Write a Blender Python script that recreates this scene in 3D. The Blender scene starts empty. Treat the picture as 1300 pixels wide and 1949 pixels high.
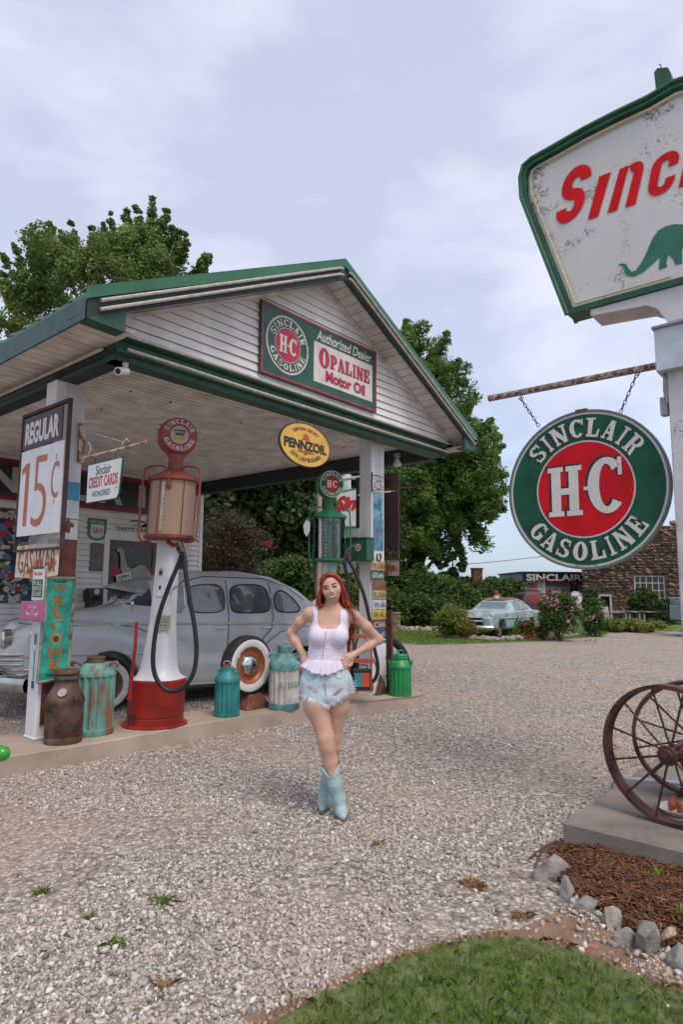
import bpy, bmesh, math, random
import numpy as np
from mathutils import Vector, Matrix
from mathutils.bvhtree import BVHTree
ORD = 'first second third fourth fifth sixth seventh eighth ninth tenth eleventh twelfth thirteenth fourteenth fifteenth sixteenth seventeenth eighteenth nineteenth twentieth twenty-first twenty-second twenty-third twenty-fourth twenty-fifth twenty-sixth twenty-seventh twenty-eighth twenty-ninth thirtieth'.split()
random.seed(7); rng = np.random.default_rng(7)
S = bpy.context.scene
COL = S.collection
R = math.radians

# ------------------------------------------------------------ camera
F = 1222.9; HZ = 1124.7; RO = R(.402); YAW = R(40.505); CAMH = 1.6
PITCH = math.atan((HZ - 974.5) / F); CX, CY = 650., 974.5
cam = bpy.data.cameras.new('camera'); cam_o = bpy.data.objects.new('camera', cam); COL.objects.link(cam_o)
S.camera = cam_o
cam.sensor_fit = 'HORIZONTAL'; cam.sensor_width = 36; cam.lens = 36 * F / 1300; cam.clip_end = 6000; cam.clip_start = .05
cam.dof.use_dof = False
_R0 = Vector((1, 0, 0)); _U0 = Vector((0, -math.sin(PITCH), math.cos(PITCH)))
_r = _R0 * math.cos(RO) + _U0 * math.sin(RO); _u = -_R0 * math.sin(RO) + _U0 * math.cos(RO)
_b = _r.cross(_u)
cam_o.matrix_world = Matrix(((_r.x, _u.x, _b.x, 0), (_r.y, _u.y, _b.y, 0), (_r.z, _u.z, _b.z, CAMH), (0, 0, 0, 1)))

# ------------------------------------------------------------ world: pale overcast sky over a Nishita base
SUN_EL, SUN_AZ = 58, 150
w = bpy.data.worlds.new('World'); S.world = w; w.use_nodes = True
nt = w.node_tree; N = nt.nodes; N.clear()
out = N.new('ShaderNodeOutputWorld'); bg = N.new('ShaderNodeBackground'); bg2 = N.new('ShaderNodeBackground')
sky = N.new('ShaderNodeTexSky'); sky.sky_type = 'NISHITA'; sky.sun_disc = False
sky.sun_elevation = R(SUN_EL); sky.sun_rotation = R(SUN_AZ)
bg.inputs[1].default_value = .06
nt.links.new(sky.outputs[0], bg.inputs[0])
tc = N.new('ShaderNodeTexCoord'); sep = N.new('ShaderNodeSeparateXYZ'); nt.links.new(tc.outputs['Generated'], sep.inputs[0])
mp = N.new('ShaderNodeMapping'); mp.inputs['Scale'].default_value = (1, 1, 2.3); nt.links.new(tc.outputs['Generated'], mp.inputs[0])
n1 = N.new('ShaderNodeTexNoise'); n1.inputs['Scale'].default_value = 3.1; n1.inputs['Detail'].default_value = 8; n1.inputs['Roughness'].default_value = .52
n1.inputs['Distortion'].default_value = .25
nt.links.new(mp.outputs[0], n1.inputs[0])
rc = N.new('ShaderNodeValToRGB'); rc.color_ramp.elements[0].position = .40; rc.color_ramp.elements[1].position = .60
rc.color_ramp.elements[0].color = (.52, .535, .66, 1); rc.color_ramp.elements[1].color = (.88, .85, .91, 1)
nt.links.new(n1.outputs[0], rc.inputs[0])
rz = N.new('ShaderNodeValToRGB'); e = rz.color_ramp.elements
e[0].position = 0; e[0].color = (.25, .345, .49, 1); e[1].position = .16; e[1].color = (.36, .43, .60, 1)
k = e.new(.34); k.color = (.69, .70, .81, 1); k = e.new(.6); k.color = (.74, .725, .84, 1)
nt.links.new(sep.outputs[2], rz.inputs[0])
mx = N.new('ShaderNodeMix'); mx.data_type = 'RGBA'; mx.blend_type = 'MIX'; mx.inputs[0].default_value = .68
nt.links.new(rz.outputs[0], mx.inputs[6]); nt.links.new(rc.outputs[0], mx.inputs[7])
mz = N.new('ShaderNodeMix'); mz.data_type = 'RGBA'
hz = N.new('ShaderNodeMapRange'); hz.inputs[1].default_value = .03; hz.inputs[2].default_value = .26; nt.links.new(sep.outputs[2], hz.inputs[0])
nt.links.new(hz.outputs[0], mz.inputs[0]); nt.links.new(rz.outputs[0], mz.inputs[6]); nt.links.new(mx.outputs[2], mz.inputs[7])
nt.links.new(mz.outputs[2], bg2.inputs[0]); bg2.inputs[1].default_value = .76
add = N.new('ShaderNodeAddShader'); nt.links.new(bg.outputs[0], add.inputs[0]); nt.links.new(bg2.outputs[0], add.inputs[1])
nt.links.new(add.outputs[0], out.inputs[0])
sun = bpy.data.lights.new('sun', 'SUN'); sun_o = bpy.data.objects.new('sun', sun); COL.objects.link(sun_o)
sun.energy = 2.0; sun.angle = R(26); sun.color = (1, .89, .77)
sd = Vector((math.sin(R(SUN_AZ)) * math.cos(R(SUN_EL)), math.cos(R(SUN_AZ)) * math.cos(R(SUN_EL)), math.sin(R(SUN_EL))))
sun_o.rotation_euler = (-sd).to_track_quat('-Z', 'Y').to_euler()
S.view_settings.view_transform = 'Standard'; S.view_settings.look = 'None'
S.view_settings.exposure = 0.22; S.view_settings.gamma = 1
S.cycles.max_bounces = 6; S.cycles.transparent_max_bounces = 12

# ------------------------------------------------------------ geometry of the place
def ray(px, py):
    a2 = (px - CX) / F; b2 = (py - CY) / F
    a = a2 * math.cos(RO) + b2 * math.sin(RO); b = -(-a2 * math.sin(RO) + b2 * math.cos(RO))
    return Vector((a, math.cos(PITCH) - b * math.sin(PITCH), math.sin(PITCH) + b * math.cos(PITCH)))
CAM = Vector((0, 0, CAMH))
def G(px, py, z=0.): r = ray(px, py); return CAM + r * ((z - CAMH) / r.z)
def A(px, py, Y): r = ray(px, py); return CAM + r * (Y / r.y)
UU = Vector((math.sin(YAW), math.cos(YAW), 0)); VV = Vector((-UU.y, UU.x, 0))
def W(u, v, z=0.): return UU * u + VV * v + Vector((0, 0, z))
def uv(p): return Vector((p.dot(UU), p.dot(VV), p.z))
def PL(px, py, p0, n): r = ray(px, py); return CAM + r * ((p0 - CAM).dot(n) / r.dot(n))
RF = math.pi / 2 - YAW       # frame whose x runs along the station front, y away from it
RS = -YAW                    # frame whose x runs to the viewer's right along the station's depth, y = UU

# ------------------------------------------------------------ materials
MATS = {}
def M(name, col, rough=.6, metal=0., var=.12, vscale=6., bump=0., bscale=60., rust=0., rcol=(.16, .055, .02), rscale=5., spec=.5, col2=None, streak=False, dirt=0., coat=0., isl=0., detail=6):
    if name in MATS: return MATS[name]
    m = bpy.data.materials.new(name); MATS[name] = m; m.use_nodes = True
    nt = m.node_tree; N = nt.nodes; L = nt.links; b = N['Principled BSDF']
    b.inputs['Roughness'].default_value = rough; b.inputs['Metallic'].default_value = metal
    b.inputs['Specular IOR Level'].default_value = spec
    if coat: b.inputs['Coat Weight'].default_value = coat; b.inputs['Coat Roughness'].default_value = .08
    tc = N.new('ShaderNodeTexCoord'); src = tc.outputs['Object']
    if streak:
        mp = N.new('ShaderNodeMapping'); mp.inputs['Scale'].default_value = (1, 1, .18); L.new(src, mp.inputs[0]); src = mp.outputs[0]
    n = N.new('ShaderNodeTexNoise'); n.inputs['Scale'].default_value = vscale; n.inputs['Detail'].default_value = detail; L.new(src, n.inputs[0])
    c2 = col2 or tuple(c * (1 - 2.2 * var) for c in col)
    c1 = tuple(min(1, c * (1 + var)) for c in col) if not col2 else col
    r = N.new('ShaderNodeMapRange'); r.inputs[1].default_value = .3; r.inputs[2].default_value = .7; L.new(n.outputs[0], r.inputs[0])
    x = N.new('ShaderNodeMix'); x.data_type = 'RGBA'; L.new(r.outputs[0], x.inputs[0]); x.inputs[6].default_value = (*c1, 1); x.inputs[7].default_value = (*c2, 1)
    o = x.outputs[2]
    if isl:
        g = N.new('ShaderNodeNewGeometry'); q = N.new('ShaderNodeMapRange'); q.inputs[3].default_value = 1 - isl; q.inputs[4].default_value = 1 + isl
        L.new(g.outputs['Random Per Island'], q.inputs[0])
        y = N.new('ShaderNodeMix'); y.data_type = 'RGBA'; y.blend_type = 'MULTIPLY'; y.inputs[0].default_value = 1
        L.new(o, y.inputs[6]); L.new(q.outputs[0], y.inputs[7]); o = y.outputs[2]
    if dirt:
        n3 = N.new('ShaderNodeTexNoise'); n3.inputs['Scale'].default_value = 45; n3.inputs['Detail'].default_value = 8; n3.inputs['Roughness'].default_value = .7; L.new(tc.outputs['Object'], n3.inputs[0])
        n4 = N.new('ShaderNodeTexNoise'); n4.inputs['Scale'].default_value = 3.1; L.new(tc.outputs['Object'], n4.inputs[0])
        ml = N.new('ShaderNodeMath'); ml.operation = 'MULTIPLY'; L.new(n3.outputs[0], ml.inputs[0]); L.new(n4.outputs[0], ml.inputs[1])
        q = N.new('ShaderNodeMapRange'); q.inputs[1].default_value = .425 - dirt * .12; q.inputs[2].default_value = .48 - dirt * .12; q.inputs[4].default_value = .75; L.new(ml.outputs[0], q.inputs[0])
        y = N.new('ShaderNodeMix'); y.data_type = 'RGBA'; L.new(q.outputs[0], y.inputs[0]); L.new(o, y.inputs[6]); y.inputs[7].default_value = (.035, .03, .025, 1); o = y.outputs[2]
    if rust:
        n2 = N.new('ShaderNodeTexNoise'); n2.inputs['Scale'].default_value = rscale; n2.inputs['Detail'].default_value = 10; n2.inputs['Roughness'].default_value = .68; L.new(src, n2.inputs[0])
        q = N.new('ShaderNodeMapRange'); q.inputs[1].default_value = .72 - rust * .4; q.inputs[2].default_value = q.inputs[1].default_value + .05; L.new(n2.outputs[0], q.inputs[0])
        y = N.new('ShaderNodeMix'); y.data_type = 'RGBA'; L.new(q.outputs[0], y.inputs[0]); L.new(o, y.inputs[6]); y.inputs[7].default_value = (*rcol, 1); o = y.outputs[2]
        z = N.new('ShaderNodeMapRange'); z.inputs[3].default_value = rough; z.inputs[4].default_value = .9; L.new(q.outputs[0], z.inputs[0]); L.new(z.outputs[0], b.inputs['Roughness'])
        if metal:
            z = N.new('ShaderNodeMapRange'); z.inputs[3].default_value = metal; z.inputs[4].default_value = 0; L.new(q.outputs[0], z.inputs[0]); L.new(z.outputs[0], b.inputs['Metallic'])
    L.new(o, b.inputs['Base Color'])
    if bump:
        nb = N.new('ShaderNodeTexNoise'); nb.inputs['Scale'].default_value = bscale; nb.inputs['Detail'].default_value = 6; L.new(tc.outputs['Object'], nb.inputs[0])
        bp = N.new('ShaderNodeBump'); bp.inputs['Strength'].default_value = bump; bp.inputs['Distance'].default_value = .01; L.new(nb.outputs[0], bp.inputs['Height']); L.new(bp.outputs[0], b.inputs['Normal'])
    return m
def glass(name, tint=(.8, .9, .85), rough=.03):
    if name in MATS: return MATS[name]
    m = bpy.data.materials.new(name); MATS[name] = m; m.use_nodes = True
    nt = m.node_tree; N = nt.nodes; L = nt.links; N.clear()
    o = N.new('ShaderNodeOutputMaterial'); t = N.new('ShaderNodeBsdfTransparent'); t.inputs[0].default_value = (*tint, 1)
    g = N.new('ShaderNodeBsdfGlossy'); g.inputs['Roughness'].default_value = rough
    f = N.new('ShaderNodeFresnel'); f.inputs[0].default_value = 1.5
    x = N.new('ShaderNodeMixShader'); L.new(f.outputs[0], x.inputs[0]); L.new(t.outputs[0], x.inputs[1]); L.new(g.outputs[0], x.inputs[2]); L.new(x.outputs[0], o.inputs[0])
    return m

# ------------------------------------------------------------ mesh builder
def _circ(n, r=1, a0=0): return [(math.cos(a0 + 2 * math.pi * i / n) * r, math.sin(a0 + 2 * math.pi * i / n) * r) for i in range(n)]
class Mb:
    def __init__(s): s.v = []; s.f = []; s.lay = 0
    def add(s, vs, fs):
        b = len(s.v); s.v += [tuple(v) for v in vs]; s.f += [tuple(b + i for i in f) for f in fs]; return s
    def box(s, x0, x1, y0, y1, z0, z1):
        return s.add([(x0, y0, z0), (x1, y0, z0), (x1, y1, z0), (x0, y1, z0), (x0, y0, z1), (x1, y0, z1), (x1, y1, z1), (x0, y1, z1)],
                     [(0, 3, 2, 1), (4, 5, 6, 7), (0, 1, 5, 4), (1, 2, 6, 5), (2, 3, 7, 6), (3, 0, 4, 7)])
    def hexa(s, b4, t4):
        return s.add(list(b4) + list(t4), [(0, 3, 2, 1), (4, 5, 6, 7), (0, 1, 5, 4), (1, 2, 6, 5), (2, 3, 7, 6), (3, 0, 4, 7)])
    def tube(s, pts, r, n=8, caps=True, close=False):
        pts = [Vector(p) for p in pts]; k = len(pts)
        rs = r if hasattr(r, '__len__') else [r] * k
        vs = []; up = Vector((.13, .21, .97)).normalized(); prev = None
        for i, p in enumerate(pts):
            if close: t = pts[(i + 1) % k] - pts[i - 1]
            else: t = pts[min(i + 1, k - 1)] - pts[max(i - 1, 0)]
            if t.length < 1e-9: t = Vector((0, 0, 1))
            t.normalize()
            if prev is None:
                a = t.cross(up)
                if a.length < .1: a = t.cross(Vector((1, 0, 0)))
            else: a = prev - t * prev.dot(t)
            a.normalize(); prev = a; b = t.cross(a)
            for c, d in _circ(n): vs.append(p + (a * c + b * d) * rs[i])
        fs = []
        for i in range(k if close else k - 1):
            j = (i + 1) % k
            for q in range(n): fs.append((i * n + q, i * n + (q + 1) % n, j * n + (q + 1) % n, j * n + q))
        if caps and not close: fs += [tuple(range(n))[::-1], tuple((k - 1) * n + q for q in range(n))]
        return s.add(vs, fs)
    def lathe(s, prof, n=24, c=(0, 0, 0), axis='z', sx=1., sy=1., mod=None, caps=True):
        vs = []; k = len(prof)
        for r, h in prof:
            for i, (a, b) in enumerate(_circ(n)):
                rr = r * (mod(i, h) if mod else 1)
                p = (a * rr * sx, b * rr * sy, h)
                if axis == 'y': p = (p[0], p[2], p[1])
                if axis == 'x': p = (p[2], p[0], p[1])
                vs.append((p[0] + c[0], p[1] + c[1], p[2] + c[2]))
        fs = [(i * n + q, i * n + (q + 1) % n, (i + 1) * n + (q + 1) % n, (i + 1) * n + q) for i in range(k - 1) for q in range(n)]
        if caps and prof[0][0] > 1e-4: fs.append(tuple(range(n))[::-1])
        if caps and prof[-1][0] > 1e-4: fs.append(tuple((k - 1) * n + q for q in range(n)))
        return s.add(vs, fs)
    def poly(s, p2, y, th=.0, tri=True):   # polygon in the xz plane facing -y, extruded back by th
        n = len(p2)
        ar = sum(p2[i][0] * p2[(i + 1) % n][1] - p2[(i + 1) % n][0] * p2[i][1] for i in range(n))
        if ar < 0: p2 = p2[::-1]
        if th == 0: return s.add([(a, y, b) for a, b in p2], [tuple(range(n))])
        vs = [(a, y, b) for a, b in p2] + [(a, y + th, b) for a, b in p2]
        return s.add(vs, [tuple(range(n)), tuple(range(n, 2 * n))[::-1]] + [(i + n, (i + 1) % n + n, (i + 1) % n, i) for i in range(n)])
    def ring(s, cx, cz, r0, r1, y, n=64, th=0, ex=1., a0=0, a1=2 * math.pi):
        full = abs(a1 - a0 - 2 * math.pi) < 1e-6; k = n if full else n + 1
        A_ = [a0 + (a1 - a0) * i / n for i in range(k)]
        vs = [(cx + math.cos(a) * r0 * ex, y, cz + math.sin(a) * r0) for a in A_] + [(cx + math.cos(a) * r1 * ex, y, cz + math.sin(a) * r1) for a in A_]
        fs = [(i, k + i, k + (i + 1) % k, (i + 1) % k) for i in range(n)]
        s.add(vs, fs)
        if th:
            vs2 = [(a, y + th, b) for a, _, b in vs]
            b0 = len(s.v); s.add(vs2, [f[::-1] for f in fs]); b1 = b0 - 2 * k
            for i in range(n):
                j = (i + 1) % k
                s.f.append((b1 + k + i, b0 + k + i, b0 + k + j, b1 + k + j)); s.f.append((b1 + i, b1 + j, b0 + j, b0 + i))
        return s
    def disc(s, cx, cz, r, y, n=64, th=0, ex=1.):
        return s.poly([(cx + math.cos(2 * math.pi * i / n) * r * ex, cz + math.sin(2 * math.pi * i / n) * r) for i in range(n)], y, th)
    def sphere(s, c, r, n=16, m=10, sq=(1, 1, 1)):
        prof = [(math.sin(math.pi * i / m) * r, -math.cos(math.pi * i / m) * r) for i in range(m + 1)]
        vs = []
        for a, h in prof:
            for x, y in _circ(n): vs.append((c[0] + x * a * sq[0], c[1] + y * a * sq[1], c[2] + h * sq[2]))
        return s.add(vs, [(i * n + q, i * n + (q + 1) % n, (i + 1) * n + (q + 1) % n, (i + 1) * n + q) for i in range(m) for q in range(n)])
    def xf(s, mat, i0=0):
        s.v = s.v[:i0] + [tuple(mat @ Vector(v)) for v in s.v[i0:]]; return s
    def mp(s, fn, i0=0):
        s.v = s.v[:i0] + [tuple(fn(*v)) for v in s.v[i0:]]; return s
    def extend(s, o): return s.add(o.v, o.f)
    def build(s, name, mat, parent=None, smooth=False, off=None, bevel=0, merge=False):
        me = bpy.data.meshes.new(name)
        vs = s.v if off is None else [(a - off[0], b - off[1], c - off[2]) for a, b, c in s.v]
        me.from_pydata(vs, [], s.f); me.materials.append(mat)
        if merge:
            bm = bmesh.new(); bm.from_mesh(me); bmesh.ops.remove_doubles(bm, verts=bm.verts, dist=1e-5); bm.to_mesh(me); bm.free()
        me.update()
        if smooth:
            me.shade_smooth()
            me.set_sharp_from_angle(angle=R(38))
        o = bpy.data.objects.new(name, me); COL.objects.link(o)
        if parent: o.parent = parent
        if bevel:
            b = o.modifiers.new('b', 'BEVEL'); b.width = bevel; b.segments = 2; b.limit_method = 'ANGLE'; b.angle_limit = R(40)
        return o
def tag(o, label=None, cat=None, group=None, kind=None):
    if label: o['label'] = label
    if cat: o['category'] = cat
    if group: o['group'] = group
    if kind: o['kind'] = kind
    return o
def thing(name, label, cat, loc=(0, 0, 0), rz=0, group=None):
    o = bpy.data.objects.new(name, None); COL.objects.link(o); o.empty_display_size = .1
    o.location = loc; o.rotation_euler = (0, 0, rz); return tag(o, label, cat, group)
def to_local(o, p):   # world point -> the local frame of an Empty turned about z
    d = Vector(p) - Vector(o.location); a = -o.rotation_euler[2]
    return Vector((d.x * math.cos(a) - d.y * math.sin(a), d.x * math.sin(a) + d.y * math.cos(a), d.z))

# ------------------------------------------------------------ lettering
_tc = {}
def glyphs(txt, bold=0., shear=0.):
    key = (txt, bold, shear)
    if key in _tc: return _tc[key]
    cu = bpy.data.curves.new('t', 'FONT'); cu.body = txt; cu.size = 1; cu.offset = bold; cu.shear = shear; cu.resolution_u = 4
    ob = bpy.data.objects.new('t', cu); COL.objects.link(ob)
    me = bpy.data.meshes.new_from_object(ob); vs = [(v.co.x, v.co.y) for v in me.vertices]; fs = [tuple(p.vertices) for p in me.polygons]
    bpy.data.objects.remove(ob); bpy.data.curves.remove(cu); bpy.data.meshes.remove(me)
    _tc[key] = (vs, fs); return _tc[key]
def fit(mb, txt, x0, x1, z0, z1, y, bold=.02, shear=0., quad=None):   # lettering stretched into a box (or quad BL,BR,TR,TL) on the xz plane
    vs, fs = glyphs(txt, bold, shear)
    if not vs: return mb
    X = [v[0] for v in vs]; Z = [v[1] for v in vs]; a, b, c, d = min(X), max(X), min(Z), max(Z)
    o = []
    for x, z in vs:
        s_ = (x - a) / (b - a + 1e-9); t = (z - c) / (d - c + 1e-9)
        if quad:
            q = [(1 - s_) * (1 - t), s_ * (1 - t), s_ * t, (1 - s_) * t]
            o.append((sum(k * p[0] for k, p in zip(q, quad)), y, sum(k * p[1] for k, p in zip(q, quad))))
        else: o.append((x0 + (x1 - x0) * s_, y, z0 + (z1 - z0) * t))
    return mb.add(o, fs)
# slab-serif glyphs in a unit box (w=1,h=1) as polygons
def _arc(cx, cy, rx, ry, a0, a1, tv, th_, n=18):   # stroke along an ellipse: tv thickness where vertical, th_ where horizontal
    o, i = [], []
    for k in range(n + 1):
        a = R(a0 + (a1 - a0) * k / n); c, s_ = math.cos(a), math.sin(a)
        o.append((cx + rx * c, cy + ry * s_)); i.append((cx + (rx - tv) * c, cy + (ry - th_) * s_))
    return [[o[k], o[k + 1], i[k + 1], i[k]] for k in range(n)]
def _r(x0, x1, y0, y1): return [(x0, y0), (x1, y0), (x1, y1), (x0, y1)]
ST, SL, TH = .30, .10, .16
def _slab(x0, x1): return [_r(x0, x1, 0, SL), _r(x0, x1, 1 - SL, 1)]
def slab(ch):
    if ch == 'I': return [_r(.34, .66, SL, 1 - SL)] + _slab(.16, .84)
    if ch == 'H': return [_r(.10, .38, SL, 1 - SL), _r(.62, .90, SL, 1 - SL), _r(.38, .62, .43, .56), _r(0, .46, 0, SL), _r(.54, 1, 0, SL), _r(0, .46, 1 - SL, 1), _r(.54, 1, 1 - SL, 1)]
    if ch == 'L': return [_r(.12, .44, SL, 1 - SL), _r(0, .58, 1 - SL, 1), _r(0, .98, 0, SL * 1.3), [(.78, SL * 1.3), (.98, SL * 1.3), (.98, .42), (.86, .42)]]
    if ch == 'N': return [_r(.08, .26, SL, 1 - SL), _r(.76, .92, SL, 1 - SL), [(.08, 1 - SL), (.40, 1 - SL), (.92, SL), (.62, SL)], _r(0, .36, 0, SL), _r(0, .38, 1 - SL, 1), _r(.64, 1, 1 - SL, 1), _r(.60, .92, 0, SL)]
    if ch == 'A': return [[(.36, 1), (.62, 1), (.95, SL), (.62, SL)], [(.36, 1), (.45, .86), (.24, SL), (.10, SL)], _r(.28, .66, .28, .40), _r(0, .36, 0, SL), _r(.52, 1, 0, SL)]
    if ch == 'E': return [_r(.12, .44, SL, 1 - SL), _r(0, .92, 1 - SL, 1), _r(0, .96, 0, SL), _r(.44, .66, .44, .56), _r(.66, .74, .34, .66), [(.76, SL), (.96, SL), (.96, .38), (.86, .38)], [(.74, 1 - SL), (.92, 1 - SL), (.92, .66), (.84, .66)]]
    if ch == 'R': return [_r(.12, .42, SL, 1 - SL), _r(0, .5, 1 - SL, 1), _r(0, .54, 0, SL), _r(.42, .56, .44, .55), _r(.5, .56, 1 - SL, 1)] + _arc(.56, .72, .36, .28, -90, 90, .27, .11) + [[(.48, .48), (.74, .48), (1.0, 0), (.70, 0)]]
    if ch == 'O': return _arc(.5, .5, .5, .5, 0, 360, .33, .12, 32)
    if ch == 'C': return _arc(.54, .5, .54, .5, 42, 318, .33, .12, 28) + [_r(.86, .97, .66, .98)]
    if ch == 'G': return _arc(.52, .5, .52, .5, 42, 330, .33, .12, 28) + [_r(.86, .96, .68, .98), _r(.72, .98, .10, .46), _r(.58, 1, .40, .48)]
    if ch == 'S': return _arc(.5, .74, .44, .26, 30, 270, .26, .12, 20) + _arc(.5, .26, .46, .26, -150, 90, .28, .12, 20) + [_r(.82, .93, .66, .98), _r(.05, .16, .02, .36)]
    if ch == 'P': return [_r(.12, .42, SL, 1 - SL), _r(0, .5, 1 - SL, 1), _r(0, .58, 0, SL), _r(.42, .56, .40, .51), _r(.5, .56, 1 - SL, 1)] + _arc(.56, .70, .38, .30, -90, 90, .27, .11)
    if ch == 'M': return [_r(.08, .24, SL, 1 - SL), _r(.76, .92, SL, 1 - SL), [(.08, 1), (.30, 1), (.56, .22), (.42, .22)], [(.70, 1), (.92, 1), (.58, .22), (.46, .22)], _r(0, .32, 0, SL), _r(.68, 1, 0, SL)]
    if ch == 'W': return [[(0, 1), (.26, 1), (.42, 0), (.26, 0)], [(.38, 1), (.62, 1), (.82, 0), (.66, 0)], [(.26, 0), (.36, 0), (.58, 1), (.48, 1)], [(.66, 0), (.76, 0), (1, 1), (.9, 1)]]
    if ch == '-': return [_r(.2, .8, .42, .54)]
    return []
def slab_text(mb, ch, fn, y):
    for p in slab(ch):
        mb.lay = (mb.lay + 1) % 14
        q = [fn(a, b) for a, b in p]; n = len(q)
        ar = sum(q[i][0] * q[(i + 1) % n][1] - q[(i + 1) % n][0] * q[i][1] for i in range(n))
        if ar < 0: q = q[::-1]
        mb.add([(a, y - mb.lay * .00012, b) for a, b in q], [tuple(range(n))])
def ring_text(mb, txt, cx, cz, r0, r1, a_mid, span, y, top=True, ex=1., wfac=.82, dx=0, dz=0, slabf=True, bold=.03):
    n = len(txt); wts = {'I': .62, 'N': 1.15, 'O': 1.1, 'G': 1.05, ' ': .5}
    tot = sum(wts.get(c, 1) for c in txt); acc = 0
    for c in txt:
        wch = wts.get(c, 1) / tot * span; am = acc + wch / 2; acc += wch
        a = (a_mid + span / 2 - am) if top else (a_mid - span / 2 + am)
        half = wch / 2 * wfac
        def fn(s_, t, a=a, half=half):
            if top: an = R(a + half * (1 - 2 * s_)); r = r0 + (r1 - r0) * t
            else: an = R(a - half * (1 - 2 * s_)); r = r1 + (r0 - r1) * t
            return (cx + dx + math.cos(an) * r * ex, cz + dz + math.sin(an) * r)
        if slabf: slab_text(mb, c, fn, y)
        else:
            vs, fs = glyphs(c, bold)
            if not vs: continue
            X = [v[0] for v in vs]; Z = [v[1] for v in vs]; p, q, u, d = min(X), max(X), min(Z), max(Z)
            if c == 'I' or c == 'l': 
                m_ = (p + q) / 2; p = m_ - (d - u) * .3; q = m_ + (d - u) * .3
            o = [fn((x - p) / (q - p), (z - u) / (d - u)) for x, z in vs]
            mb.add([(g[0], y, g[1]) for g in o], fs)
    return mb

# ------------------------------------------------------------ signed distance surfaces (one continuous mesh each)
class Sdf:
    def __init__(s, lo, hi, vox):
        s.lo = np.array(lo, float); s.vox = vox; s.n = np.ceil((np.array(hi) - s.lo) / vox).astype(int) + 1
        s.d = np.full(s.n, .3, np.float32)
    def sub(s, lo, hi):
        a = np.clip(np.floor((np.array(lo) - s.lo) / s.vox).astype(int), 0, s.n); b = np.clip(np.ceil((np.array(hi) - s.lo) / s.vox).astype(int) + 1, 0, s.n)
        g = np.ogrid[a[0]:b[0], a[1]:b[1], a[2]:b[2]]
        return (slice(a[0], b[0]), slice(a[1], b[1]), slice(a[2], b[2])), [(g[i] * s.vox + s.lo[i]).astype(np.float32) for i in range(3)]
    def put(s, sl, d, k=.0, op='u'):
        a = s.d[sl]
        if a.size == 0: return
        if op == 'u':
            if k: h = np.maximum(k - np.abs(a - d), 0) / k; s.d[sl] = np.minimum(a, d) - h * h * k * .25
            else: s.d[sl] = np.minimum(a, d)
        else:
            d = -d
            if k: h = np.maximum(k - np.abs(a - d), 0) / k; s.d[sl] = np.maximum(a, d) + h * h * k * .25
            else: s.d[sl] = np.maximum(a, d)
    def cone(s, p, q, r0, r1, k=.02, op='u', fl=None):   # round cone between p and q
        p = np.array(p, float); q = np.array(q, float); m = max(r0, r1) + k + 2 * s.vox
        sl, (X, Y, Z) = s.sub(np.minimum(p, q) - m, np.maximum(p, q) + m); v = q - p; L2 = max(v @ v, 1e-12)
        t = np.clip(((X - p[0]) * v[0] + (Y - p[1]) * v[1] + (Z - p[2]) * v[2]) / L2, 0, 1)
        d = np.sqrt((X - p[0] - t * v[0]) ** 2 + (Y - p[1] - t * v[1]) ** 2 + (Z - p[2] - t * v[2]) ** 2) - (r0 + (r1 - r0) * t)
        s.put(sl, d.astype(np.float32), k, op)
    def chain(s, pts, rs, k=.02, op='u'):
        for i in range(len(pts) - 1): s.cone(pts[i], pts[i + 1], rs[i], rs[i + 1], k, op)
    def ell(s, c, r, k=.02, op='u', rot=None):
        c = np.array(c, float); r = np.array(r, float); m = max(r) + k + 2 * s.vox
        sl, (X, Y, Z) = s.sub(c - m, c + m); P = [X - c[0], Y - c[1], Z - c[2]]
        if rot is not None:
            Q = np.array(rot.transposed()); P = [Q[i][0] * P[0] + Q[i][1] * P[1] + Q[i][2] * P[2] for i in range(3)]
        k0 = np.sqrt((P[0] / r[0]) ** 2 + (P[1] / r[1]) ** 2 + (P[2] / r[2]) ** 2); k1 = np.sqrt((P[0] / r[0] ** 2) ** 2 + (P[1] / r[1] ** 2) ** 2 + (P[2] / r[2] ** 2) ** 2)
        s.put(sl, (k0 * (k0 - 1) / np.maximum(k1, 1e-6)).astype(np.float32), k, op)
    def mesh(s, name, mat, parent=None, smooth=True):
        import openvdb
        g = openvdb.FloatGrid(.3); g.copyFromArray(s.d)
        P, T, Q = g.convertToPolygons(0., 0.) if True else None
        P = np.array(P) * s.vox + s.lo; T = np.array(T).reshape(-1, 3); Q = np.array(Q).reshape(-1, 4)
        me = bpy.data.meshes.new(name); nT, nQ = len(T), len(Q)
        me.vertices.add(len(P)); me.vertices.foreach_set('co', P.astype(np.float32).ravel())
        T = T[:, ::-1]; Q = Q[:, ::-1]
        me.loops.add(nT * 3 + nQ * 4); me.loops.foreach_set('vertex_index', np.concatenate([T.ravel(), Q.ravel()]).astype(np.int32))
        me.polygons.add(nT + nQ); me.polygons.foreach_set('loop_start', np.concatenate([np.arange(nT) * 3, nT * 3 + np.arange(nQ) * 4]).astype(np.int32))
        me.update(calc_edges=True); me.validate()
        bm = bmesh.new(); bm.from_mesh(me); bmesh.ops.recalc_face_normals(bm, faces=bm.faces)
        if bm.calc_volume(signed=True) < 0: bmesh.ops.reverse_faces(bm, faces=bm.faces)
        bm.to_mesh(me); bm.free()
        if smooth: me.shade_smooth()
        me.materials.append(mat); o = bpy.data.objects.new(name, me); COL.objects.link(o)
        if parent: o.parent = parent
        return o
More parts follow.
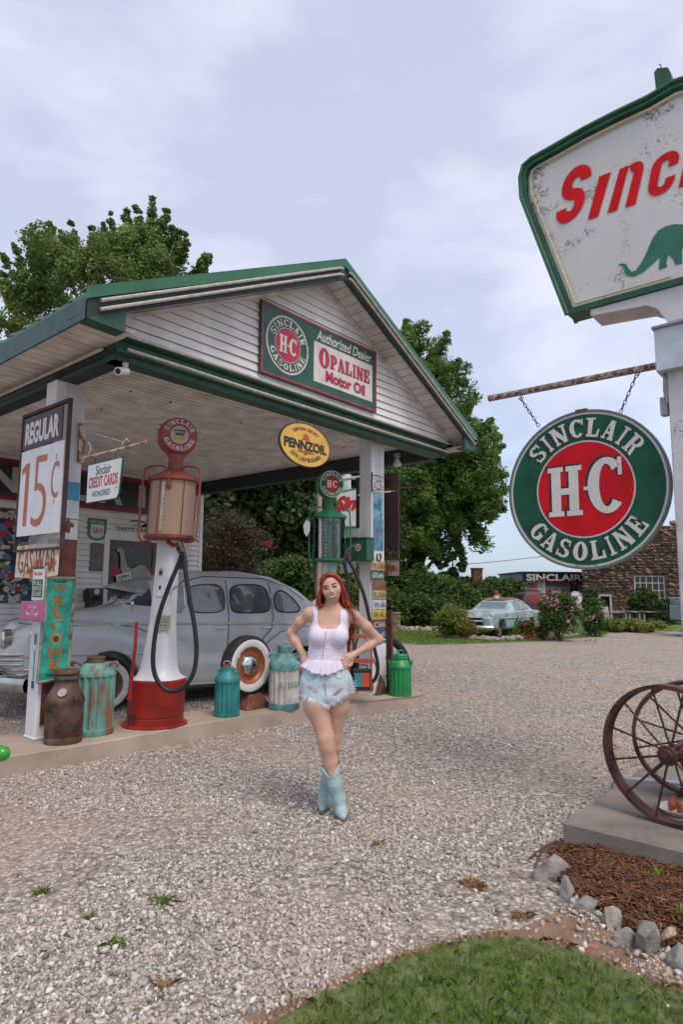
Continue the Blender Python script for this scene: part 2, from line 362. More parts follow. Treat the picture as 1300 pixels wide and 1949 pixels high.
def poly_sd(X, Z, P):   # signed distance to a polygon on a 2-D grid
    d = np.full(np.broadcast(X, Z).shape, 1e9); s = np.ones(d.shape); n = len(P)
    for i in range(n):
        a = P[i]; b = P[i - 1]; ex, ez = b[0] - a[0], b[1] - a[1]; wx, wz = X - a[0], Z - a[1]
        t = np.clip((wx * ex + wz * ez) / (ex * ex + ez * ez + 1e-12), 0, 1)
        d = np.minimum(d, (wx - ex * t) ** 2 + (wz - ez * t) ** 2)
        c1 = Z >= a[1]; c2 = Z < b[1]; c3 = ex * wz > ez * wx
        s = np.where((c1 & c2 & c3) | (~c1 & ~c2 & ~c3), -s, s)
    return s * np.sqrt(d)
def smax(a, b, k): h = np.maximum(k - np.abs(a - b), 0) / k; return np.maximum(a, b) + h * h * k * .25
def smin(a, b, k): h = np.maximum(k - np.abs(a - b), 0) / k; return np.minimum(a, b) - h * h * k * .25

def np_mesh(name, mat, verts, k, parent=None):   # verts (n*k,3): n separate k-gons
    me = bpy.data.meshes.new(name); n = len(verts) // k
    me.vertices.add(n * k); me.vertices.foreach_set('co', np.ascontiguousarray(verts, np.float32).ravel())
    me.loops.add(n * k); me.loops.foreach_set('vertex_index', np.arange(n * k, dtype=np.int32))
    me.polygons.add(n); me.polygons.foreach_set('loop_start', (np.arange(n) * k).astype(np.int32))
    me.update(calc_edges=True); me.materials.append(mat)
    o = bpy.data.objects.new(name, me); COL.objects.link(o)
    if parent: o.parent = parent
    return o
def inst_mesh(name, mat, V, Fc, mats, parent=None):   # one mesh of many transformed copies of a small base mesh: V (m,3), Fc (k,3), mats (n,3,4)
    n, m, k = len(mats), len(V), len(Fc)
    P = np.einsum('nij,mj->nmi', mats[:, :, :3], V) + mats[:, None, :, 3]
    idx = (Fc[None] + (np.arange(n) * m)[:, None, None]).astype(np.int32)
    me = bpy.data.meshes.new(name); me.vertices.add(n * m); me.vertices.foreach_set('co', P.astype(np.float32).ravel())
    me.loops.add(n * k * 3); me.loops.foreach_set('vertex_index', idx.ravel())
    me.polygons.add(n * k); me.polygons.foreach_set('loop_start', (np.arange(n * k) * 3).astype(np.int32))
    me.update(calc_edges=True); me.materials.append(mat)
    o = bpy.data.objects.new(name, me); COL.objects.link(o)
    if parent: o.parent = parent
    return o
def inpoly(X, Y, P):
    c = np.zeros(X.shape, bool); n = len(P)
    for i in range(n):
        x1, y1 = P[i]; x2, y2 = P[i - 1]
        c ^= ((y1 > Y) != (y2 > Y)) & (X < (x2 - x1) * (Y - y1) / (y2 - y1 + 1e-12) + x1)
    return c
def edge_dist(X, Y, P, closed=True):
    d = np.full(X.shape, 1e9); n = len(P)
    for i in range(0 if closed else 1, n):
        a = P[i - 1]; b = P[i]; ex, ey = b[0] - a[0], b[1] - a[1]; t = np.clip(((X - a[0]) * ex + (Y - a[1]) * ey) / (ex * ex + ey * ey + 1e-12), 0, 1)
        d = np.minimum(d, np.hypot(X - a[0] - ex * t, Y - a[1] - ey * t))
    return d
def rotmats(n, tilt=math.pi):   # random rotations (axis-angle around random axes)
    q = rng.normal(size=(n, 4)); q /= np.linalg.norm(q, axis=1)[:, None]; a, b, c, d = q.T
    return np.stack([np.stack([1 - 2 * (c * c + d * d), 2 * (b * c - a * d), 2 * (b * d + a * c)], -1), np.stack([2 * (b * c + a * d), 1 - 2 * (b * b + d * d), 2 * (c * d - a * b)], -1), np.stack([2 * (b * d - a * c), 2 * (c * d + a * b), 1 - 2 * (b * b + c * c)], -1)], 1)
# ============================================================ GROUND
def gravel_mat():
    m = bpy.data.materials.new('gravel'); m.use_nodes = True; nt = m.node_tree; N = nt.nodes; L = nt.links; b = N['Principled BSDF']
    b.inputs['Roughness'].default_value = .92; b.inputs['Specular IOR Level'].default_value = .25
    tc = N.new('ShaderNodeTexCoord')
    def vor(sc):
        v = N.new('ShaderNodeTexVoronoi'); v.inputs['Scale'].default_value = sc; v.inputs['Randomness'].default_value = 1; L.new(tc.outputs['Object'], v.inputs[0]); return v
    v1, v2 = vor(36), vor(62)
    r = N.new('ShaderNodeValToRGB'); e = r.color_ramp.elements; r.color_ramp.interpolation = 'LINEAR'
    e[0].position = 0; e[0].color = (0.206, 0.170, 0.137, 1); e[1].position = 1; e[1].color = (0.680, 0.603, 0.529, 1)
    for p, c in ((.25, (0.309, 0.266, 0.230, 1)), (.5, (0.391, 0.347, 0.304, 1)), (.72, (0.515, 0.432, 0.362, 1)), (.86, (0.577, 0.512, 0.460, 1))): k = e.new(p); k.color = c
    sx = N.new('ShaderNodeSeparateColor'); L.new(v1.outputs['Color'], sx.inputs[0]); L.new(sx.outputs[0], r.inputs[0])
    mr = N.new('ShaderNodeMapRange'); mr.inputs[1].default_value = .30; mr.inputs[2].default_value = .62; mr.inputs[3].default_value = 1; mr.inputs[4].default_value = .6; L.new(v1.outputs['Distance'], mr.inputs[0])
    mu = N.new('ShaderNodeMix'); mu.data_type = 'RGBA'; mu.blend_type = 'MULTIPLY'; mu.inputs[0].default_value = 1; L.new(r.outputs[0], mu.inputs[6]); L.new(mr.outputs[0], mu.inputs[7])
    n = N.new('ShaderNodeTexNoise'); n.inputs['Scale'].default_value = .55; n.inputs['Detail'].default_value = 7; n.inputs['Roughness'].default_value = .6; L.new(tc.outputs['Object'], n.inputs[0])
    q = N.new('ShaderNodeMapRange'); q.inputs[1].default_value = .46; q.inputs[2].default_value = .68; q.inputs[4].default_value = .6; L.new(n.outputs[0], q.inputs[0])
    mu2 = N.new('ShaderNodeMix'); mu2.data_type = 'RGBA'; L.new(q.outputs[0], mu2.inputs[0]); L.new(mu.outputs[2], mu2.inputs[6]); mu2.inputs[7].default_value = (0.422, 0.321, 0.245, 1)
    L.new(mu2.outputs[2], b.inputs['Base Color'])
    ad = N.new('ShaderNodeMath'); ad.operation = 'ADD'; L.new(v1.outputs['Distance'], ad.inputs[0]); L.new(v2.outputs['Distance'], ad.inputs[1])
    bp = N.new('ShaderNodeBump'); bp.invert = True; bp.inputs['Strength'].default_value = .8; bp.inputs['Distance'].default_value = .012; L.new(ad.outputs[0], bp.inputs['Height']); L.new(bp.outputs[0], b.inputs['Normal'])
    return m
def stone_mat():
    m = bpy.data.materials.new('gravel stones'); m.use_nodes = True; nt = m.node_tree; N = nt.nodes; L = nt.links; b = N['Principled BSDF']
    b.inputs['Roughness'].default_value = .88; b.inputs['Specular IOR Level'].default_value = .3
    g = N.new('ShaderNodeNewGeometry'); r = N.new('ShaderNodeValToRGB'); e = r.color_ramp.elements
    e[0].position = 0; e[0].color = (0.175, 0.156, 0.137, 1); e[1].position = 1; e[1].color = (0.721, 0.668, 0.618, 1)
    for p, c in ((.18, (0.299, 0.266, 0.240, 1)), (.45, (0.397, 0.362, 0.328, 1)), (.62, (0.443, 0.376, 0.324, 1)), (.72, (0.469, 0.432, 0.402, 1)), (.88, (0.567, 0.522, 0.485, 1))): k = e.new(p); k.color = c
    L.new(g.outputs['Random Per Island'], r.inputs[0])
    tc = N.new('ShaderNodeTexCoord'); n = N.new('ShaderNodeTexNoise'); n.inputs['Scale'].default_value = .55; n.inputs['Detail'].default_value = 7; n.inputs['Roughness'].default_value = .6; L.new(tc.outputs['Object'], n.inputs[0])
    q = N.new('ShaderNodeMapRange'); q.inputs[1].default_value = .46; q.inputs[2].default_value = .68; q.inputs[4].default_value = .4; L.new(n.outputs[0], q.inputs[0])
    x = N.new('ShaderNodeMix'); x.data_type = 'RGBA'; L.new(q.outputs[0], x.inputs[0]); L.new(r.outputs[0], x.inputs[6]); x.inputs[7].default_value = (0.494, 0.376, 0.284, 1)
    L.new(x.outputs[2], b.inputs['Base Color']); return m
GR = gravel_mat()
g = Mb(); g.v = [(-3000, -300, 0), (3000, -300, 0), (3000, 5000, 0), (-3000, 5000, 0)]; g.f = [(0, 1, 2, 3)]
tag(g.build('ground', GR), kind='structure')

def g2(p, z=0): q = G(p[0], p[1], z); return (q.x, q.y)
near_grass = [g2(p) for p in ((470, 1990), (520, 1949), (575, 1915), (640, 1882), (700, 1850), (770, 1822), (850, 1797), (950, 1782), (1040, 1797), (1110, 1818), (1200, 1850), (1320, 1900))] + [(2.6, 2.2), (2.2, .6), (-.3, 1.2), (-.5, 2.2)]
mulch = [g2(p) for p in ((1084, 1600), (1045, 1625), (1050, 1665), (1090, 1705), (1150, 1740), (1200, 1775), (1260, 1800), (1330, 1835))] + [(2.1, 2.75), (2.4, 3.1), tuple(W(4.2, .6).xy), tuple(W(4.2, 1.66).xy)]
island = [g2(p, .165) for p in ((-60, 1452), (0, 1440), (200, 1411), (430, 1366), (610, 1345), (770, 1326), (803, 1323), (806, 1318), (783, 1311), (640, 1324), (400, 1349), (215, 1369), (-60, 1405))]

soil = M('soil', (.27, .17, .115), .95, var=.2, vscale=9, bump=.6, bscale=70, col2=(.16, .095, .06))
soilp = [g2(p) for p in ((440, 1949), (500, 1922), (590, 1892), (685, 1845), (765, 1812), (870, 1786), (980, 1768), (1060, 1740), (1095, 1712), (1150, 1745), (1200, 1780), (1340, 1845))] + [(2.8, 2.4), (2.4, .4), (-.5, 1.0), (-.7, 2.1)]
def sheet(name, P, z, mat, jit=.0, sub=1, kind='structure'):
    Q = []
    for i in range(len(P)):
        a = P[i]; b = P[(i + 1) % len(P)]
        for k in range(sub):
            t = k / sub; Q.append((a[0] + (b[0] - a[0]) * t + random.uniform(-jit, jit), a[1] + (b[1] - a[1]) * t + random.uniform(-jit, jit), z))
    m_ = Mb(); m_.v = Q; m_.f = [tuple(range(len(Q)))]
    return tag(m_.build(name, mat), kind=kind)
sheet('soil', soilp, .004, soil, .02, 5)
sheet('lawn', near_grass, .008, M('turf soil', (.12, .15, .05), .95, var=.3, vscale=20, bump=.4), .02, 4)
lawn_far = M('far lawn', (.155, .22, .045), .95, var=.2, vscale=1.2, bump=.8, bscale=40, col2=(.09, .145, .03), isl=0, detail=12)
LF = [g2(p) for p in ((735, 1221), (800, 1227), (880, 1226), (960, 1223), (1040, 1219), (1100, 1215), (1140, 1211))] + [g2((1180, 1198)), (15.5, 27), (18, 33), (17, 60), (-30, 60), (-14, 26), (-2, 22.5)]
sheet('lawn', LF, .008, lawn_far, .1, 4)

def scat(P, n): # n points inside polygon
    X = np.array([p[0] for p in P]); Y = np.array([p[1] for p in P]); o = []
    while sum(len(a) for a in o) < n:
        x = rng.uniform(X.min(), X.max(), n * 2); y = rng.uniform(Y.min(), Y.max(), n * 2); k = inpoly(x, y, P); o.append(np.stack([x[k], y[k]], 1))
    return np.concatenate(o)[:n]
# gravel stones: small angular solids, dense near the camera
def stone_base(seed):
    r_ = np.random.default_rng(seed); bm = bmesh.new()
    for _ in range(12):
        p = r_.normal(size=3); p /= np.linalg.norm(p); p *= (1, .78, .6); bm.verts.new(p * .5 * r_.uniform(.8, 1.1))
    h = bmesh.ops.convex_hull(bm, input=bm.verts[:]); bmesh.ops.delete(bm, geom=[g for g in h['geom_interior'] if isinstance(g, bmesh.types.BMVert)], context='VERTS')
    bmesh.ops.triangulate(bm, faces=bm.faces[:]); bm.verts.index_update()
    V = np.array([v.co[:] for v in bm.verts]); Fc = np.array([[v.index for v in f.verts] for f in bm.faces]); bm.free(); return V, Fc
SM = stone_mat()
groot = thing('gravel', None, None, (0, 3, 0)); tag(groot, kind='stuff')
def stones(n, y0, y1, s0, s1, nb, seed):
    y = y0 + (y1 - y0) * rng.uniform(0, 1, n) ** .9; hw = (.58 * y + .35); x = rng.uniform(-1, 1, n) * hw
    dens = np.ones(n, bool)
    for P in (near_grass, mulch, island): dens &= ~inpoly(x, y, P)
    dens &= ~(inpoly(x, y, soilp) & (rng.uniform(size=n) < .42))
    dens &= ~((x > 1.35) & (x * UU.x + y * UU.y > 4.12) & (x * VV.x + y * VV.y < 1.68))
    # dusty worn patches carry fewer stones
    pat = np.sin(x * 1.3 + y * .9) * np.cos(x * .7 - y * 1.4 + 1) + .4 * np.sin(x * 4 + 2) * np.cos(y * 3.3)
    pat += .35 * np.sin(x * 9 + 3 * np.sin(y * 5)) * np.sin(y * 8); dens &= ~((pat > .25) & (rng.uniform(size=n) < np.clip(.35 + pat, 0, .9)))
    x, y = x[dens], y[dens]; n = len(x)
    s = np.clip(rng.lognormal(math.log(s0), .36, n), s0 * .45, s1)
    Rm = rotmats(n) * s[:, None, None]; T = np.stack([x, y, s * rng.uniform(.0, .22, n)], 1)
    mt = np.concatenate([Rm, T[:, :, None]], 2); idx = rng.integers(0, nb, n)
    for b_ in range(nb):
        V, Fc = stone_base(seed + b_); inst_mesh('stones', SM, V, Fc, mt[idx == b_], groot).location = (0, -3, 0)
stones(52000, 2.2, 5.2, .0215, .055, 6, 1)
stones(54000, 5.2, 9.5, .022, .05, 4, 20)
stones(22000, 9.5, 15, .024, .05, 2, 40)

q = scat([p for p in soilp], 26000); k_ = ~inpoly(q[:, 0], q[:, 1], near_grass) & ~inpoly(q[:, 0], q[:, 1], mulch) & (edge_dist(q[:, 0], q[:, 1], mulch[2:8], False) < -.01 + .36 * rng.uniform(size=len(q)) ** 1.6); q = q[k_]; n = len(q)
s_ = np.clip(rng.lognormal(math.log(.022), .45, n), .009, .06); mt = np.concatenate([rotmats(n) * s_[:, None, None], np.stack([q[:, 0], q[:, 1], s_ * .3], 1)[:, :, None]], 2)
V, Fc = stone_base(91); inst_mesh('stones', SM, V, Fc, mt, groot).location = (0, -3, 0)
# ------------------------------------------------------------ grass
def grass_mat(name, c1, c2, c3):
    m = bpy.data.materials.new(name); m.use_nodes = True; nt = m.node_tree; N = nt.nodes; L = nt.links; b = N['Principled BSDF']; b.inputs['Roughness'].default_value = .6; b.inputs['Specular IOR Level'].default_value = .25
    g = N.new('ShaderNodeNewGeometry'); r = N.new('ShaderNodeValToRGB'); e = r.color_ramp.elements
    e[0].position = 0; e[0].color = (*c1, 1); e[1].position = 1; e[1].color = (*c3, 1); k = e.new(.6); k.color = (*c2, 1); k = e.new(.93); k.color = (*c2, 1)
    L.new(g.outputs['Random Per Island'], r.inputs[0]); L.new(r.outputs[0], b.inputs['Base Color'])
    t = N.new('ShaderNodeBsdfTranslucent'); L.new(r.outputs[0], t.inputs[0]); x = N.new('ShaderNodeMixShader'); x.inputs[0].default_value = .3
    L.new(b.outputs[0], x.inputs[1]); L.new(t.outputs[0], x.inputs[2]); L.new(x.outputs[0], N['Material Output'].inputs[0]); return m
def blades(name, mat, pts, h, wd, lean=.5, parent=None):
    n = len(pts); a = rng.uniform(0, 2 * np.pi, n); hh = h * rng.uniform(.5, 1.25, n); ww = wd * rng.uniform(.6, 1.3, n); la = rng.uniform(0, 2 * np.pi, n); ll = hh * lean * rng.uniform(.1, 1.3, n)
    x, y = pts[:, 0], pts[:, 1]; z = pts[:, 2] if pts.shape[1] > 2 else np.zeros(n)
    cx, sy = np.cos(a) * ww / 2, np.sin(a) * ww / 2; lx, ly = np.cos(la) * ll, np.sin(la) * ll
    V = np.stack([np.stack([x - cx, y - sy, z], 1), np.stack([x + cx, y + sy, z], 1), np.stack([x + cx * .7 + lx * .35, y + sy * .7 + ly * .35, z + hh * .6], 1), np.stack([x + lx, y + ly, z + hh * (1 - .25 * (ll / hh))], 1), np.stack([x - cx * .7 + lx * .35, y - sy * .7 + ly * .35, z + hh * .6], 1)], 1).reshape(-1, 3)
    return np_mesh(name, mat, V, 5, parent)
GM = grass_mat('grass blades', (.10, .165, .03), (.185, .28, .05), (.38, .35, .16))
DM = grass_mat('dry grass blades', (.30, .17, .08), (.42, .27, .14), (.20, .22, .08))
vis = [p for p in near_grass]
p = scat(near_grass, 95000); ed = edge_dist(p[:, 0], p[:, 1], near_grass[:12], False); p = p[(p[:, 1] > 2.0)]
ed = edge_dist(p[:, 0], p[:, 1], near_grass[:12], False) - .035 * (1 + np.sin(p[:, 0] * 21 + 2 * np.sin(p[:, 0] * 47)))
tuft = np.sin(p[:, 0] * 23 + 2 * np.sin(p[:, 1] * 17)) * np.sin(p[:, 1] * 29 + np.sin(p[:, 0] * 13))
p = p[rng.uniform(size=len(p)) < np.clip(.25 + ed * 5, 0, 1) * (.65 + .35 * tuft)]
tag(blades('grass', GM, p, .043, .0036, .7), kind='stuff')
# clover heads and dry fringe
q = scat(soilp, 26000); ed = edge_dist(q[:, 0], q[:, 1], near_grass[:12], False)
cl = np.sin(q[:, 0] * 19 + 1.3) * np.sin(q[:, 1] * 24 + q[:, 0] * 7)
q = q[(ed < .03 + .09 * np.clip(cl, 0, 1)) & (q[:, 1] > 2) & (rng.uniform(size=len(q)) < .75)]
tag(blades('dry_grass', DM, q, .045, .005, 1.3), kind='stuff')
cv = Mb()
for x, y in scat(near_grass, 9):
    if y > 2.3: cv.sphere((x, y, .04), .006, 6, 4)
tag(cv.build('clover_flowers', M('clover', (.6, .6, .55))), kind='stuff')
# small weeds in the gravel
for (px, py, r_, n_, mt_, lb, nm) in ((310, 1717, .07, 150, GM, 'sprawling green weed tuft in the gravel, largest one left of centre', 'weed'), (220, 1800, .06, 130, GM, 'low green weed in the gravel nearest the bottom left corner', 'weed'), (78, 1698, .045, 80, GM, 'small green weed in the gravel at the far left', 'weed'), (172, 1746, .035, 40, GM, 'tiny faint weed sprig in the gravel between two larger weeds', 'weed'),
        (902, 1686, .08, 260, DM, 'flat patch of dry rusty brown grass in the gravel beside the rock border', 'weed'), (718, 1606, .03, 50, DM, 'tiny dry brown tuft in the gravel right of the boots', 'weed'), (308, 1880, .05, 60, DM, 'small tan dry tuft in the gravel near the bottom edge', 'weed'), (990, 1745, .06, 110, DM, 'dry tan grass tuft above the lawn edge near the rocks', 'weed')):
    c = G(px, py); pp = rng.normal(size=(n_, 2)) * r_ * .36
    o = blades(nm, mt_, pp, .03, .006, 2.0); o.location = (c.x, c.y, 0); tag(o, lb, nm)
# ragged blades over the far lawn
q = scat(LF[:9] + [(5, 30), (-2, 30)], 22000); q = q[(q[:, 1] < 34)]
tag(blades('grass', grass_mat('far grass', (.10, .16, .03), (.18, .25, .05), (.3, .3, .1)), q, .09, .02, .6), kind='stuff')

# ------------------------------------------------------------ concrete island and slab
conc = M('island concrete', (.40, .315, .25), .9, var=.13, vscale=2.2, bump=.35, bscale=90, dirt=.25, detail=10)
conc2 = M('slab concrete', (.235, .20, .17), .9, var=.16, vscale=3, bump=.45, bscale=80, dirt=.45, detail=10)
def slab_block(P, z0, z1, inset=.012):
    n = len(P); cx = sum(p[0] for p in P) / n; cy = sum(p[1] for p in P) / n; m_ = Mb()
    m_.v = [(p[0], p[1], z0) for p in P] + [(p[0], p[1], z1 - .012) for p in P] + [(p[0] + (cx - p[0]) * .006, p[1] + (cy - p[1]) * .02, z1) for p in P]
    m_.f = [(i, (i + 1) % n, (i + 1) % n + n, i + n) for i in range(n)] + [(i + n, (i + 1) % n + n, (i + 1) % n + 2 * n, i + 2 * n) for i in range(n)] + [tuple(range(2 * n, 3 * n))]
    return m_
def smooth_poly(P, it=2):
    for _ in range(it):
        Q = []
        for i in range(len(P)):
            a, b = P[i], P[(i + 1) % len(P)]; Q += [(a[0] * .75 + b[0] * .25, a[1] * .75 + b[1] * .25), (a[0] * .25 + b[0] * .75, a[1] * .25 + b[1] * .75)]
        P = Q
    return P
o = slab_block(smooth_poly(island, 2), -.05, .165).build('pavement', conc); tag(o, kind='structure')
bm = bmesh.new(); bm.from_mesh(o.data); bmesh.ops.recalc_face_normals(bm, faces=bm.faces); bm.to_mesh(o.data); bm.free()
P4 = [W(4.12, 1.68), W(4.12, -.9), W(6.9, -.9), W(6.9, 1.68)]
m_ = Mb(); cc = Vector((0, 0, 0))
for p in P4: cc += p / 4
m_ = slab_block([(p.x, p.y) for p in P4], -.05, .18)
o = m_.build('concrete_slab', conc2, off=(cc.x, cc.y, 0)); o.location = (cc.x, cc.y, 0)
bm = bmesh.new(); bm.from_mesh(o.data); bmesh.ops.recalc_face_normals(bm, faces=bm.faces); bm.to_mesh(o.data); bm.free()
tag(o, 'weathered grey concrete slab under the iron wheels and sign pole', 'concrete slab')

# mulch bed: mounded base and wood chips
def mulch_z(x, y): d = edge_dist(x, y, mulch[:8], False); return .015 + .055 * np.clip(d / .2, 0, 1) + .012 * np.sin(x * 17) * np.sin(y * 19)
gx, gy = np.meshgrid(np.arange(1.0, 2.7, .03), np.arange(2.6, 4.6, .03), indexing='ij'); ins = inpoly(gx, gy, mulch); gz_ = np.where(ins, mulch_z(gx, gy), -.02)
m_ = Mb(); ny = gx.shape[1]; m_.v = list(zip(gx.ravel(), gy.ravel(), gz_.ravel()))
m_.f = [(i * ny + j, (i + 1) * ny + j, (i + 1) * ny + j + 1, i * ny + j + 1) for i in range(gx.shape[0] - 1) for j in range(ny - 1) if ins[i, j] or ins[i + 1, j + 1]]
mr = thing('mulch', None, None, (1.8, 3.4, 0)); tag(mr, kind='stuff')
m_.build('mulch_bed', M('mulch soil', (.11, .055, .032), .95, var=.3, vscale=25, bump=.7, bscale=90), mr, off=(1.8, 3.4, 0))
q = scat(mulch, 9000); z = mulch_z(q[:, 0], q[:, 1]) + rng.uniform(0, .018, len(q)); L_ = rng.lognormal(math.log(.03), .5, len(q)); wd = rng.uniform(.003, .007, len(q))
yaw = rng.uniform(0, np.pi, len(q)); pt_ = rng.normal(0, .28, len(q)); dx = np.stack([np.cos(yaw) * np.cos(pt_), np.sin(yaw) * np.cos(pt_), np.sin(pt_)], 1); dy = np.stack([-np.sin(yaw), np.cos(yaw), np.zeros(len(q))], 1); dz = np.cross(dx, dy)
V = np.array([(x, y, z_) for x in (-.5, .5) for y in (-.5, .5) for z_ in (-.5, .5)]); Fc = np.array([(0, 1, 3), (0, 3, 2), (4, 6, 7), (4, 7, 5), (0, 4, 5), (0, 5, 1), (2, 3, 7), (2, 7, 6), (1, 5, 7), (1, 7, 3), (0, 2, 6), (0, 6, 4)])
mt = np.stack([dx * L_[:, None], dy * wd[:, None] * 1.6, dz * wd[:, None] * .7, np.stack([q[:, 0], q[:, 1], z], 1)], 2)
CHIP = grass_mat('wood chips', (.11, .048, .027), (.25, .118, .064), (.44, .27, .17))
inst_mesh('wood_chips', CHIP, V, Fc, mt, mr).location = (-1.8, -3.4, 0)
spm = grass_mat('sprout leaf', (.14, .22, .03), (.24, .33, .06), (.45, .42, .15))
for (px, py, n_, h_, lb) in ((1247, 1668, 9, .075, 'bright green iris sprout in the mulch, tallest of the cut shoots'), (1279, 1660, 6, .05, 'pale yellow green shoot in the mulch below the slab edge'), (1154, 1640, 6, .06, 'thin green sprout in the mulch nearest the big grey rock'), (1195, 1658, 5, .05, 'short yellowish cut shoot in the middle of the mulch'), (1238, 1742, 4, .08, 'single green blade sprouting in the mulch above the largest border rock'), (1296, 1745, 6, .07, 'green shoot at the right edge of the mulch bed'), (1072, 1612, 6, .05, 'little green weed at the left tip of the mulch beside the slab corner')):
    c = G(px, py, .06); o = blades('sprout', spm, rng.normal(size=(n_, 2)) * .012, h_, .014, .45); o.location = (c.x, c.y, float(mulch_z(np.array([c.x]), np.array([c.y]))[0]) - .005); tag(o, lb, 'sprout')

# border rocks
def rock(seed, w_, d_, h_, mat, name='rock', cuts=9, sub=2):
    r_ = random.Random(seed); bm = bmesh.new(); bmesh.ops.create_icosphere(bm, subdivisions=sub + 1, radius=1)
    for _ in range(cuts):
        n_ = Vector((r_.uniform(-1, 1), r_.uniform(-1, 1), r_.uniform(-.5, 1))).normalized(); k = r_.uniform(.42, .8)
        for v in bm.verts:
            d = v.co.dot(n_) - k
            if d > 0: v.co -= n_ * d
    for v in bm.verts:
        v.co += Vector((r_.uniform(-1, 1), r_.uniform(-1, 1), r_.uniform(-1, 1))) * .035
        v.co = Vector((v.co.x * w_ / 1.5, v.co.y * d_ / 1.5, max(v.co.z, -.35) * h_ / 1.15 + h_ * .28))
    me = bpy.data.meshes.new(name); bm.to_mesh(me); bm.free(); me.materials.append(mat); o = bpy.data.objects.new(name, me); COL.objects.link(o)
    me.shade_smooth(); me.set_sharp_from_angle(angle=R(22)); return o
rk1 = M('limestone grey', (.275, .255, .235), .9, var=.25, vscale=14, bump=.8, bscale=60, detail=10)
rk2 = M('limestone warm', (.33, .295, .265), .9, var=.25, vscale=14, bump=.8, bscale=60, detail=10)
rk3 = M('limestone tan', (.40, .31, .23), .9, var=.2, vscale=14, bump=.8, bscale=60, detail=10)
for i, (px, py, w_, h_, mt_, rz, lb) in enumerate(((1055, 1678, .215, .15, rk1, .5, 'large flat-topped grey rock at the left tip of the mulch bed'), (1083, 1712, .10, .12, rk1, 1.2, 'narrow upright grey rock leaning against the large flat-topped rock'), (1127, 1740, .145, .075, rk1, .1, 'low dark grey rock third along the mulch border'), (1169, 1770, .135, .145, rk2, .9, 'tall warm grey rock in the middle of the mulch border'), (1201, 1805, .115, .11, rk2, .3, 'small warm grey rock between the tall rock and the biggest rock'), (1250, 1825, .19, .17, rk1, .7, 'biggest blue grey rock of the mulch border near the right edge'), (1277, 1800, .09, .09, rk3, .2, 'small tan rock tucked behind the biggest border rock'), (1300, 1850, .12, .13, rk1, .4, 'grey border rock cut off by the right edge of the picture'), (1240, 1822, .07, .03, rk3, .1, 'small brown stone lying flat in front of the biggest border rock'), (1128, 1808, .09, .02, M('red stone', (.34, .15, .11), .9), .1, 'flat reddish stone on the bare soil at the lawn edge'), (1278, 1858, .06, .03, rk3, .4, 'small pale stone on the bare soil below the border rocks'))):
    c = G(px, py); o = rock(30 + i, w_ * .85, w_ * .6, h_ * .8, mt_, sub=2 if True else 1); o.location = (c.x, c.y + w_ * .3, .0); o.rotation_euler = (0, 0, rz); tag(o, lb, 'rock', 'rocks edging the mulch bed')
# twigs and bark pieces by the bed corner
for i, (a_, b_) in enumerate((((1008, 1632), (1062, 1600)), ((1018, 1650), (1040, 1605)))):
    p, q_ = G(*a_, .015), G(*b_, .03); m_ = Mb().tube([p - p, (q_ - p) * .5 + Vector((.004, .01, .01)), q_ - p], [.006, .008, .004], 6)
    o = m_.build('twig', M('bark', (.10, .06, .045), .9, bump=.4)); o.location = p; tag(o, ('longer dark twig' if i == 0 else 'shorter dark twig') + ' lying on the gravel by the slab corner', 'twig')
# ============================================================ STATION (local x = along the front, y = away, z up)
white = M('white siding', (.76, .74, .715), .7, var=.07, vscale=3, dirt=.12, streak=True)
soff = M('soffit vinyl', (.80, .75, .72), .8, var=.12, vscale=3.5, dirt=.35)
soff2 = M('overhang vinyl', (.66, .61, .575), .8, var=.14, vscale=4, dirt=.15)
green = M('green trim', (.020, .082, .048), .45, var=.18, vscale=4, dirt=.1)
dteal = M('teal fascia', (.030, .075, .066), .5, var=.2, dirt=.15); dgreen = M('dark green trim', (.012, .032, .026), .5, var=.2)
groof = M('green roof metal', (.028, .135, .065), .4, var=.12, vscale=3)
tubem = M('old neon tube', (.46, .42, .37), .5, var=.15, vscale=30, dirt=.3)
postw = M('white post paint', (.66, .655, .66), .65, var=.1, vscale=5, dirt=.25, streak=True)
V0 = 5.35; VB = 11.88; KB = 1.10; ZB0, ZB1, ZC = 3.72, 3.965, 3.975; UL, UR = 3.0, 8.86
UE0, UE1, ZE, UM, ZR = 2.52, 9.18, 4.06, 5.85, 5.69; VO = 4.99
st = thing('gas_station', 'white clapboard gas station with green gable roof and canopy over the grey car', 'gas station', W(UM, VB), RF)
OF = (UM, VB, 0)
def part(mb, name, mat, **k): return mb.build(name, mat, k.pop('parent', st), off=OF, **k)
slope = (ZR - ZE) / (UM - UE0)
def zr(u): return ZR - abs(u - UM) * slope
# gable clapboards
m = Mb(); pitch = .102; z = ZB1
while z < ZR - .12:
    z1 = min(z + pitch, ZR - .05)
    def ur(zz): h = (ZR - .075 - zz) / slope; return max(UM - h, UL - .02), min(UM + h, UR + .02)
    a, b = ur(z); c, d = ur(z1)
    if a < b and c < d: m.hexa([(a, V0 - .026, z + .007), (b, V0 - .026, z + .007), (b, V0 + .02, z + .007), (a, V0 + .02, z + .007)], [(c, V0 - .004, z1), (d, V0 - .004, z1), (d, V0 + .02, z1), (c, V0 + .02, z1)])
    z = z1
m.poly([(UL, ZB1), (UR, ZB1), (UR, ZB1 + .06), (UM, ZR - .08), (UL, ZB1 + .06)], V0 + .021, .03); part(m, 'gable_siding', white)
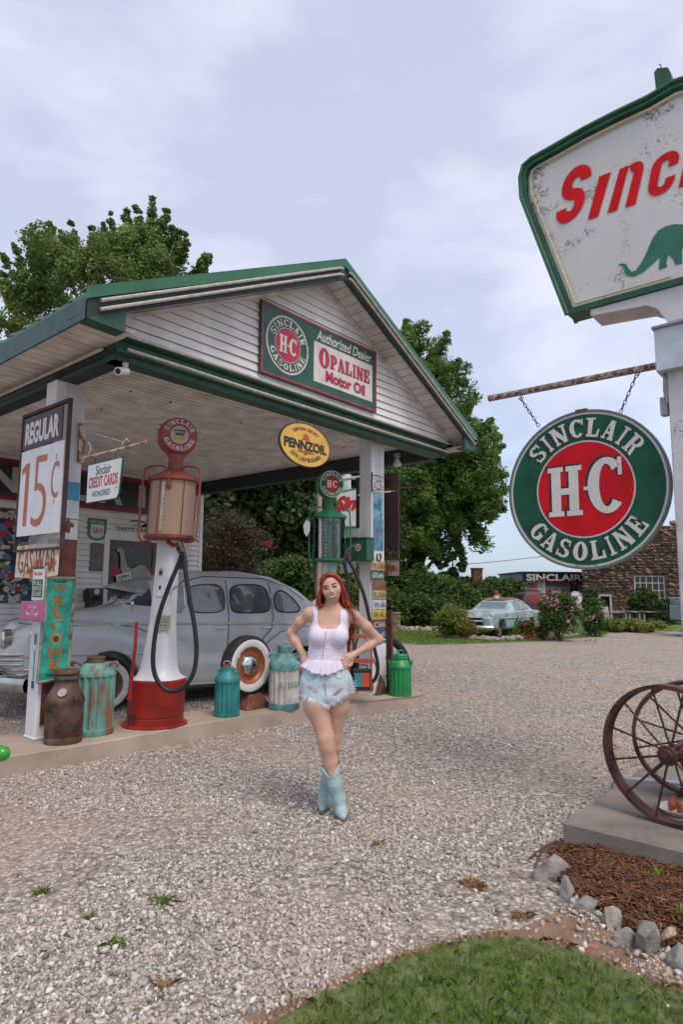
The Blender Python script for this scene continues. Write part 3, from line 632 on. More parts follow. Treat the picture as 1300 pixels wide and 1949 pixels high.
# roof sheets with ribs
rf = Mb()
for s in (-1, 1):
    e = UE0 if s < 0 else UE1
    n = Vector((s * slope, 0, 1)).normalized()
    rf.hexa([(e, VO, ZE), (e, 17, ZE), (UM, 17, ZR), (UM, VO, ZR)], [(e, VO, ZE + .03), (e, 17, ZE + .03), (UM, 17, ZR + .03), (UM, VO, ZR + .03)])
    v = VO + .3
    while v < 17:
        rf.hexa([(e - s * -.01, v - .03, ZE + .028), (e - s * -.01, v + .03, ZE + .028), (UM, v + .03, ZR + .028), (UM, v - .03, ZR + .028)], [(e, v - .015, ZE + .055), (e, v + .015, ZE + .055), (UM, v + .015, ZR + .055), (UM, v - .015, ZR + .055)]); v += .3
roof = part(rf, 'roof', groof)
# rake trim (visible green strip on top, dark fascia, overhang soffit)
def rake(m, off0, off1, v0, v1, e0=0, dz=0):
    for s in (-1, 1):
        e = (UE0 if s < 0 else UE1) + s * e0; zz = zr(e)
        m.hexa([(e, v0, zz + off0), (e, v1, zz + off0), (UM, v1, ZR + off0), (UM, v0, ZR + off0)], [(e, v0, zz + off1), (e, v1, zz + off1), (UM, v1, ZR + off1), (UM, v0, ZR + off1)])
m = Mb(); rake(m, -.035, .062, VO - .035, VO - .003, .01); rake(m, .063, .075, VO - .035, VO + .12, .01); part(m, 'rake_flashing', groof, parent=roof)
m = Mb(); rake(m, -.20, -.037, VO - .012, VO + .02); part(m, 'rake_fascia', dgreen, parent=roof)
m = Mb()
for s in (-1, 1):     # overhang soffit planks under the rake
    e = UE0 if s < 0 else UE1; k = 26
    for i in range(k):
        a = e + (UM - e) * (i + .06) / k; b = e + (UM - e) * (i + .94) / k
        m.hexa([(a, VO + .021, zr(a) - .15), (a, V0, zr(a) - .15), (b, V0, zr(b) - .15), (b, VO + .021, zr(b) - .15)], [(a, VO + .021, zr(a) - .14), (a, V0, zr(a) - .14), (b, V0, zr(b) - .14), (b, VO + .021, zr(b) - .14)])
    m.hexa([(e, VO + .021, zr(e) - .138), (e, V0, zr(e) - .138), (UM, V0, ZR - .138), (UM, VO + .021, ZR - .138)], [(e, VO + .021, zr(e) - .13), (e, V0, zr(e) - .13), (UM, V0, ZR - .13), (UM, VO + .021, ZR - .13)])
part(m, 'rake_soffit', soff2, parent=roof)
m = Mb()
for s in (-1, 1):  # trim strip where siding meets overhang
    e = UL if s < 0 else UR
    m.hexa([(e, V0 - .04, zr(e) - .20), (e, V0 - .017, zr(e) - .20), (UM, V0 - .017, ZR - .20), (UM, V0 - .04, ZR - .20)], [(e, V0 - .04, zr(e) - .16), (e, V0 - .017, zr(e) - .16), (UM, V0 - .017, ZR - .16), (UM, V0 - .04, ZR - .16)])
part(m, 'gable_trim', soff2, parent=roof)
# rake neon tubes
for dz in (-.075, -.155):
    for s in (-1, 1):
        e = (UE0 if s < 0 else UE1) - s * .1
        pts = [(e + (UM - s * -.06 - e) * t, VO - .05, zr(e + (UM - e) * t) + dz - (0 if t < 1 else .02)) for t in (0, .02, .25, .26, .5, .51, .75, .98, 1)]
        part(Mb().tube(pts, .017, 8), 'neon_tube', tubem, parent=roof, smooth=True)
# eaves: side fascia, soffit and front returns
for s, e, ub in ((-1, UE0, UL), (1, UE1, UR)):
    m = Mb(); x0, x1 = sorted((e, e + s * -.02)); m.box(x0, x1, VO - .01, 17, ZE - .20, ZE + .0); part(m, 'eave_fascia', dteal, parent=roof)
    m = Mb(); v = VO + .03
    while v < 12.5:
        x0, x1 = sorted((e - s * .021, ub)); m.box(x0, x1, v + .008, v + .142, ZE - .175, ZE - .16); m.box(x0, x1, v, v + .15, ZE - .159, ZE - .155); v += .15
    part(m, 'eave_soffit', soff2, parent=roof)
    w_ = .36; m = Mb(); m.poly([(e - s * .022, ZE - .2), (e - s * w_, ZE - .2), (e - s * w_, zr(e - s * w_) - .2), (e - s * .022, zr(e - s * .022) - .2)], VO - .011, .055); m.poly([(e - s * .022, ZE - .2), (e - s * w_, ZE - .2), (e - s * w_, ZE - .215), (e - s * .022, ZE - .203)], VO - .013, .16)
    part(m, 'eave_return', green, parent=roof)
# ceiling: corrugated panels running along the front
m = Mb(); v = V0 + .12
while v < VB:
    m.hexa([(UL + .05, v, ZC + .0), (UR - .05, v, ZC + .0), (UR - .05, v + .085, ZC + .0), (UL + .05, v + .085, ZC + .0)], [(UL + .05, v, ZC + .018), (UR - .05, v, ZC + .018), (UR - .05, v + .085, ZC + .018), (UL + .05, v + .085, ZC + .018)])
    m.box(UL + .05, UR - .05, v + .085, v + .115, ZC + .016, ZC + .024); v += .115
ceil = part(m, 'ceiling', soff)
m = Mb()
for _ in range(80):
    u, v = random.uniform(UL + .2, UR - .3), random.uniform(V0 + .3, VB - .5); m.sphere((u, v, ZC), random.uniform(.008, .02), 6, 4, (1, 1, .6))
part(m, 'mud_nests', M('mud nest', (.10, .075, .06), .95), parent=ceil)
# cove beams
def beam(name, p0, p1, nrm, mat, ext=0):
    q0, q1 = Vector(p0), Vector(p1); d = (q1 - q0).normalized(); n_ = Vector(nrm); m = Mb()
    prof = [(-.03, ZB1 + .02), (-.055, ZB1), (-.05, ZB1 - .035), (0.0, ZB1 - .055), (.012, ZB1 - .11), (-.035, ZB1 - .145), (-.04, ZB1 - .165), (0.005, ZB1 - .185), (.015, ZB1 - .235), (-.01, ZB0), (.16, ZB0), (.16, ZC)]
    k = len(prof)
    # offsets measured inward (+) along n_
    for q in (q0 - d * ext, q1 + d * 0): 
        for o_, z in prof: m.v.append(tuple(Vector((q.x, q.y, 0)) + n_ * o_ + Vector((0, 0, z))))
    m.f = [(i, (i + 1) % k, k + (i + 1) % k, k + i) for i in range(k)] + [tuple(range(k)), tuple(range(k, 2 * k))]
    o = part(m, name, mat); bm = bmesh.new(); bm.from_mesh(o.data); bmesh.ops.recalc_face_normals(bm, faces=bm.faces); bm.to_mesh(o.data); bm.free()
    for z in (ZB1 - .012, ZB1 - .15):
        L_ = (q1 - q0).length; pts = []
        for t in np.linspace(.08, L_ - .05, 9): c = q0 + d * t - n_ * .085; pts.append((c.x, c.y, z + random.uniform(-.004, .004)))
        part(Mb().tube(pts, .016, 8), 'neon_tube', tubem, parent=o, smooth=True)
    return o
beam('front_beam', (UL, V0, 0), (UR, V0, 0), (0, 1, 0), green)
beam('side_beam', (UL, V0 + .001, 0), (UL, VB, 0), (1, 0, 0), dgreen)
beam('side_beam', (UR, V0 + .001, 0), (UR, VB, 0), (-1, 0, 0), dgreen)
# posts
m = Mb().box(2.936, 3.25, 6.345, 6.56, .165, ZB0 + .004); m.box(2.926, 3.26, 6.335, 6.57, .165, .19)
post1 = part(m, 'post', postw, bevel=.008); m = Mb().box(3.02, 3.045, 6.335, 6.344, .2, ZB0 - .002); part(m, 'batten', postw, parent=post1)
m = Mb().box(7.222, 7.53, 5.606, 5.83, .165, ZC - .002); m.box(7.212, 7.54, 5.596, 5.84, .165, .185)
post2 = part(m, 'post', postw, bevel=.008)
# walls
def clap(m, u0, u1, v, z0, z1, p=.1, holes=()):
    z = z0
    while z < z1 - .01:
        zt = min(z + p, z1); segs = [(u0, u1)]
        for a, b, c, d in holes:
            if z < d and zt > c:
                segs = [s for x, y in segs for s in ((x, min(y, a)), (max(x, b), y)) if s[1] - s[0] > .01]
        for a, b in segs: m.hexa([(a, v - .03, z + .008), (b, v - .03, z + .008), (b, v + .02, z + .008), (a, v + .02, z + .008)], [(a, v - .006, zt), (b, v - .006, zt), (b, v + .02, zt), (a, v + .02, zt)])
        z = zt
m = Mb(); clap(m, 2.0, 8.93, VB, .05, ZC, .11, ((6.03 * KB, 7.22 * KB, 0, 2.68),))
m.box(2.06, 6.6, VB + .021, VB + .05, .05, ZC - .01); m.box(7.96, 8.87, VB + .021, VB + .05, .05, ZC - .01); m.box(6.6, 7.96, VB + .021, VB + .05, 2.7, ZC - .01); m.box(8.88, 8.93, VB + .051, 16.8, .05, 3.95); m.box(2.0, 2.05, VB + .051, 16.8, .05, 3.95); m.box(2.0, 8.93, 16.8, 16.85, .05, 3.95)
wall = part(m, 'wall', white)
m = Mb().box(8.935, 9.02, VB - .03, VB + .05, .05, ZC); m.box(5.72, 5.87, VB - .05, VB - .017, .05, 3.1); part(m, 'corner_board', white, parent=wall)
m = Mb().box(2.0, 8.93, VB - .045, VB - .017, ZC - .12, ZC - .01); part(m, 'frieze_board', white, parent=wall)
# door
def kx(x): return x * KB
def kz(z): return max(.05, 1.6 + (z - 1.6) * KB)
def kb(m, a, b, c, d_, e, f): return m.box(kx(a), kx(b), VB + c, VB + d_, kz(e), kz(f))
m = kb(Mb(), 6.03, 6.13, -.04, .03, .05, 2.6); kb(m, 7.12, 7.22, -.04, .03, .05, 2.6); kb(m, 6.13, 7.12, -.04, .03, 2.5, 2.6)
part(m, 'door_frame', white)
m = kb(Mb(), 6.14, 6.21, -.02, .03, .08, 2.49); kb(m, 7.04, 7.11, -.02, .03, .08, 2.49); kb(m, 6.21, 7.04, -.02, .03, 2.42, 2.49); kb(m, 6.21, 7.04, -.02, .03, .08, .9)
door = part(m, 'door', M('door varnish', (.12, .042, .022), .4, var=.25, vscale=12))
part(kb(Mb(), 6.21, 7.04, 0, .01, .9, 2.42), 'door_pane', M('dark pane', (.012, .014, .016), .08, var=.1), parent=door)
part(kb(Mb(), 6.212, 7.038, -.012, -.004, 1.83, 2.0), 'red_band', M('red paint', (.42, .015, .02), .5), parent=door)
# security camera, bulb and drip pipe
c = thing('security_camera', 'small white security camera under the left corner of the canopy', 'camera', W(UL + .1, V0 - .02, ZB0 - .02), RF)
Mb().tube([(0, 0, 0), (0, -.01, -.05)], [.03, .02], 10).build('bracket', M('cam grey', (.45, .44, .42)), c); Mb().tube([(.03, .02, -.06), (-.1, -.05, -.11)], [.036, .038], 14).build('housing', M('cam white', (.75, .75, .74), .4), c, smooth=True)
Mb().tube([(-.1005, -.0503, -.1102), (-.112, -.056, -.1145)], [.028, .02], 14).build('lens', M('cam black', (.01, .01, .01), .2), c)
c = thing('light_bulb', 'bare white flood bulb under the right corner of the canopy', 'light bulb', W(8.2, V0 + .5, ZB0 + .05), RF)
Mb().lathe([(.045, 0), (.045, -.05), (.03, -.055), (.03, -.09)], 12).build('socket', M('cam grey', (.45, .44, .42)), c); Mb().lathe([(.03, -.09), (.045, -.12), (.07, -.17), (.065, -.2), (0, -.21)], 14).build('bulb', M('bulb glass', (.75, .75, .75), .15), c, smooth=True)

# ------------------------------------------------------------ SIGNS (local x to the viewer's right, z up, face towards -y)
black = M('black paint', (.012, .012, .014), .45); redp = M('red enamel', (.46, .008, .016), .3, var=.1, dirt=.05); wht = M('white enamel', (.58, .565, .54), .32, var=.06, vscale=5, dirt=.08, rust=.12, rscale=3)
cream = M('cream letter', (.60, .58, .53), .4, var=.05); hcg = M('sign green', (.010, .085, .043), .35, var=.15, dirt=.05, spec=.2); hcr = M('sign red', (.55, .003, .010), .35, var=.12, vscale=5, spec=.2); rusty = M('rusty iron', (.15, .065, .04), .85, var=.35, vscale=12, bump=.5, rust=.4)
def hc_disc(root, r, shadow=True, full=True, thick=.02, txt=True, big=True, mats=None):
    mb = Mb().disc(0, 0, r, -thick / 2, 72, thick); base = mb.build('disc', wht, root)
    Mb().ring(0, 0, r * .62, r * .955, -thick / 2 - .002, 96).build('green_ring', hcg, root)
    Mb().disc(0, 0, r * .60, -thick / 2 - .002, 72).build('red_center', hcr, root)
    Mb().ring(0, 0, r * .985, r * 1.012, -thick / 2 - .01, 72, thick + .02).build('rim', M('rim grey', (.12, .14, .13), .5), root)
    y = -thick / 2 - .004
    if shadow:
        b = Mb(); ring_text(b, 'SINCLAIR', 0, 0, r * .665, r * .905, 88, 116, y, True, dx=-.034 * r, dz=-.026 * r); b.build('letter_shadow', black, root)
        b = Mb(); ring_text(b, 'GASOLINE', 0, 0, r * .665, r * .905, 270, 116, y, False, dx=-.036 * r, dz=.016 * r); b.build('letter_shadow', black, root)
    b = Mb(); ring_text(b, 'SINCLAIR', 0, 0, r * .665, r * .905, 88, 116, y - .003, True); b.build('ring_letters', cream, root); b = Mb(); ring_text(b, 'GASOLINE', 0, 0, r * .665, r * .905, 270, 116, y - .003, False); b.build('ring_letters', cream, root)
    def put(bm, dx, dz, yy):
        slab_text(bm, 'H', lambda s, t: ((-.46 + .44 * s + dx) * r, (-.33 + .64 * t + dz) * r), yy)
        slab_text(bm, 'C', lambda s, t: ((.05 + .43 * s + dx) * r, (-.33 + .70 * t + dz) * r), yy)
    if shadow: b = Mb(); put(b, -.03, .028, y); b.build('center_shadow', black, root)
    b = Mb(); put(b, 0, 0, y - .003); b.poly([(-.0 * r, -.02 * r), (.08 * r, -.02 * r), (.08 * r, .025 * r), (-.0 * r, .025 * r)], y - .0052)
    b.build('center_letters', cream, root)

# 1. gable billboard
def onV(px, py, v): p = uv(PL(px, py, VV * v, VV)); return p
vb = V0 - .05
a = thing('oil_sign', 'green gable billboard reading Authorized Dealer Opaline Motor Oil with a round gasoline emblem', 'sign', W(4.75, vb, 4.06), RF)
BW, BH = 2.17, .87
Mb().box(0, BW, -.012, .03, 0, BH).build('board', M('board green', (.018, .085, .055), .42, var=.18, vscale=6, dirt=.2), a)
m = Mb()
for t, o_ in ((.022, 0), ):
    m.box(.005, BW - .005, -.018, -.0125, .005, .03); m.box(.005, BW - .005, -.018, -.0125, BH - .03, BH - .005); m.box(.005, .03, -.018, -.0125, .0305, BH - .0305); m.box(BW - .03, BW - .005, -.018, -.0125, .0305, BH - .0305)
m.build('border', M('board red', (.36, .04, .05), .45, var=.2), a)
em = bpy.data.objects.new('emblem', None); COL.objects.link(em); em.parent = a; em.location = (.43, -.016, .44)
r = .355; Mb().disc(0, 0, r, 0, 64).build('emblem_disc', M('board pink white', (.62, .52, .50), .45, var=.1), em); Mb().ring(0, 0, r * .6, r * .93, -.0015, 64).build('emblem_ring', M('board green', (.02, .09, .055)), em)
Mb().disc(0, 0, r * .575, -.0015, 64).build('emblem_center', M('board crimson', (.45, .02, .05), .45), em)
b = Mb(); ring_text(b, 'SINCLAIR', 0, 0, r * .65, r * .88, 90, 150, -.003, True); ring_text(b, 'GASOLINE', 0, 0, r * .65, r * .88, 270, 150, -.003, False)
slab_text(b, 'H', lambda s, t: ((-.40 + .36 * s) * r, (-.3 + .6 * t) * r), -.003); slab_text(b, 'C', lambda s, t: ((.06 + .36 * s) * r, (-.3 + .6 * t) * r), -.003); slab_text(b, '-', lambda s, t: ((-.03 + .08 * s) * r, (-.3 + .6 * t) * r), -.003)
b.build('emblem_letters', M('board cream', (.66, .62, .53), .45), em)
fit(Mb(), 'Authorized Dealer', .93, 2.05, .675, .81, -.016, .012, .25).build('dealer_letters', M('board cream', (.66, .62, .53), .45), a)
Mb().box(.885, 2.07, -.018, -.0125, .125, .645).build('panel', M('board pale', (.62, .57, .53), .45, var=.06, dirt=.1), a)
b = Mb(); y = -.0215; x = .965
m2 = Mb()
def word(s_, x0, x1, z0, z1, first=1.25, mat1=None):
    n = len(s_); wts = [{'I': .6, 'i': .5, 'l': .5, ' ': .4}.get(c, 1) * (first if k == 0 else 1) for k, c in enumerate(s_)]; T = sum(wts); x = x0
    for k, c in enumerate(s_):
        w_ = wts[k] / T * (x1 - x0)
        if c != ' ':
            for q, (bb, dx_, ex) in enumerate(((m2, .012, 0.004), (b, 0, 0))):
                hh = z1 if k == 0 else z0 + (z1 - z0) * .78
                zz = z0 - (.03 if k == 0 and first > 1.3 else 0)
                if c in 'OPALINE': slab_text(bb, c, lambda s, t: (x + w_ * (.06 + .88 * s) + dx_, zz + (hh - zz) * t - dx_ * .3), y - q * .003)
                else: fit(bb, c, x + w_ * .07 + dx_, x + w_ * .93 + dx_, z0 - dx_ * .3, hh, y - q * .003, .035)
        x += w_
word('OPALINE', .96, 2.01, .37, .60, 1.45)
b.build('oil_letters', M('board crimson', (.45, .02, .05), .45), a); m2.build('oil_shadow', M('board plum', (.11, .05, .09), .5), a)
b = Mb(); m2 = Mb(); fit(m2, 'Motor Oil', 1.11, 1.905, .172, .318, -.0215, .03); fit(b, 'Motor Oil', 1.10, 1.895, .176, .322, -.0245, .022)
b.build('motor_letters', M('board crimson', (.45, .02, .05), .45), a); m2.build('motor_shadow', M('board plum', (.11, .05, .09), .5), a)

# 2. oval lubrication sign hanging from the beam
a = thing('oval_sign', 'yellow oval sign reading Pennzoil Safe Lubrication hanging under the canopy beam', 'sign', W(5.55, V0 - .02, 3.36), RF)
yel = M('sign yellow', (.68, .40, .06), .35, var=.08, dirt=.05); ex = 1.66; rr = .265
Mb().disc(0, 0, rr, -.01, 64, .02, ex).build('disc', yel, a); Mb().ring(0, 0, rr * .985, rr * 1.015, -.014, 64, .028, ex).build('rim', M('rim dark', (.03, .03, .02), .5), a)
b = Mb(); fit(b, 'PENNZOIL', -.375, .375, -.07, .05, -.014, .045); b.build('name_letters', black, a)
b = Mb(); ring_text(b, 'Safe Lubrication', 0, .015, rr * .66, rr * .84, 270, 105, -.013, False, 1.6, .92, slabf=False, bold=.012); ring_text(b, 'Supreme Quality', 0, -.015, rr * .72, rr * .86, 90, 85, -.013, True, 1.6, .92, slabf=False, bold=.005); b.build('small_letters', M('letter brown', (.06, .035, .02), .5), a)
b = Mb().poly([(-.13, -.078), (-.15, -.10), (.15, -.10), (.13, -.078)], -.013); b.poly([(-.04, -.104), (.04, -.104), (.02, -.125), (-.02, -.125)], -.013); b.poly([(-.075, .058), (.075, .058), (.05, .085), (.045, .115), (-.045, .115), (-.05, .085)], -.013); b.poly([(-.03, .119), (.03, .119), (.02, .14), (-.02, .14)], -.013); b.build('bell', M('bell orange', (.50, .08, .015), .45), a)
for x in (-.16, .16): Mb().tube([(x, 0, .25), (x, 0, .33), (x + .012, 0, .35), (x, 0, .46)], .005, 6).build('hanger', black, a)

# 3. band sign on the wall
a = thing('band_sign', 'long black wall sign with big cream SINCLAIR letters and red border behind the pumps', 'sign', W(2.3 * KB, VB - .06, 1.6 + 1.42 * KB), RF); a.scale = (KB,) * 3
Mb().box(0, 5.3, -.02, .04, 0, .66).build('board', M('sign black', (.012, .012, .016), .35, var=.2), a)
m = Mb().box(0, 5.3, -.032, -.021, .0, .055); m.box(0, 5.3, -.032, -.021, .60, .66); m.box(0, 5.3, -.0235, -.021, .075, .09); m.box(0, 5.3, -.0235, -.021, .57, .585); m.build('border', M('sign dark red', (.20, .01, .02), .45), a)
for c, u in zip('SINCLAIR', (3.0, 3.55, 4.22, 4.84, 5.42, 6.08, 6.72, 7.25)): fit(Mb(), c, u - 2.3 - (.24 if c != 'I' else .075), u - 2.3 + (.24 if c != 'I' else .075), .12, .54, -.024, .05).build('letter', M('dull cream', (.42, .41, .38), .5), a)

# 4. price sign on the left post (stands edgeways, seen from the drive)
def side(name, lab, cat, u, v, z): return thing(name, lab, cat, W(u, v, z), RS)
maroon = M('price maroon', (.065, .018, .022), .5, var=.2, dirt=.15); frame = M('rusty frame', (.06, .025, .022), .7, var=.3, rust=.25)
a = side('price_sign', 'framed price sign reading REGULAR 15 cents on the left canopy post', 'sign', 2.914, 7.0, 1.98)   # x from 0 (v=7.02) to 1.02
PW = 1.03
m = Mb(); m.box(0, PW, -.02, .02, 1.44, 1.47); m.box(0, .022, -.02, .02, 0, 1.44); m.box(PW - .022, PW, -.02, .02, 0, 1.44); m.box(.022, PW - .022, -.02, .02, 0, .02); m.build('frame', frame, a)
Mb().box(.03, .90, -.012, .0, 1.08, 1.42).build('top_panel', maroon, a); Mb().box(.03, .97, -.012, .0, .16, 1.06).build('price_panel', M('price white', (.66, .66, .67), .4, var=.05, dirt=.1), a)
fit(Mb(), 'REGULAR', .09, .84, 1.12, 1.36, -.0135, .045).build('regular_letters', cream, a)
m = Mb(); m.box(.16, .245, -.0135, -.0125, .26, .92); m.poly([(.16, .92), (.07, .87), (.07, .80), (.16, .84)], -.0135); fit(m, '5', .34, .66, .24, .97, -.0135, -.012); m.build('price_figures', M('figure copper', (.42, .13, .06), .5, var=.15), a)
m = Mb(); fit(m, 'c', .74, .90, .50, .87, -.0135, -.012); m.box(.815, .83, -.0135, -.0125, .44, .49); m.box(.815, .83, -.0135, -.0125, .88, .94); m.build('cent_mark', M('figure copper', (.42, .13, .06)), a)
# expanded metal strips
m = Mb()
def xmesh(m, x0, x1, z0, z1, s_=.022):
    n = int((x1 - x0 + z1 - z0) / s_)
    for i in range(n):
        d = i * s_
        for sg in (0, 1):
            pts = []
            xa, za = (x0 + d, z0) if d < x1 - x0 else (x1, z0 + d - (x1 - x0)); xb, zb = (x0, z0 + d) if d < z1 - z0 else (x0 + d - (z1 - z0), z1)
            if sg: za, zb = z1 - (za - z0), z1 - (zb - z0)
            m.tube([(xa, 0, za), (xb, 0, zb)], .0022, 3, False)
xmesh(m, .905, 1.005, 1.08, 1.43); m.build('wire_mesh', M('mesh grey', (.34, .32, .30), .6), a); m = Mb(); xmesh(m, .30, .98, .02, .15); m.build('wire_mesh', M('mesh grey', (.34, .32, .30), .6), a)
a = side('rusty_sign', 'rust stained sheet sign reading GAS WAR hanging below the price sign', 'sign', 2.914, 6.97, 1.70)
m = Mb(); m.poly([(0, .02), (.5, 0), (.93, .03), (.94, .33), (.45, .35), (.01, .34)], 0, .006); m.build('sheet', M('rust stained enamel', (.62, .55, .46), .7, var=.12, rust=.48, rcol=(.40, .14, .05), rscale=4), a)
fit(Mb(), 'GAS WAR', .07, .88, .06, .29, -.004, .0).build('letters', M('rust letters', (.28, .07, .035), .7), a)
# scroll bracket with hanging card sign
a = thing('sign_bracket', 'peeling rusty scroll bracket reaching out from the left canopy post', 'bracket', W(3.0, 6.3, 2.85), RS)
pk = M('peeling paint', (.50, .46, .40), .8, var=.1, rust=.55, rcol=(.30, .10, .035), rscale=9); 
def lp(root, px, py, n_=UU, o=None): return to_local(root, PL(px, py, Vector(root.location) if o is None else o, n_))
q = [to_local(a, PL(px, py, W(0, 6.33), VV)) for px, py in ((147, 880), (158, 881), (163, 809), (150, 806))]; o_ = to_local(a, Vector(a.location) - VV * .02); Mb().hexa(q, [v + o_ for v in q]).build('wall_plate', pk, a)
Mb().tube([lp(a, *q) for q in ((158, 872), (175, 868), (245, 851))], .013, 8).build('arm', pk, a, smooth=True)
Mb().tube([lp(a, *q) for q in ((168, 866), (173, 856), (171, 845), (167, 842))], .008, 6).build('scroll', pk, a, smooth=True)
Mb().tube([lp(a, *q) for q in ((232, 846), (240, 836), (247, 842), (243, 850), (262, 845), (272, 843), (277, 840), (278, 846))], .009, 6).build('scroll', pk, a, smooth=True)
Mb().tube([lp(a, *q) for q in ((160, 820), (190, 828), (236, 842))], .003, 5).build('brace_wire', pk, a)
a = side('card_sign', 'small white sign with green rim reading Sinclair Credit Cards Honored hanging from the bracket', 'sign', 2.99, 5.70, 2.40)
Mb().poly([(0, 0), (.53, 0), (.565, .04), (.60, .36), (.56, .365), (.0, .36)], -.006, .012).build('plate', M('card white', (.66, .67, .66), .35, var=.05, dirt=.05), a)
m = Mb(); P = [(0, 0), (.53, 0), (.565, .04), (.60, .36), (.0, .36)]
for i in range(5):
    p, q = P[i], P[(i + 1) % 5]; m.tube([(p[0], 0, p[1]), (q[0], 0, q[1])], .008, 6)
m.build('rim', hcg, a)
fit(Mb(), 'Sinclair', .15, .42, .245, .335, -.0075, .01).build('name_letters', hcg, a); fit(Mb(), 'CREDIT CARDS', .03, .54, .13, .235, -.0075, .03).build('credit_letters', redp, a); fit(Mb(), 'HONORED', .11, .42, .045, .10, -.0075, .01).build('honored_letters', hcg, a)
for x in (.12, .47): Mb().tube([(x, 0, .36), (x, 0, .41)], .005, 5).build('hanger', black, a)
# left post dressing: steel panels, poster, bracket piece, stickers
rp = M('oxide red steel', (.13, .04, .028), .6, var=.25, vscale=8, dirt=.2, rust=.2)
def post_f(name, lab, cat, u, z, v=6.335): return thing(name, lab, cat, W(u, v - .001, z), RF)
a = post_f('steel_panel', 'upper oxide red steel panel on the front of the left post', 'panel', 2.95, 1.58); Mb().box(0, .29, -.008, 0, 0, .52).build('sheet', rp, a)
a = post_f('steel_panel', 'lower oxide red steel panel on the left post beside the milk can', 'panel', 2.97, .30); Mb().box(0, .25, -.008, 0, 0, .55).build('sheet', rp, a)
a = post_f('blue_poster', 'small blue and white poster high on the left post beside the price sign', 'poster', 3.10, 2.28); Mb().box(0, .14, -.004, 0, 0, .42).build('paper', M('poster white', (.62, .64, .66), .5), a); m = Mb().box(.005, .135, -.006, -.0045, .22, .41); m.build('blue_print', M('poster blue', (.05, .28, .42), .5), a)
Mb().box(.005, .135, -.0055, -.0045, .02, .035).build('blue_line', M('poster blue', (.05, .28, .42)), a)
a = thing('rusty_hook', 'rusted iron hook plate beside the bottom corner of the price sign', 'hook', W(2.95, 6.0, 2.18), RS)
m = Mb().poly([(-.06, -.02), (.05, -.05), (.06, .02), (.12, .0), (.12, .03), (.05, .06), (.02, .10), (0, .04), (-.06, .03)], 0, .02); m.build('plate', rusty, a)
a = post_f('welcome_board', 'tall turquoise board reading WELCOME with a sunflower leaning on the left post', 'board', 2.955, .62, 6.27)
# leaning board measured on the photo: lower-left, lower-right, upper-right, upper-left
q = [to_local(a, PL(px, py, Vector(a.location), VV)) for px, py in ((71, 1299), (128, 1289), (142, 1101), (88, 1099))]
def bm_(s, t, y): 
    p = [(1 - s) * (1 - t), s * (1 - t), s * t, (1 - s) * t]; return (sum(k * v.x for k, v in zip(p, q)), y, sum(k * v.z for k, v in zip(p, q)))
m = Mb(); m.hexa([bm_(0, 0, 0), bm_(1, 0, 0), bm_(1, 0, .02), bm_(0, 0, .02)], [bm_(0, 1, 0), bm_(1, 1, 0), bm_(1, 1, .02), bm_(0, 1, .02)]); m.build('board', M('turquoise paint', (.02, .36, .27), .5, var=.3, vscale=7, rust=.15), a)
m = Mb()
for e_ in (((0, 0), (1, 0)), ((1, 0), (1, 1)), ((1, 1), (0, 1)), ((0, 1), (0, 0))): m.tube([bm_(*e_[0], -.004), bm_(*e_[1], -.004)], .016, 6)
m.build('frame', M('board frame', (.24, .27, .20), .7, var=.2, rust=.45), a)
org = M('stencil orange', (.42, .12, .015), .55, var=.15)
m = Mb(); rows = [('W', .90), ('E', .775), ('L', .655), ('C', .535), ('M', .27), ('E', .15)]
for c, t in rows:
    s0, s1 = (.22, .78) if c in 'WM' else (.30, .70)
    if c in 'LCE' or c == 'M':
        slab_text(m, c, lambda s, t2: (lambda v: (v[0], v[2]))(bm_(s0 + (s1 - s0) * s, t - .045 + .09 * t2, 0)), -.003)
    else:
        Q = [bm_(s0, t - .045, 0), bm_(s1, t - .045, 0), bm_(s1, t + .045, 0), bm_(s0, t + .045, 0)]; fit(m, c, 0, 1, 0, 1, -.003, .008, quad=[(v[0], v[2]) for v in Q])
m.build('letters', org, a)
c = bm_(.5, .40, 0); fl = Mb()
for k in range(16):
    an = k * math.pi / 8; fl.poly([(c[0] + math.cos(an - .13) * .025, c[2] + math.sin(an - .13) * .025), (c[0] + math.cos(an - .1) * .052, c[2] + math.sin(an - .1) * .052), (c[0] + math.cos(an) * .07, c[2] + math.sin(an) * .07), (c[0] + math.cos(an + .1) * .052, c[2] + math.sin(an + .1) * .052), (c[0] + math.cos(an + .13) * .025, c[2] + math.sin(an + .13) * .025)], -.003)
fl.build('sunflower_petals', M('petal', (.55, .24, .01), .5), a); Mb().disc(c[0], c[2], .028, -.005, 20).build('sunflower_center', M('flower brown', (.08, .03, .012), .8), a)
for s_, t in ((.5, .96), (.5, .05)):
    v = bm_(s_, t, 0); m = Mb()
    for k in range(3): m.tube([(v[0] - .07, -.003, v[2] + k * .01), (v[0] - .02, -.003, v[2] + .012 - k * .01), (v[0] + .03, -.003, v[2] - .005 + k * .01), (v[0] + .075, -.003, v[2] + .008)], .0022, 4)
    m.build('scrollwork', M('scroll dark', (.05, .10, .05), .6), a)
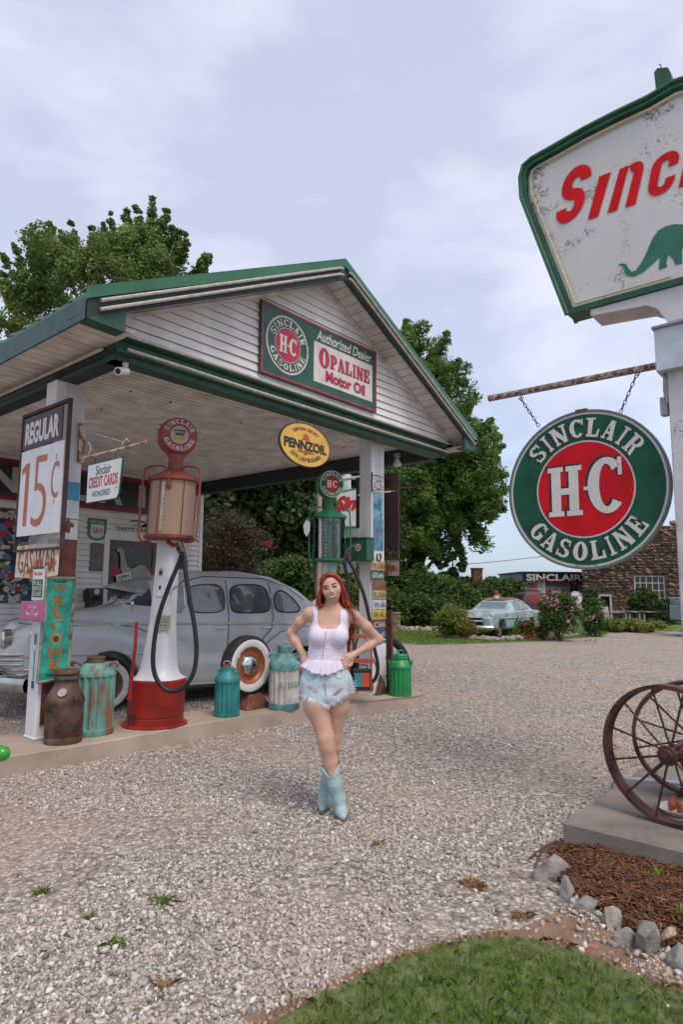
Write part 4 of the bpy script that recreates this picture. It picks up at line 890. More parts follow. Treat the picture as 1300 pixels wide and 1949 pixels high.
# signs on the narrow side face of the left post
a = side('full_service_sign', 'narrow white and green sign reading FULL SERVICE ISLAND above the pink sign', 'sign', 2.90, 6.56, 1.47)
q1 = [to_local(a, PL(px, py, Vector(a.location), UU)) for px, py in ((61, 1142), (82, 1141), (85, 1078), (65, 1079))]; X0, X1, Z0, Z1 = q1[0].x, q1[1].x, q1[0].z, q1[2].z
Mb().box(X0, X1, -.006, .004, Z0, Z1).build('plate', M('card white', (.66, .67, .66)), a); H_ = Z1 - Z0; W_ = X1 - X0
Mb().box(X0 + .015, X1 - .015, -.008, -.0065, Z0 + .09 * H_, Z0 + .62 * H_).build('green_panel', hcg, a); Mb().box(X0, X1, -.008, -.0065, Z0 + .93 * H_, Z1).build('green_band', hcg, a)
m = Mb()
for k, t in enumerate(('FULL', 'SERVICE', 'ISLAND')): fit(m, t, X0 + .03, X1 - .03, Z0 + (.45 - .16 * k) * H_, Z0 + (.58 - .16 * k) * H_, -.0095, .02)
m.build('letters', cream, a); fit(Mb(), 'Sinclair', X0 + .02, X1 - .02, Z0 + .74 * H_, Z0 + .86 * H_, -.0075).build('name_letters', redp, a)
a = side('pink_sign', 'little framed pink sign with two white dinosaurs on the left post', 'sign', 2.86, 6.6, 1.20)
q1 = [to_local(a, PL(px, py, Vector(a.location), UU)) for px, py in ((40, 1180), (86, 1182), (90, 1145), (41, 1146))]; X0, X1, Z0, Z1 = q1[0].x, q1[1].x, q1[0].z, q1[2].z
Mb().box(X0, X1, -.01, .01, Z0, Z1).build('frame', M('frame grey', (.28, .22, .22), .7, rust=.3), a); Mb().box(X0 + .012, X1 - .012, -.013, -.0105, Z0 + .012, Z1 - .012).build('panel', M('pink', (.48, .09, .26), .5, var=.1), a)
def dino(m, x, z, s, flip, y):
    P = [(-1, .12), (-.8, .1), (-.55, .3), (-.3, .46), (0, .52), (.25, .44), (.42, .42), (.58, .7), (.7, .86), (.82, .93), (.95, .86), (1, .78), (.86, .78), (.78, .7), (.66, .4), (.5, .2), (.4, .14), (.38, -.2), (.22, -.2), (.2, .1), (0, .1), (-.12, .08), (-.14, -.2), (-.32, -.2), (-.3, .1), (-.5, .12), (-.7, .0), (-.92, .02)]
    n = len(P); from_ = [(x + (a_ if not flip else -a_) * s, z + b_ * s) for a_, b_ in P]; m.poly(from_, y)
m = Mb(); cx = (X0 + X1) / 2; dino(m, cx - .09, Z0 + .055, .055, True, -.0145); dino(m, cx + .09, Z0 + .055, .055, False, -.0145); m.build('dinosaurs', cream, a)
m = Mb(); fit(m, 'SINCLAIR', cx - .09, cx + .09, Z1 - .07, Z1 - .04, -.0145, .01); fit(m, 'DINOSAUR', cx - .035, cx + .035, Z0 + .085, Z0 + .098, -.0145, .01); fit(m, 'CROSSING', cx - .035, cx + .035, Z0 + .062, Z0 + .075, -.0145, .01); m.build('letters', cream, a)
a = side('post_sticker', 'long narrow blue and green sticker strip on the side of the left post', 'sticker', 2.933, 6.50, .62)
Mb().box(.02, .10, -.002, .002, 0, .56).build('strip', M('sticker pale', (.50, .60, .66), .5), a); m = Mb(); m.box(.035, .085, -.0035, -.0025, .44, .54); m.box(.05, .07, -.0035, -.0025, .1, .38); m.build('print', M('sticker green', (.05, .16, .20), .5), a); Mb().box(.03, .09, -.0035, -.0025, .02, .09).build('emblem', M('sticker navy', (.03, .05, .12), .5), a)

# ------------------------------------------------------------ wall front things
def wallt(name, lab, cat, u, z, d=.02):
    o = thing(name, lab, cat, W(u * KB, VB - d, 1.6 + (z - 1.6) * KB), RF); o.scale = (KB,) * 3; return o
a = wallt('stamp_sign', 'green shield shaped stamp sign with red S&H letters on the white siding', 'sign', 5.69, 2.46)
P = [(0, .40), (.37, .40), (.36, .08), (.30, .03), (.19, 0), (.06, .03), (.01, .08)]; Mb().poly(P, -.01, .02).build('plate', M('stamp green', (.02, .20, .06), .4), a)
P = [(.06, .29), (.31, .29), (.31, .10), (.26, .06), (.19, .045), (.11, .06), (.06, .10)]; Mb().poly(P, -.013).build('panel', cream, a); fit(Mb(), 'S&H', .09, .28, .13, .24, -.0145, .01, .2).build('letters', redp, a); fit(Mb(), 'We Give', .06, .31, .315, .365, -.0125, .01).build('top_letters', cream, a)
a = wallt('tin_picture', 'small faded framed picture below the green stamp sign', 'picture', 5.77, 1.92); Mb().box(0, .24, -.015, 0, 0, .50).build('frame', M('picture frame', (.14, .11, .09), .7), a); Mb().box(.02, .22, -.017, -.0155, .02, .48).build('print', M('picture print', (.26, .17, .10), .6, var=.6, vscale=9, col2=(.05, .12, .14)), a)
a = wallt('garage_plate', 'white street plate reading GARYS GARAGE above the door', 'sign', 6.19, 2.66); Mb().poly([(.03, 0), (.95, 0), (.98, .03), (.98, .08), (.95, .11), (.03, .11), (0, .08), (0, .03)], -.006, .01).build('plate', cream, a); fit(Mb(), "GARY'S GARAGE", .05, .93, .018, .092, -.008, .035).build('letters', black, a)
a = wallt('wall_lamp', 'black iron arm and shade fixed above the street plate by the door', 'lamp', 6.55, 2.86); Mb().tube([(0, 0, 0), (0, -.08, .02), (.22, -.12, .0)], .012, 6).build('arm', black, a); Mb().lathe([(.02, .0), (.05, -.03), (.10, -.08)], 14, (.24, -.13, -.01)).build('shade', black, a)
a = wallt('dinosaur_cutout', 'pale grey dinosaur cutout hanging in the door window', 'cutout', 6.62, 1.93, .03)
P = [(-.36, .38), (-.33, .42), (-.26, .43), (-.20, .38), (-.17, .25), (-.11, .08), (-.02, .05), (.12, .13), (.24, .12), (.33, .04), (.40, -.06), (.47, -.13), (.36, -.12), (.26, -.15), (.24, -.20), (.05, -.22), (-.06, -.22), (-.10, -.12), (-.20, -.06), (-.25, .06), (-.26, .26), (-.29, .35), (-.33, .36)]
Mb().poly(P, -.01, .012).build('figure', M('cutout grey', (.30, .33, .28), .6, var=.1), a)
a = wallt('open_sign', 'small white sign reading OPEN hanging tilted on the dinosaur cutout', 'sign', 6.43, 1.83, .05); q_ = R(17); i0 = 0; m = Mb().box(-.15, .15, -.006, 0, -.07, .07); t_ = Mb(); fit(t_, 'OPEN', -.11, .11, -.035, .035, -.008, .02)
for x_ in (m, t_): x_.mp(lambda x, y, z: (x * math.cos(q_) - z * math.sin(q_), y, x * math.sin(q_) + z * math.cos(q_)))
m.build('plate', cream, a, bevel=.003); t_.build('letters', black, a)
a = wallt('wall_phone', 'old brown wall telephone box on the siding above the car hood', 'telephone', 5.72, 1.28, .02); Mb().box(0, .26, -.16, 0, 0, .34).build('case', M('phone wood', (.05, .03, .022), .5, bump=.2), a, bevel=.01); Mb().tube([(.13, -.16, .18), (.13, -.27, .16)], [.03, .05], 12).build('mouthpiece', black, a); Mb().tube([(-.06, -.1, .3), (-.06, -.1, .12)], [.03, .02], 10).build('receiver', black, a); Mb().disc(.13, .28, .05, -.162, 16, .01).build('shield_badge', cream, a)
a = wallt('parts_shelf', 'low dark wooden shelf with old parts boxes against the siding', 'shelf', 5.1, .75, .02); m = Mb().box(0, .75, -.3, 0, .30, .34); m.box(.02, .06, -.28, 0, -.68, .30); m.box(.69, .73, -.28, 0, -.68, .30); m.build('frame', M('dark timber', (.05, .04, .03), .8), a); Mb().box(.05, .3, -.24, -.05, .34, .48).build('parts_box', M('dark timber', (.05, .04, .03)), a); Mb().box(.4, .68, -.24, -.05, .34, .44).build('parts_box', M('dark timber', (.05, .04, .03)), a)
# sticker board
a = wallt('sticker_board', 'dark notice board crowded with round and square stickers beside the wall', 'notice board', 3.1, 1.38, .02)
Mb().box(0, 2.05, -.03, 0, 0, 1.5).build('board', M('cork dark', (.05, .045, .04), .9), a)
pal = [(.5, .5, .5), (.40, .02, .03), (.03, .06, .16), (.55, .55, .52), (.04, .14, .07), (.42, .30, .05), (.015, .015, .02), (.08, .18, .30), (.5, .48, .42), (.25, .25, .27)]
pm = [M('sticker %d' % i, c, .5, var=.2, vscale=30) for i, c in enumerate(pal)]
cnt = 0
for i in range(11):
    for j in range(9):
        if cnt >= 98: break
        x = .98 + i * .096 + random.uniform(-.02, .02); z = .07 + j * .165 + random.uniform(-.035, .035); r_ = random.uniform(.038, .075); mt_ = random.choice(pm); y = -.031 - cnt * .00008; m = Mb()
        if random.random() < .55: m.disc(x, z, r_, y, 16)
        else: m.poly([(x - r_, z - r_ * .6), (x + r_, z - r_ * .7), (x + r_ * .9, z + r_ * .6), (x - r_, z + r_ * .65)], y)
        o = m.build('sticker', mt_, a); cnt += 1
        if cnt % 3 == 0:
            Mb().ring(x, z, r_ * .35, r_ * .55, y - .0004, 14).build('print', random.choice(pm), o)
st_ = Mb()
for k in range(260):
    x = .95 + 1.07 * random.random(); z = .03 + 1.44 * random.random(); r_ = random.uniform(.02, .045); st_.disc(x, z, r_, -.0305 - k * .000002, 12) if random.random() < .5 else st_.poly([(x - r_, z - r_ * .6), (x + r_, z - r_ * .7), (x + r_ * .9, z + r_ * .6), (x - r_, z + r_ * .65)], -.0305 - k * .000002)
tag(st_.build('stickers', M('mixed stickers', (.5, .48, .45), .5, var=.3, vscale=18, col2=(.10, .09, .12), isl=.7), a), kind='stuff')
a = wallt('sticker_strip', 'narrow strip of stickers on the white trim by the price sign', 'sticker strip', 5.22, 1.2, .052)
for k in range(8): Mb().disc(.06, .1 + k * .17, .05, -.002 - k * .0002, 14).build('sticker', random.choice(pm), a)
a = wallt('orange_sign', 'orange and white sign on the siding behind the left pump', 'sign', 7.62, 2.0, .02); Mb().box(0, .24, -.01, 0, 0, .62).build('plate', M('sign orange', (.55, .10, .02), .5), a); Mb().box(.12, .235, -.012, -.0105, .2, .6).build('white_part', cream, a); Mb().box(.01, .11, -.012, -.0105, .02, .16).build('dark_part', M('letter brown', (.06, .035, .02)), a)

# ------------------------------------------------------------ right post dressing
def rpost(name, lab, cat, u, z, v=5.60): return thing(name, lab, cat, W(u, v, z), RF)
a = rpost('blue_poster', 'pale blue poster of a bottle on the right post, upper of the two', 'poster', 7.26, 2.66); Mb().box(0, .22, -.006, 0, 0, .36).build('sheet', M('poster sky', (.20, .38, .46), .5, var=.2, vscale=10), a); Mb().poly([(.10, .1), (.17, .1), (.17, .24), (.145, .27), (.145, .33), (.125, .33), (.125, .27), (.10, .24)], -.0075).build('bottle_print', M('poster teal', (.03, .18, .26), .5), a); Mb().box(.0, .09, -.0075, -.0065, .12, .20).build('caption', M('poster teal', (.03, .18, .26)), a)
a = rpost('blue_poster', 'blue poster of a swimmer on the right post, lower of the two', 'poster', 7.26, 2.19); Mb().box(0, .23, -.006, 0, 0, .45).build('sheet', M('poster pool', (.10, .27, .38), .5, var=.25, vscale=9), a); Mb().poly([(.09, .16), (.13, .2), (.12, .27), (.15, .33), (.13, .34), (.10, .28), (.07, .2)], -.0075).build('swimmer_print', M('poster red', (.35, .12, .10), .6), a)
a = rpost('horseshoe', 'dark iron horseshoe nailed below the blue posters', 'horseshoe', 7.385, 2.09); Mb().tube([(.045 * math.cos(R(t)), -.008, .055 * math.sin(R(t)) * (1.15 if t > 180 else 1)) for t in range(130, 411, 20)], .011, 6).build('shoe', M('dark iron', (.02, .018, .016), .6), a)
plates = [('tan plate reading 19 576', '19 576', (.48, .34, .17), (.12, .06, .02), 1.935), ('dark green plate reading 670-646', '670-646', (.02, .10, .07), (.55, .6, .55), 1.80), ('bare rusty brown plate', '', (.22, .09, .05), None, 1.66), ('faded tan plate reading EL 0000', 'EL 0000', (.40, .31, .16), (.20, .14, .06), 1.525), ('white plate with blue letters reading WF-340', 'WF-340', (.52, .54, .55), (.05, .08, .22), 1.385), ('yellow plate reading 04 AL', '04 AL', (.52, .38, .06), (.14, .08, .01), 1.25), ('maroon plate reading 66', 'C66', (.14, .03, .04), (.5, .45, .4), 1.11), ('dark blue plate, lowest of the column', '54', (.03, .06, .20), (.3, .35, .4), .97)]
for i, (d, t, c, tc_, z) in enumerate(plates):
    a = rpost('license_plate', d + ' nailed to the right post', 'license plate', 7.19 if i < 2 else 7.225, z - .04, 5.592)
    Mb().box(0, .32, -.008, 0, 0, .128).build('plate', M('plate %d' % i, c, .5, var=.2, vscale=14, rust=.25 if i != 2 else .5, dirt=.1), a, bevel=.003)
    if t: fit(Mb(), t, .03, .29, .025, .103, -.0095, .02).build('characters', M('plate ink %d' % i, tc_, .5), a)
a = rpost('blue_band', 'white and turquoise board on the foot of the right post', 'board', 7.225, .19, 5.594); Mb().box(0, .31, -.006, 0, 0, .74).build('board', postw, a); Mb().box(0, .31, -.0085, -.0065, .68, .72).build('stripe', M('stripe blue', (.02, .15, .25), .5), a)
a = rpost('mud_flap', 'rusty triangular metal flap at the foot of the right post', 'metal flap', 7.26, .17, 5.55); Mb().poly([(.0, 0), (.28, 0), (.27, .03), (.13, .26), (.10, .26)], 0, .01).build('flap', rusty, a); Mb().tube([(-.22, .1, .95), (.10, 0, .25)], .006, 5).build('rod', M('dark iron', (.02, .018, .016)), a)
# green oil box with emblem and flood light
a = thing('oil_box', 'green metal oil cabinet with a small round red emblem on the right post', 'cabinet', W(7.05, 5.30, 2.0), RS)
gb = M('cabinet green', (.018, .10, .05), .4, var=.15, dirt=.08)
q1 = [to_local(a, PL(px, py, Vector(a.location), UU)) for px, py in ((655, 1068), (698, 1068), (698, 1024), (655, 1023))]; X0, X1, Z0, Z1 = q1[0].x, q1[1].x, q1[0].z, q1[2].z
Mb().box(X0, X1, 0, .17, Z0, Z1).build('body', gb, a, bevel=.006); Mb().box(X0 - .01, X1 + .01, -.01, .18, Z1, Z1 + .014).build('lid', gb, a)
cx, cz = X0 + (X1 - X0) * .62, Z0 + (Z1 - Z0) * .6
Mb().disc(cx, cz, .052, -.004, 32).build('emblem_rim', cream, a); Mb().disc(cx, cz, .034, -.006, 32).build('emblem_center', hcr, a); t_ = Mb(); slab_text(t_, 'H', lambda s, t: (cx - .024 + .022 * s, cz - .018 + .036 * t), -.008); slab_text(t_, 'C', lambda s, t: (cx + .004 + .022 * s, cz - .018 + .036 * t), -.008); t_.build('emblem_letters', cream, a)
a = thing('flood_light', 'small grey flood light box above the green oil cabinet', 'flood light', W(7.0, 5.45, 2.35), RS)
q1 = [to_local(a, PL(px, py, Vector(a.location), UU)) for px, py in ((657, 1025), (681, 1027), (681, 1005), (657, 1005))]; X0, X1, Z0, Z1 = q1[0].x, q1[1].x, q1[0].z, q1[2].z
Mb().box(X0, X1, 0, .1, Z0, Z1).build('housing', M('lamp grey', (.25, .25, .24), .5, metal=.3), a, bevel=.005); Mb().box(X0 + .015, X1 - .015, -.004, -.0005, Z0 + .015, Z1 - .015).build('lens', M('lamp lens', (.42, .46, .44), .15), a)
# backs of the right-hand price sign, scroll bracket, rusty sheet
a = side('mesh_sign', 'tall dark maroon sign frame with wire mesh beside the right post', 'sign frame', 7.64, 6.22, 2.06); PW = .80
m = Mb(); m.box(0, PW, -.015, .015, 1.26, 1.285); m.box(0, .02, -.015, .015, 0, 1.26); m.box(PW - .02, PW, -.015, .015, 0, 1.26); m.box(.02, PW - .02, -.015, .015, 0, .02); m.build('frame', frame, a)
Mb().box(.03, PW - .03, -.01, .005, .17, 1.0).build('lower_panel', M('maroon back', (.035, .018, .020), .7, var=.2), a); Mb().box(.03, PW - .03, -.01, .005, 1.02, 1.255).build('upper_panel', maroon, a); m = Mb(); xmesh(m, .03, PW - .03, .02, .165, .024); m.build('wire_mesh', frame, a)
a = side('rusty_sheet', 'rust blotched pale sheet below the dark maroon sign frame', 'sheet', 7.64, 5.98, 1.82); Mb().poly([(0, 0), (.56, .01), (.55, .23), (0, .24)], 0, .006).build('sheet', M('blotched sheet', (.38, .31, .27), .8, rust=.55, rcol=(.20, .06, .03)), a)
a = thing('sign_bracket', 'black scroll bracket on the right post reaching toward the tree', 'bracket', W(7.45, 5.59, 2.82), RF)
def lq(px, py): return to_local(a, PL(px, py, Vector(a.location) - VV * .02, VV))
di = M('dark iron', (.02, .018, .016))
Mb().tube([lq(708, 899), lq(708, 937)], .012, 6).build('wall_plate', di, a); Mb().tube([lq(*q) for q in ((710, 933), (730, 932), (790, 927), (810, 924), (818, 918), (816, 911), (811, 914))], .006, 6).build('arm', M('thin rust', (.10, .06, .04), .8), a)
Mb().tube([lq(*q) for q in ((710, 905), (720, 906), (728, 911), (724, 918), (719, 915), (714, 920), (712, 926), (720, 931), (728, 928), (724, 922))], .006, 6).build('scroll', di, a); Mb().tube([lq(*q) for q in ((715, 904), (740, 910), (800, 924))], .003, 5).build('brace_wire', M('thin rust', (.10, .06, .04)), a)
a = thing('angle_iron', 'rusty flat iron bar standing upright beside the right post', 'iron bar', W(7.62, 5.55, .165), RF); Mb().box(0, .045, 0, .09, 0, 1.16).build('bar', M('oxide bar', (.10, .04, .03), .8, var=.3, rust=.3), a)
# second roadside sign far behind the pumps
a = thing('roadside_sign', 'distant white and green roadside sign with red Sinc letters behind the right pump', 'sign', A(655, 1130, 17), RS * .35)
def ls(px, py): p = to_local(a, PL(px, py, Vector(a.location), Vector((math.sin(YAW * .35), math.cos(YAW * .35), 0)))); return (p.x, p.z)
P = [ls(*q) for q in ((634, 938), (690, 926), (750, 926), (735, 1004), (655, 1006), (648, 990))]; o_ = Mb().poly(P, 0, .12).build('frame', M('sign rim green', (.02, .22, .10), .4), a)
P = [ls(*q) for q in ((639, 941), (690, 930), (746, 930), (731, 1000), (659, 1002), (652, 986))]; Mb().poly(P, -.02, .01).build('panel', wht, a)
m = Mb(); fit(m, 'Sinclair', 0, 1, 0, 1, -.035, .05, .3, quad=[ls(636, 974), ls(738, 968), ls(742, 940), ls(640, 945)]); m.build('letters', redp, a); m = Mb(); c_ = ls(700, 990); dino(m, c_[0], c_[1], abs(ls(690, 990)[0] - ls(712, 990)[0]) , False, -.035); m.build('dinosaur', M('dino green', (.01, .14, .08), .4), a)
Mb().tube([(0, .2, -1.5), (0, .2, 3.2)], .12, 10).build('pole', postw, a); Mb().tube([(ls(648, 913)[0], -.05, ls(648, 913)[1]), (ls(690, 909)[0], -.05, ls(690, 909)[1])], .05, 8).build('cross_pipe', M('pipe pale', (.45, .47, .45), .5), a)
# ============================================================ PUMPS
def arc3(pts, n=6):   # Catmull-Rom
    P = [Vector(p) for p in pts]; o = []
    for i in range(len(P) - 1):
        a, b, c, d = P[max(i - 1, 0)], P[i], P[i + 1], P[min(i + 2, len(P) - 1)]
        for k in range(n):
            t = k / n; o.append(.5 * ((2 * b) + (c - a) * t + (2 * a - 5 * b + 4 * c - d) * t * t + (3 * b - a - 3 * c + d) * t ** 3))
    return o + [P[-1]]
rubber = M('black rubber hose', (.012, .012, .013), .5, var=.2)
def pump(label, base, lean, body, drum, colm, tankm, glasscol, globe_main, sc=1., green_=False, face=.25, H0=.165):
    a = thing('gas_pump', label, 'gas pump', base, RF * 0 + 0)
    def bd(m, name, mat, parent=a, **k): return m.mp(lambda x, y, z: ((x + lean * z) * 1, y, z)).build(name, mat, parent, **k)
    d = bd(Mb().lathe([(.335, 0), (.345, .012), (.33, .025), (.30, .03), (.298, .09), (.293, .095), (.293, .105), (.298, .11), (.292, .44), (.298, .455), (.298, .475), (.285, .485), (.0, .487)], 48), 'base_drum', drum, smooth=True)
    # flared square column
    prof = [(.485, .27, .26), (.50, .235, .23), (.53, .205, .20), (.60, .178, .175), (.72, .155, .152), (.88, .137, .135), (1.08, .122, .122), (1.3, .114, .114), (1.6, .109, .109), (1.98, .106, .106)]
    m = Mb(); k = 12
    for z, hx, hy in prof:
        for i in range(k * 4):
            t = 2 * math.pi * i / (k * 4); c, s_ = math.cos(t), math.sin(t); p_ = 5 if z > .6 else 3.2; r_ = 1 / (abs(c) ** p_ + abs(s_) ** p_) ** (1 / p_); m.v.append((c * r_ * hx, s_ * r_ * hy, z))
    n = k * 4
    m.f = [(i * n + q, i * n + (q + 1) % n, (i + 1) * n + (q + 1) % n, (i + 1) * n + q) for i in range(len(prof) - 1) for q in range(n)] + [tuple((len(prof) - 1) * n + q for q in range(n))]
    rot = Matrix.Rotation(R(-12), 4, 'Z'); m.xf(rot); col = bd(m, 'column', colm, smooth=True)
    m = Mb().box(-.045, .055, -.124, -.112, 1.36, 1.60).xf(rot); bd(m, 'access_door', colm, col, bevel=.004)
    m = Mb().box(-.02, .015, -.14, -.125, 1.60, 1.64); m.xf(rot); lk = bd(m, 'padlock', M('padlock', (.05, .05, .055), .4, metal=.6), col); m = Mb().tube([(-.015, -.132, 1.64), (-.012, -.132, 1.67), (.008, -.132, 1.67), (.01, -.132, 1.64)], .004, 6).xf(rot); bd(m, 'shackle', M('padlock', (.05, .05, .055)), lk)
    m = Mb().box(-.014, .01, -.128, -.1245, 1.44, 1.48).xf(rot); bd(m, 'keyhole', black, col)
    m = Mb().tube([(.0, -.16, .93), (.0, -.13, .93)], .018, 14).xf(rot); bd(m, 'plug', colm, col)
    m = Mb().box(-.085, .085, -.20, -.15, .60, .77).xf(rot)
    # tank under / top plates and cage
    zt0, zt1 = 2.0, 2.66
    bd(Mb().lathe([(.05, zt0 - .06), (.09, zt0 - .03), (.265, zt0 - .01), (.28, zt0), (.28, zt0 + .03), (.26, zt0 + .035), (0, zt0 + .036)], 40), 'tank_base', body, smooth=True)
    bd(Mb().lathe([(.255, zt1 - .03), (.285, zt1 - .02), (.285, zt1 + .015), (.27, zt1 + .025), (.12, zt1 + .10), (.085, zt1 + .13), (.08, zt1 + .24), (.10, zt1 + .27), (.10, zt1 + .29), (.0, zt1 + .29)], 40), 'tank_cap', body, smooth=True)
    if glasscol is None: bd(Mb().lathe([(.247, zt0 + .036), (.247, zt1 - .03)], 40), 'tank_cylinder', tankm, smooth=True)
    else:
        bd(Mb().lathe([(.247, zt0 + .036), (.247, zt1 - .03), (.243, zt1 - .03), (.243, zt0 + .036), (.247, zt0 + .036)], 40, caps=False), 'glass_cylinder', glasscol, smooth=True)
        bd(Mb().lathe([(.035, zt0 + .036), (.035, zt1 - .03)], 14), 'center_pipe', body, smooth=True); 
        g_ = Mb()
        for i in range(10): g_.box(-.09, -.04, -.14, -.135, zt0 + .06 + i * .055, zt0 + .09 + i * .055)
        g_.box(-.11, -.095, -.14, -.136, zt0 + .04, zt1 - .03); bd(g_, 'gauge_markers', M('gauge brass', (.45, .40, .30), .5))
    m = Mb()
    for i in range(6):
        t = 2 * math.pi * i / 6 + .2; m = Mb().tube([(math.cos(t) * .256, math.sin(t) * .256, zt0 + .03), (math.cos(t) * .256, math.sin(t) * .256, zt1 - .02)], .006, 6); bd(m, 'tank_rod', body)
    for t in ((-2.6, -.35) if not green_ else (-2.75, -.1)):
        c, s_ = math.cos(t), math.sin(t); P = [(c * .10, s_ * .10, zt1 + .13), (c * .16, s_ * .16, zt1 + .15), (c * .30, s_ * .30, zt1 + .12), (c * .335, s_ * .335, zt1 + .05), (c * .345, s_ * .345, zt1 - .2), (c * .345, s_ * .345, zt0 + .08), (c * .31, s_ * .31, zt0 - .03), (c * .2, s_ * .2, zt0 - .04)]
        bd(Mb().tube(arc3(P, 5), .0125, 8), 'guard_rail', body, smooth=True)
    m = Mb().tube([(.02, -.26, zt1 - .1), (.0, -.265, zt1 + .05)], [.028, .012], 10); m.sphere((.02, -.262, zt1 - .10), .03, 12, 8, (1, .6, 1.2)); bd(m, 'vent_bulb', body)
    if not green_:
        m = Mb()
        for i in range(22): m.box(-.055, -.03 + .008 * (i % 2), -.258, -.252, zt0 + .07 + i * .024, zt0 + .088 + i * .024)
        bd(m, 'gauge_strip', M('gauge white', (.55, .52, .48), .5))
    # globe: round lamp glass facing front-right
    gl = bpy.data.objects.new('globe', None); COL.objects.link(gl); gl.parent = a; zc = zt1 + .29 + .205; gl.location = (lean * zc, 0, zc); gl.rotation_euler = (0, 0, face)
    r = .215
    Mb().lathe([(.0, .0), (.12, .01), (.185, .03), (r, .07), (r + .005, .10), (r + .005, .17), (r, .20), (.185, .235), (.12, .25), (0, .255)], 48, (0, -.13, 0), axis='y').build('globe_body', globe_main, gl, smooth=True)
    Mb().lathe([(.07, -.24), (.10, -.21), (.095, -.19), (.06, -.18)], 24, (0, 0, 0)).build('globe_foot', body, gl, smooth=True)
    y = -.136
    if green_:
        Mb().ring(0, 0, r * .50, r * .90, y, 48).build('face_ring', hcg, gl); Mb().disc(0, 0, r * .5, y, 40).build('face_center', hcr, gl)
        Mb().ring(0, 0, r * .9, r * .95, y - .001, 48).build('face_rim', cream, gl)
        b = Mb(); slab_text(b, 'H', lambda s, t: ((-.40 + .36 * s) * r, (-.25 + .5 * t) * r), y - .003); slab_text(b, 'C', lambda s, t: ((.04 + .36 * s) * r, (-.25 + .5 * t) * r), y - .003)
    else:
        Mb().disc(0, 0, r * .92, y, 48).build('face_ring', M('globe crimson', (.26, .008, .02), .3), gl); Mb().disc(0, 0, r * .47, y - .0015, 40).build('face_center', M('globe cream', (.45, .36, .25), .4), gl)
        Mb().poly([(-.3 * r, .28 * r), (.3 * r, .28 * r), (.2 * r, -.03 * r), (-.2 * r, -.03 * r)], y - .003).build('face_emblem', black, gl); Mb().poly([(-.28 * r, -.08 * r), (.28 * r, -.08 * r), (.24 * r, -.26 * r), (-.24 * r, -.26 * r)], y - .003).build('face_emblem', M('globe gold', (.45, .25, .04), .4), gl)
        b = Mb(); fit(b, 'ETHYL', -.22 * r, .22 * r, .08 * r, .2 * r, y - .0045)
    ring_text(b, 'SINCLAIR', 0, 0, r * .60, r * .83, 90, 150, y - .003, True); ring_text(b, 'GASOLINE', 0, 0, r * .60, r * .83, 270, 150, y - .003, False); b.build('face_letters', cream, gl)
    return a, bd
redpump = M('pump red', (.30, .018, .012), .42, var=.2, vscale=3, dirt=.1, rust=.08, spec=.4); faded = M('faded red', (.27, .06, .038), .55, var=.22, vscale=5, rust=.2)
pwhite = M('pump white', (.60, .61, .64), .4, var=.08, vscale=3, dirt=.12, rust=.03)
tankb = M('tank amber', (.36, .245, .165), .35, var=.15, vscale=2.5, streak=True)
B1 = Vector((-2.0, 7.16, .165))
p1_, bd1 = pump('tall red visible gas pump with white column and crimson globe beside the left post', B1, .04, faded, redpump, pwhite, tankb, None, M('globe pink', (.33, .045, .065), .35, var=.15), face=.42)
def hose(a, px, Y, r_=.024, n=6, name='hose'):
    pts = [to_local(a, A(x, y, Y + d)) for x, y, d in px]; return Mb().tube(arc3(pts, n), r_, 10).build(name, rubber, a, smooth=True)
hose(p1_, ((347, 1050, -.02), (340, 1072, 0), (322, 1115, 0), (303, 1170, 0), (293, 1225, 0), (292, 1270, 0), (303, 1300, 0), (325, 1315, 0), (350, 1307, 0), (368, 1280, 0), (374, 1240, 0), (370, 1190, 0), (360, 1135, 0), (352, 1080, 0), (350, 1058, 0)), 6.75)
nz = M('nozzle brass', (.10, .07, .05), .5, metal=.5, var=.4, vscale=20)
m = Mb().tube([to_local(p1_, A(*q, 6.78)) for q in ((351, 1062), (345, 1045), (340, 1032))], [.03, .036, .03], 10); m.tube([to_local(p1_, A(*q, 6.79)) for q in ((340, 1034), (352, 1023), (365, 1020), (372, 1026), (378, 1031))], .012, 8); m.tube([to_local(p1_, A(*q, 6.75)) for q in ((333, 1036), (340, 1052), (350, 1050))], .01, 6); m.build('nozzle', nz, p1_, smooth=True)
m = Mb().tube([to_local(p1_, A(*q, 7.0)) for q in ((318, 1030), (330, 1038), (342, 1034))], .022, 8); m.build('outlet_pipe', redpump, p1_)
m = Mb().tube([to_local(p1_, A(*q, 6.85)) for q in ((246, 1332), (250, 1290), (257, 1235), (260, 1183))], [.026, .02, .017, .017], 8); m.build('pump_lever', redpump, p1_, smooth=True)
m = Mb().tube([to_local(p1_, A(*q, 7.0)) for q in ((322, 1133), (328, 1122), (338, 1114))], [.014, .014, .022], 8); m.build('crank_handle', M('crank grey', (.42, .43, .45), .4), p1_)
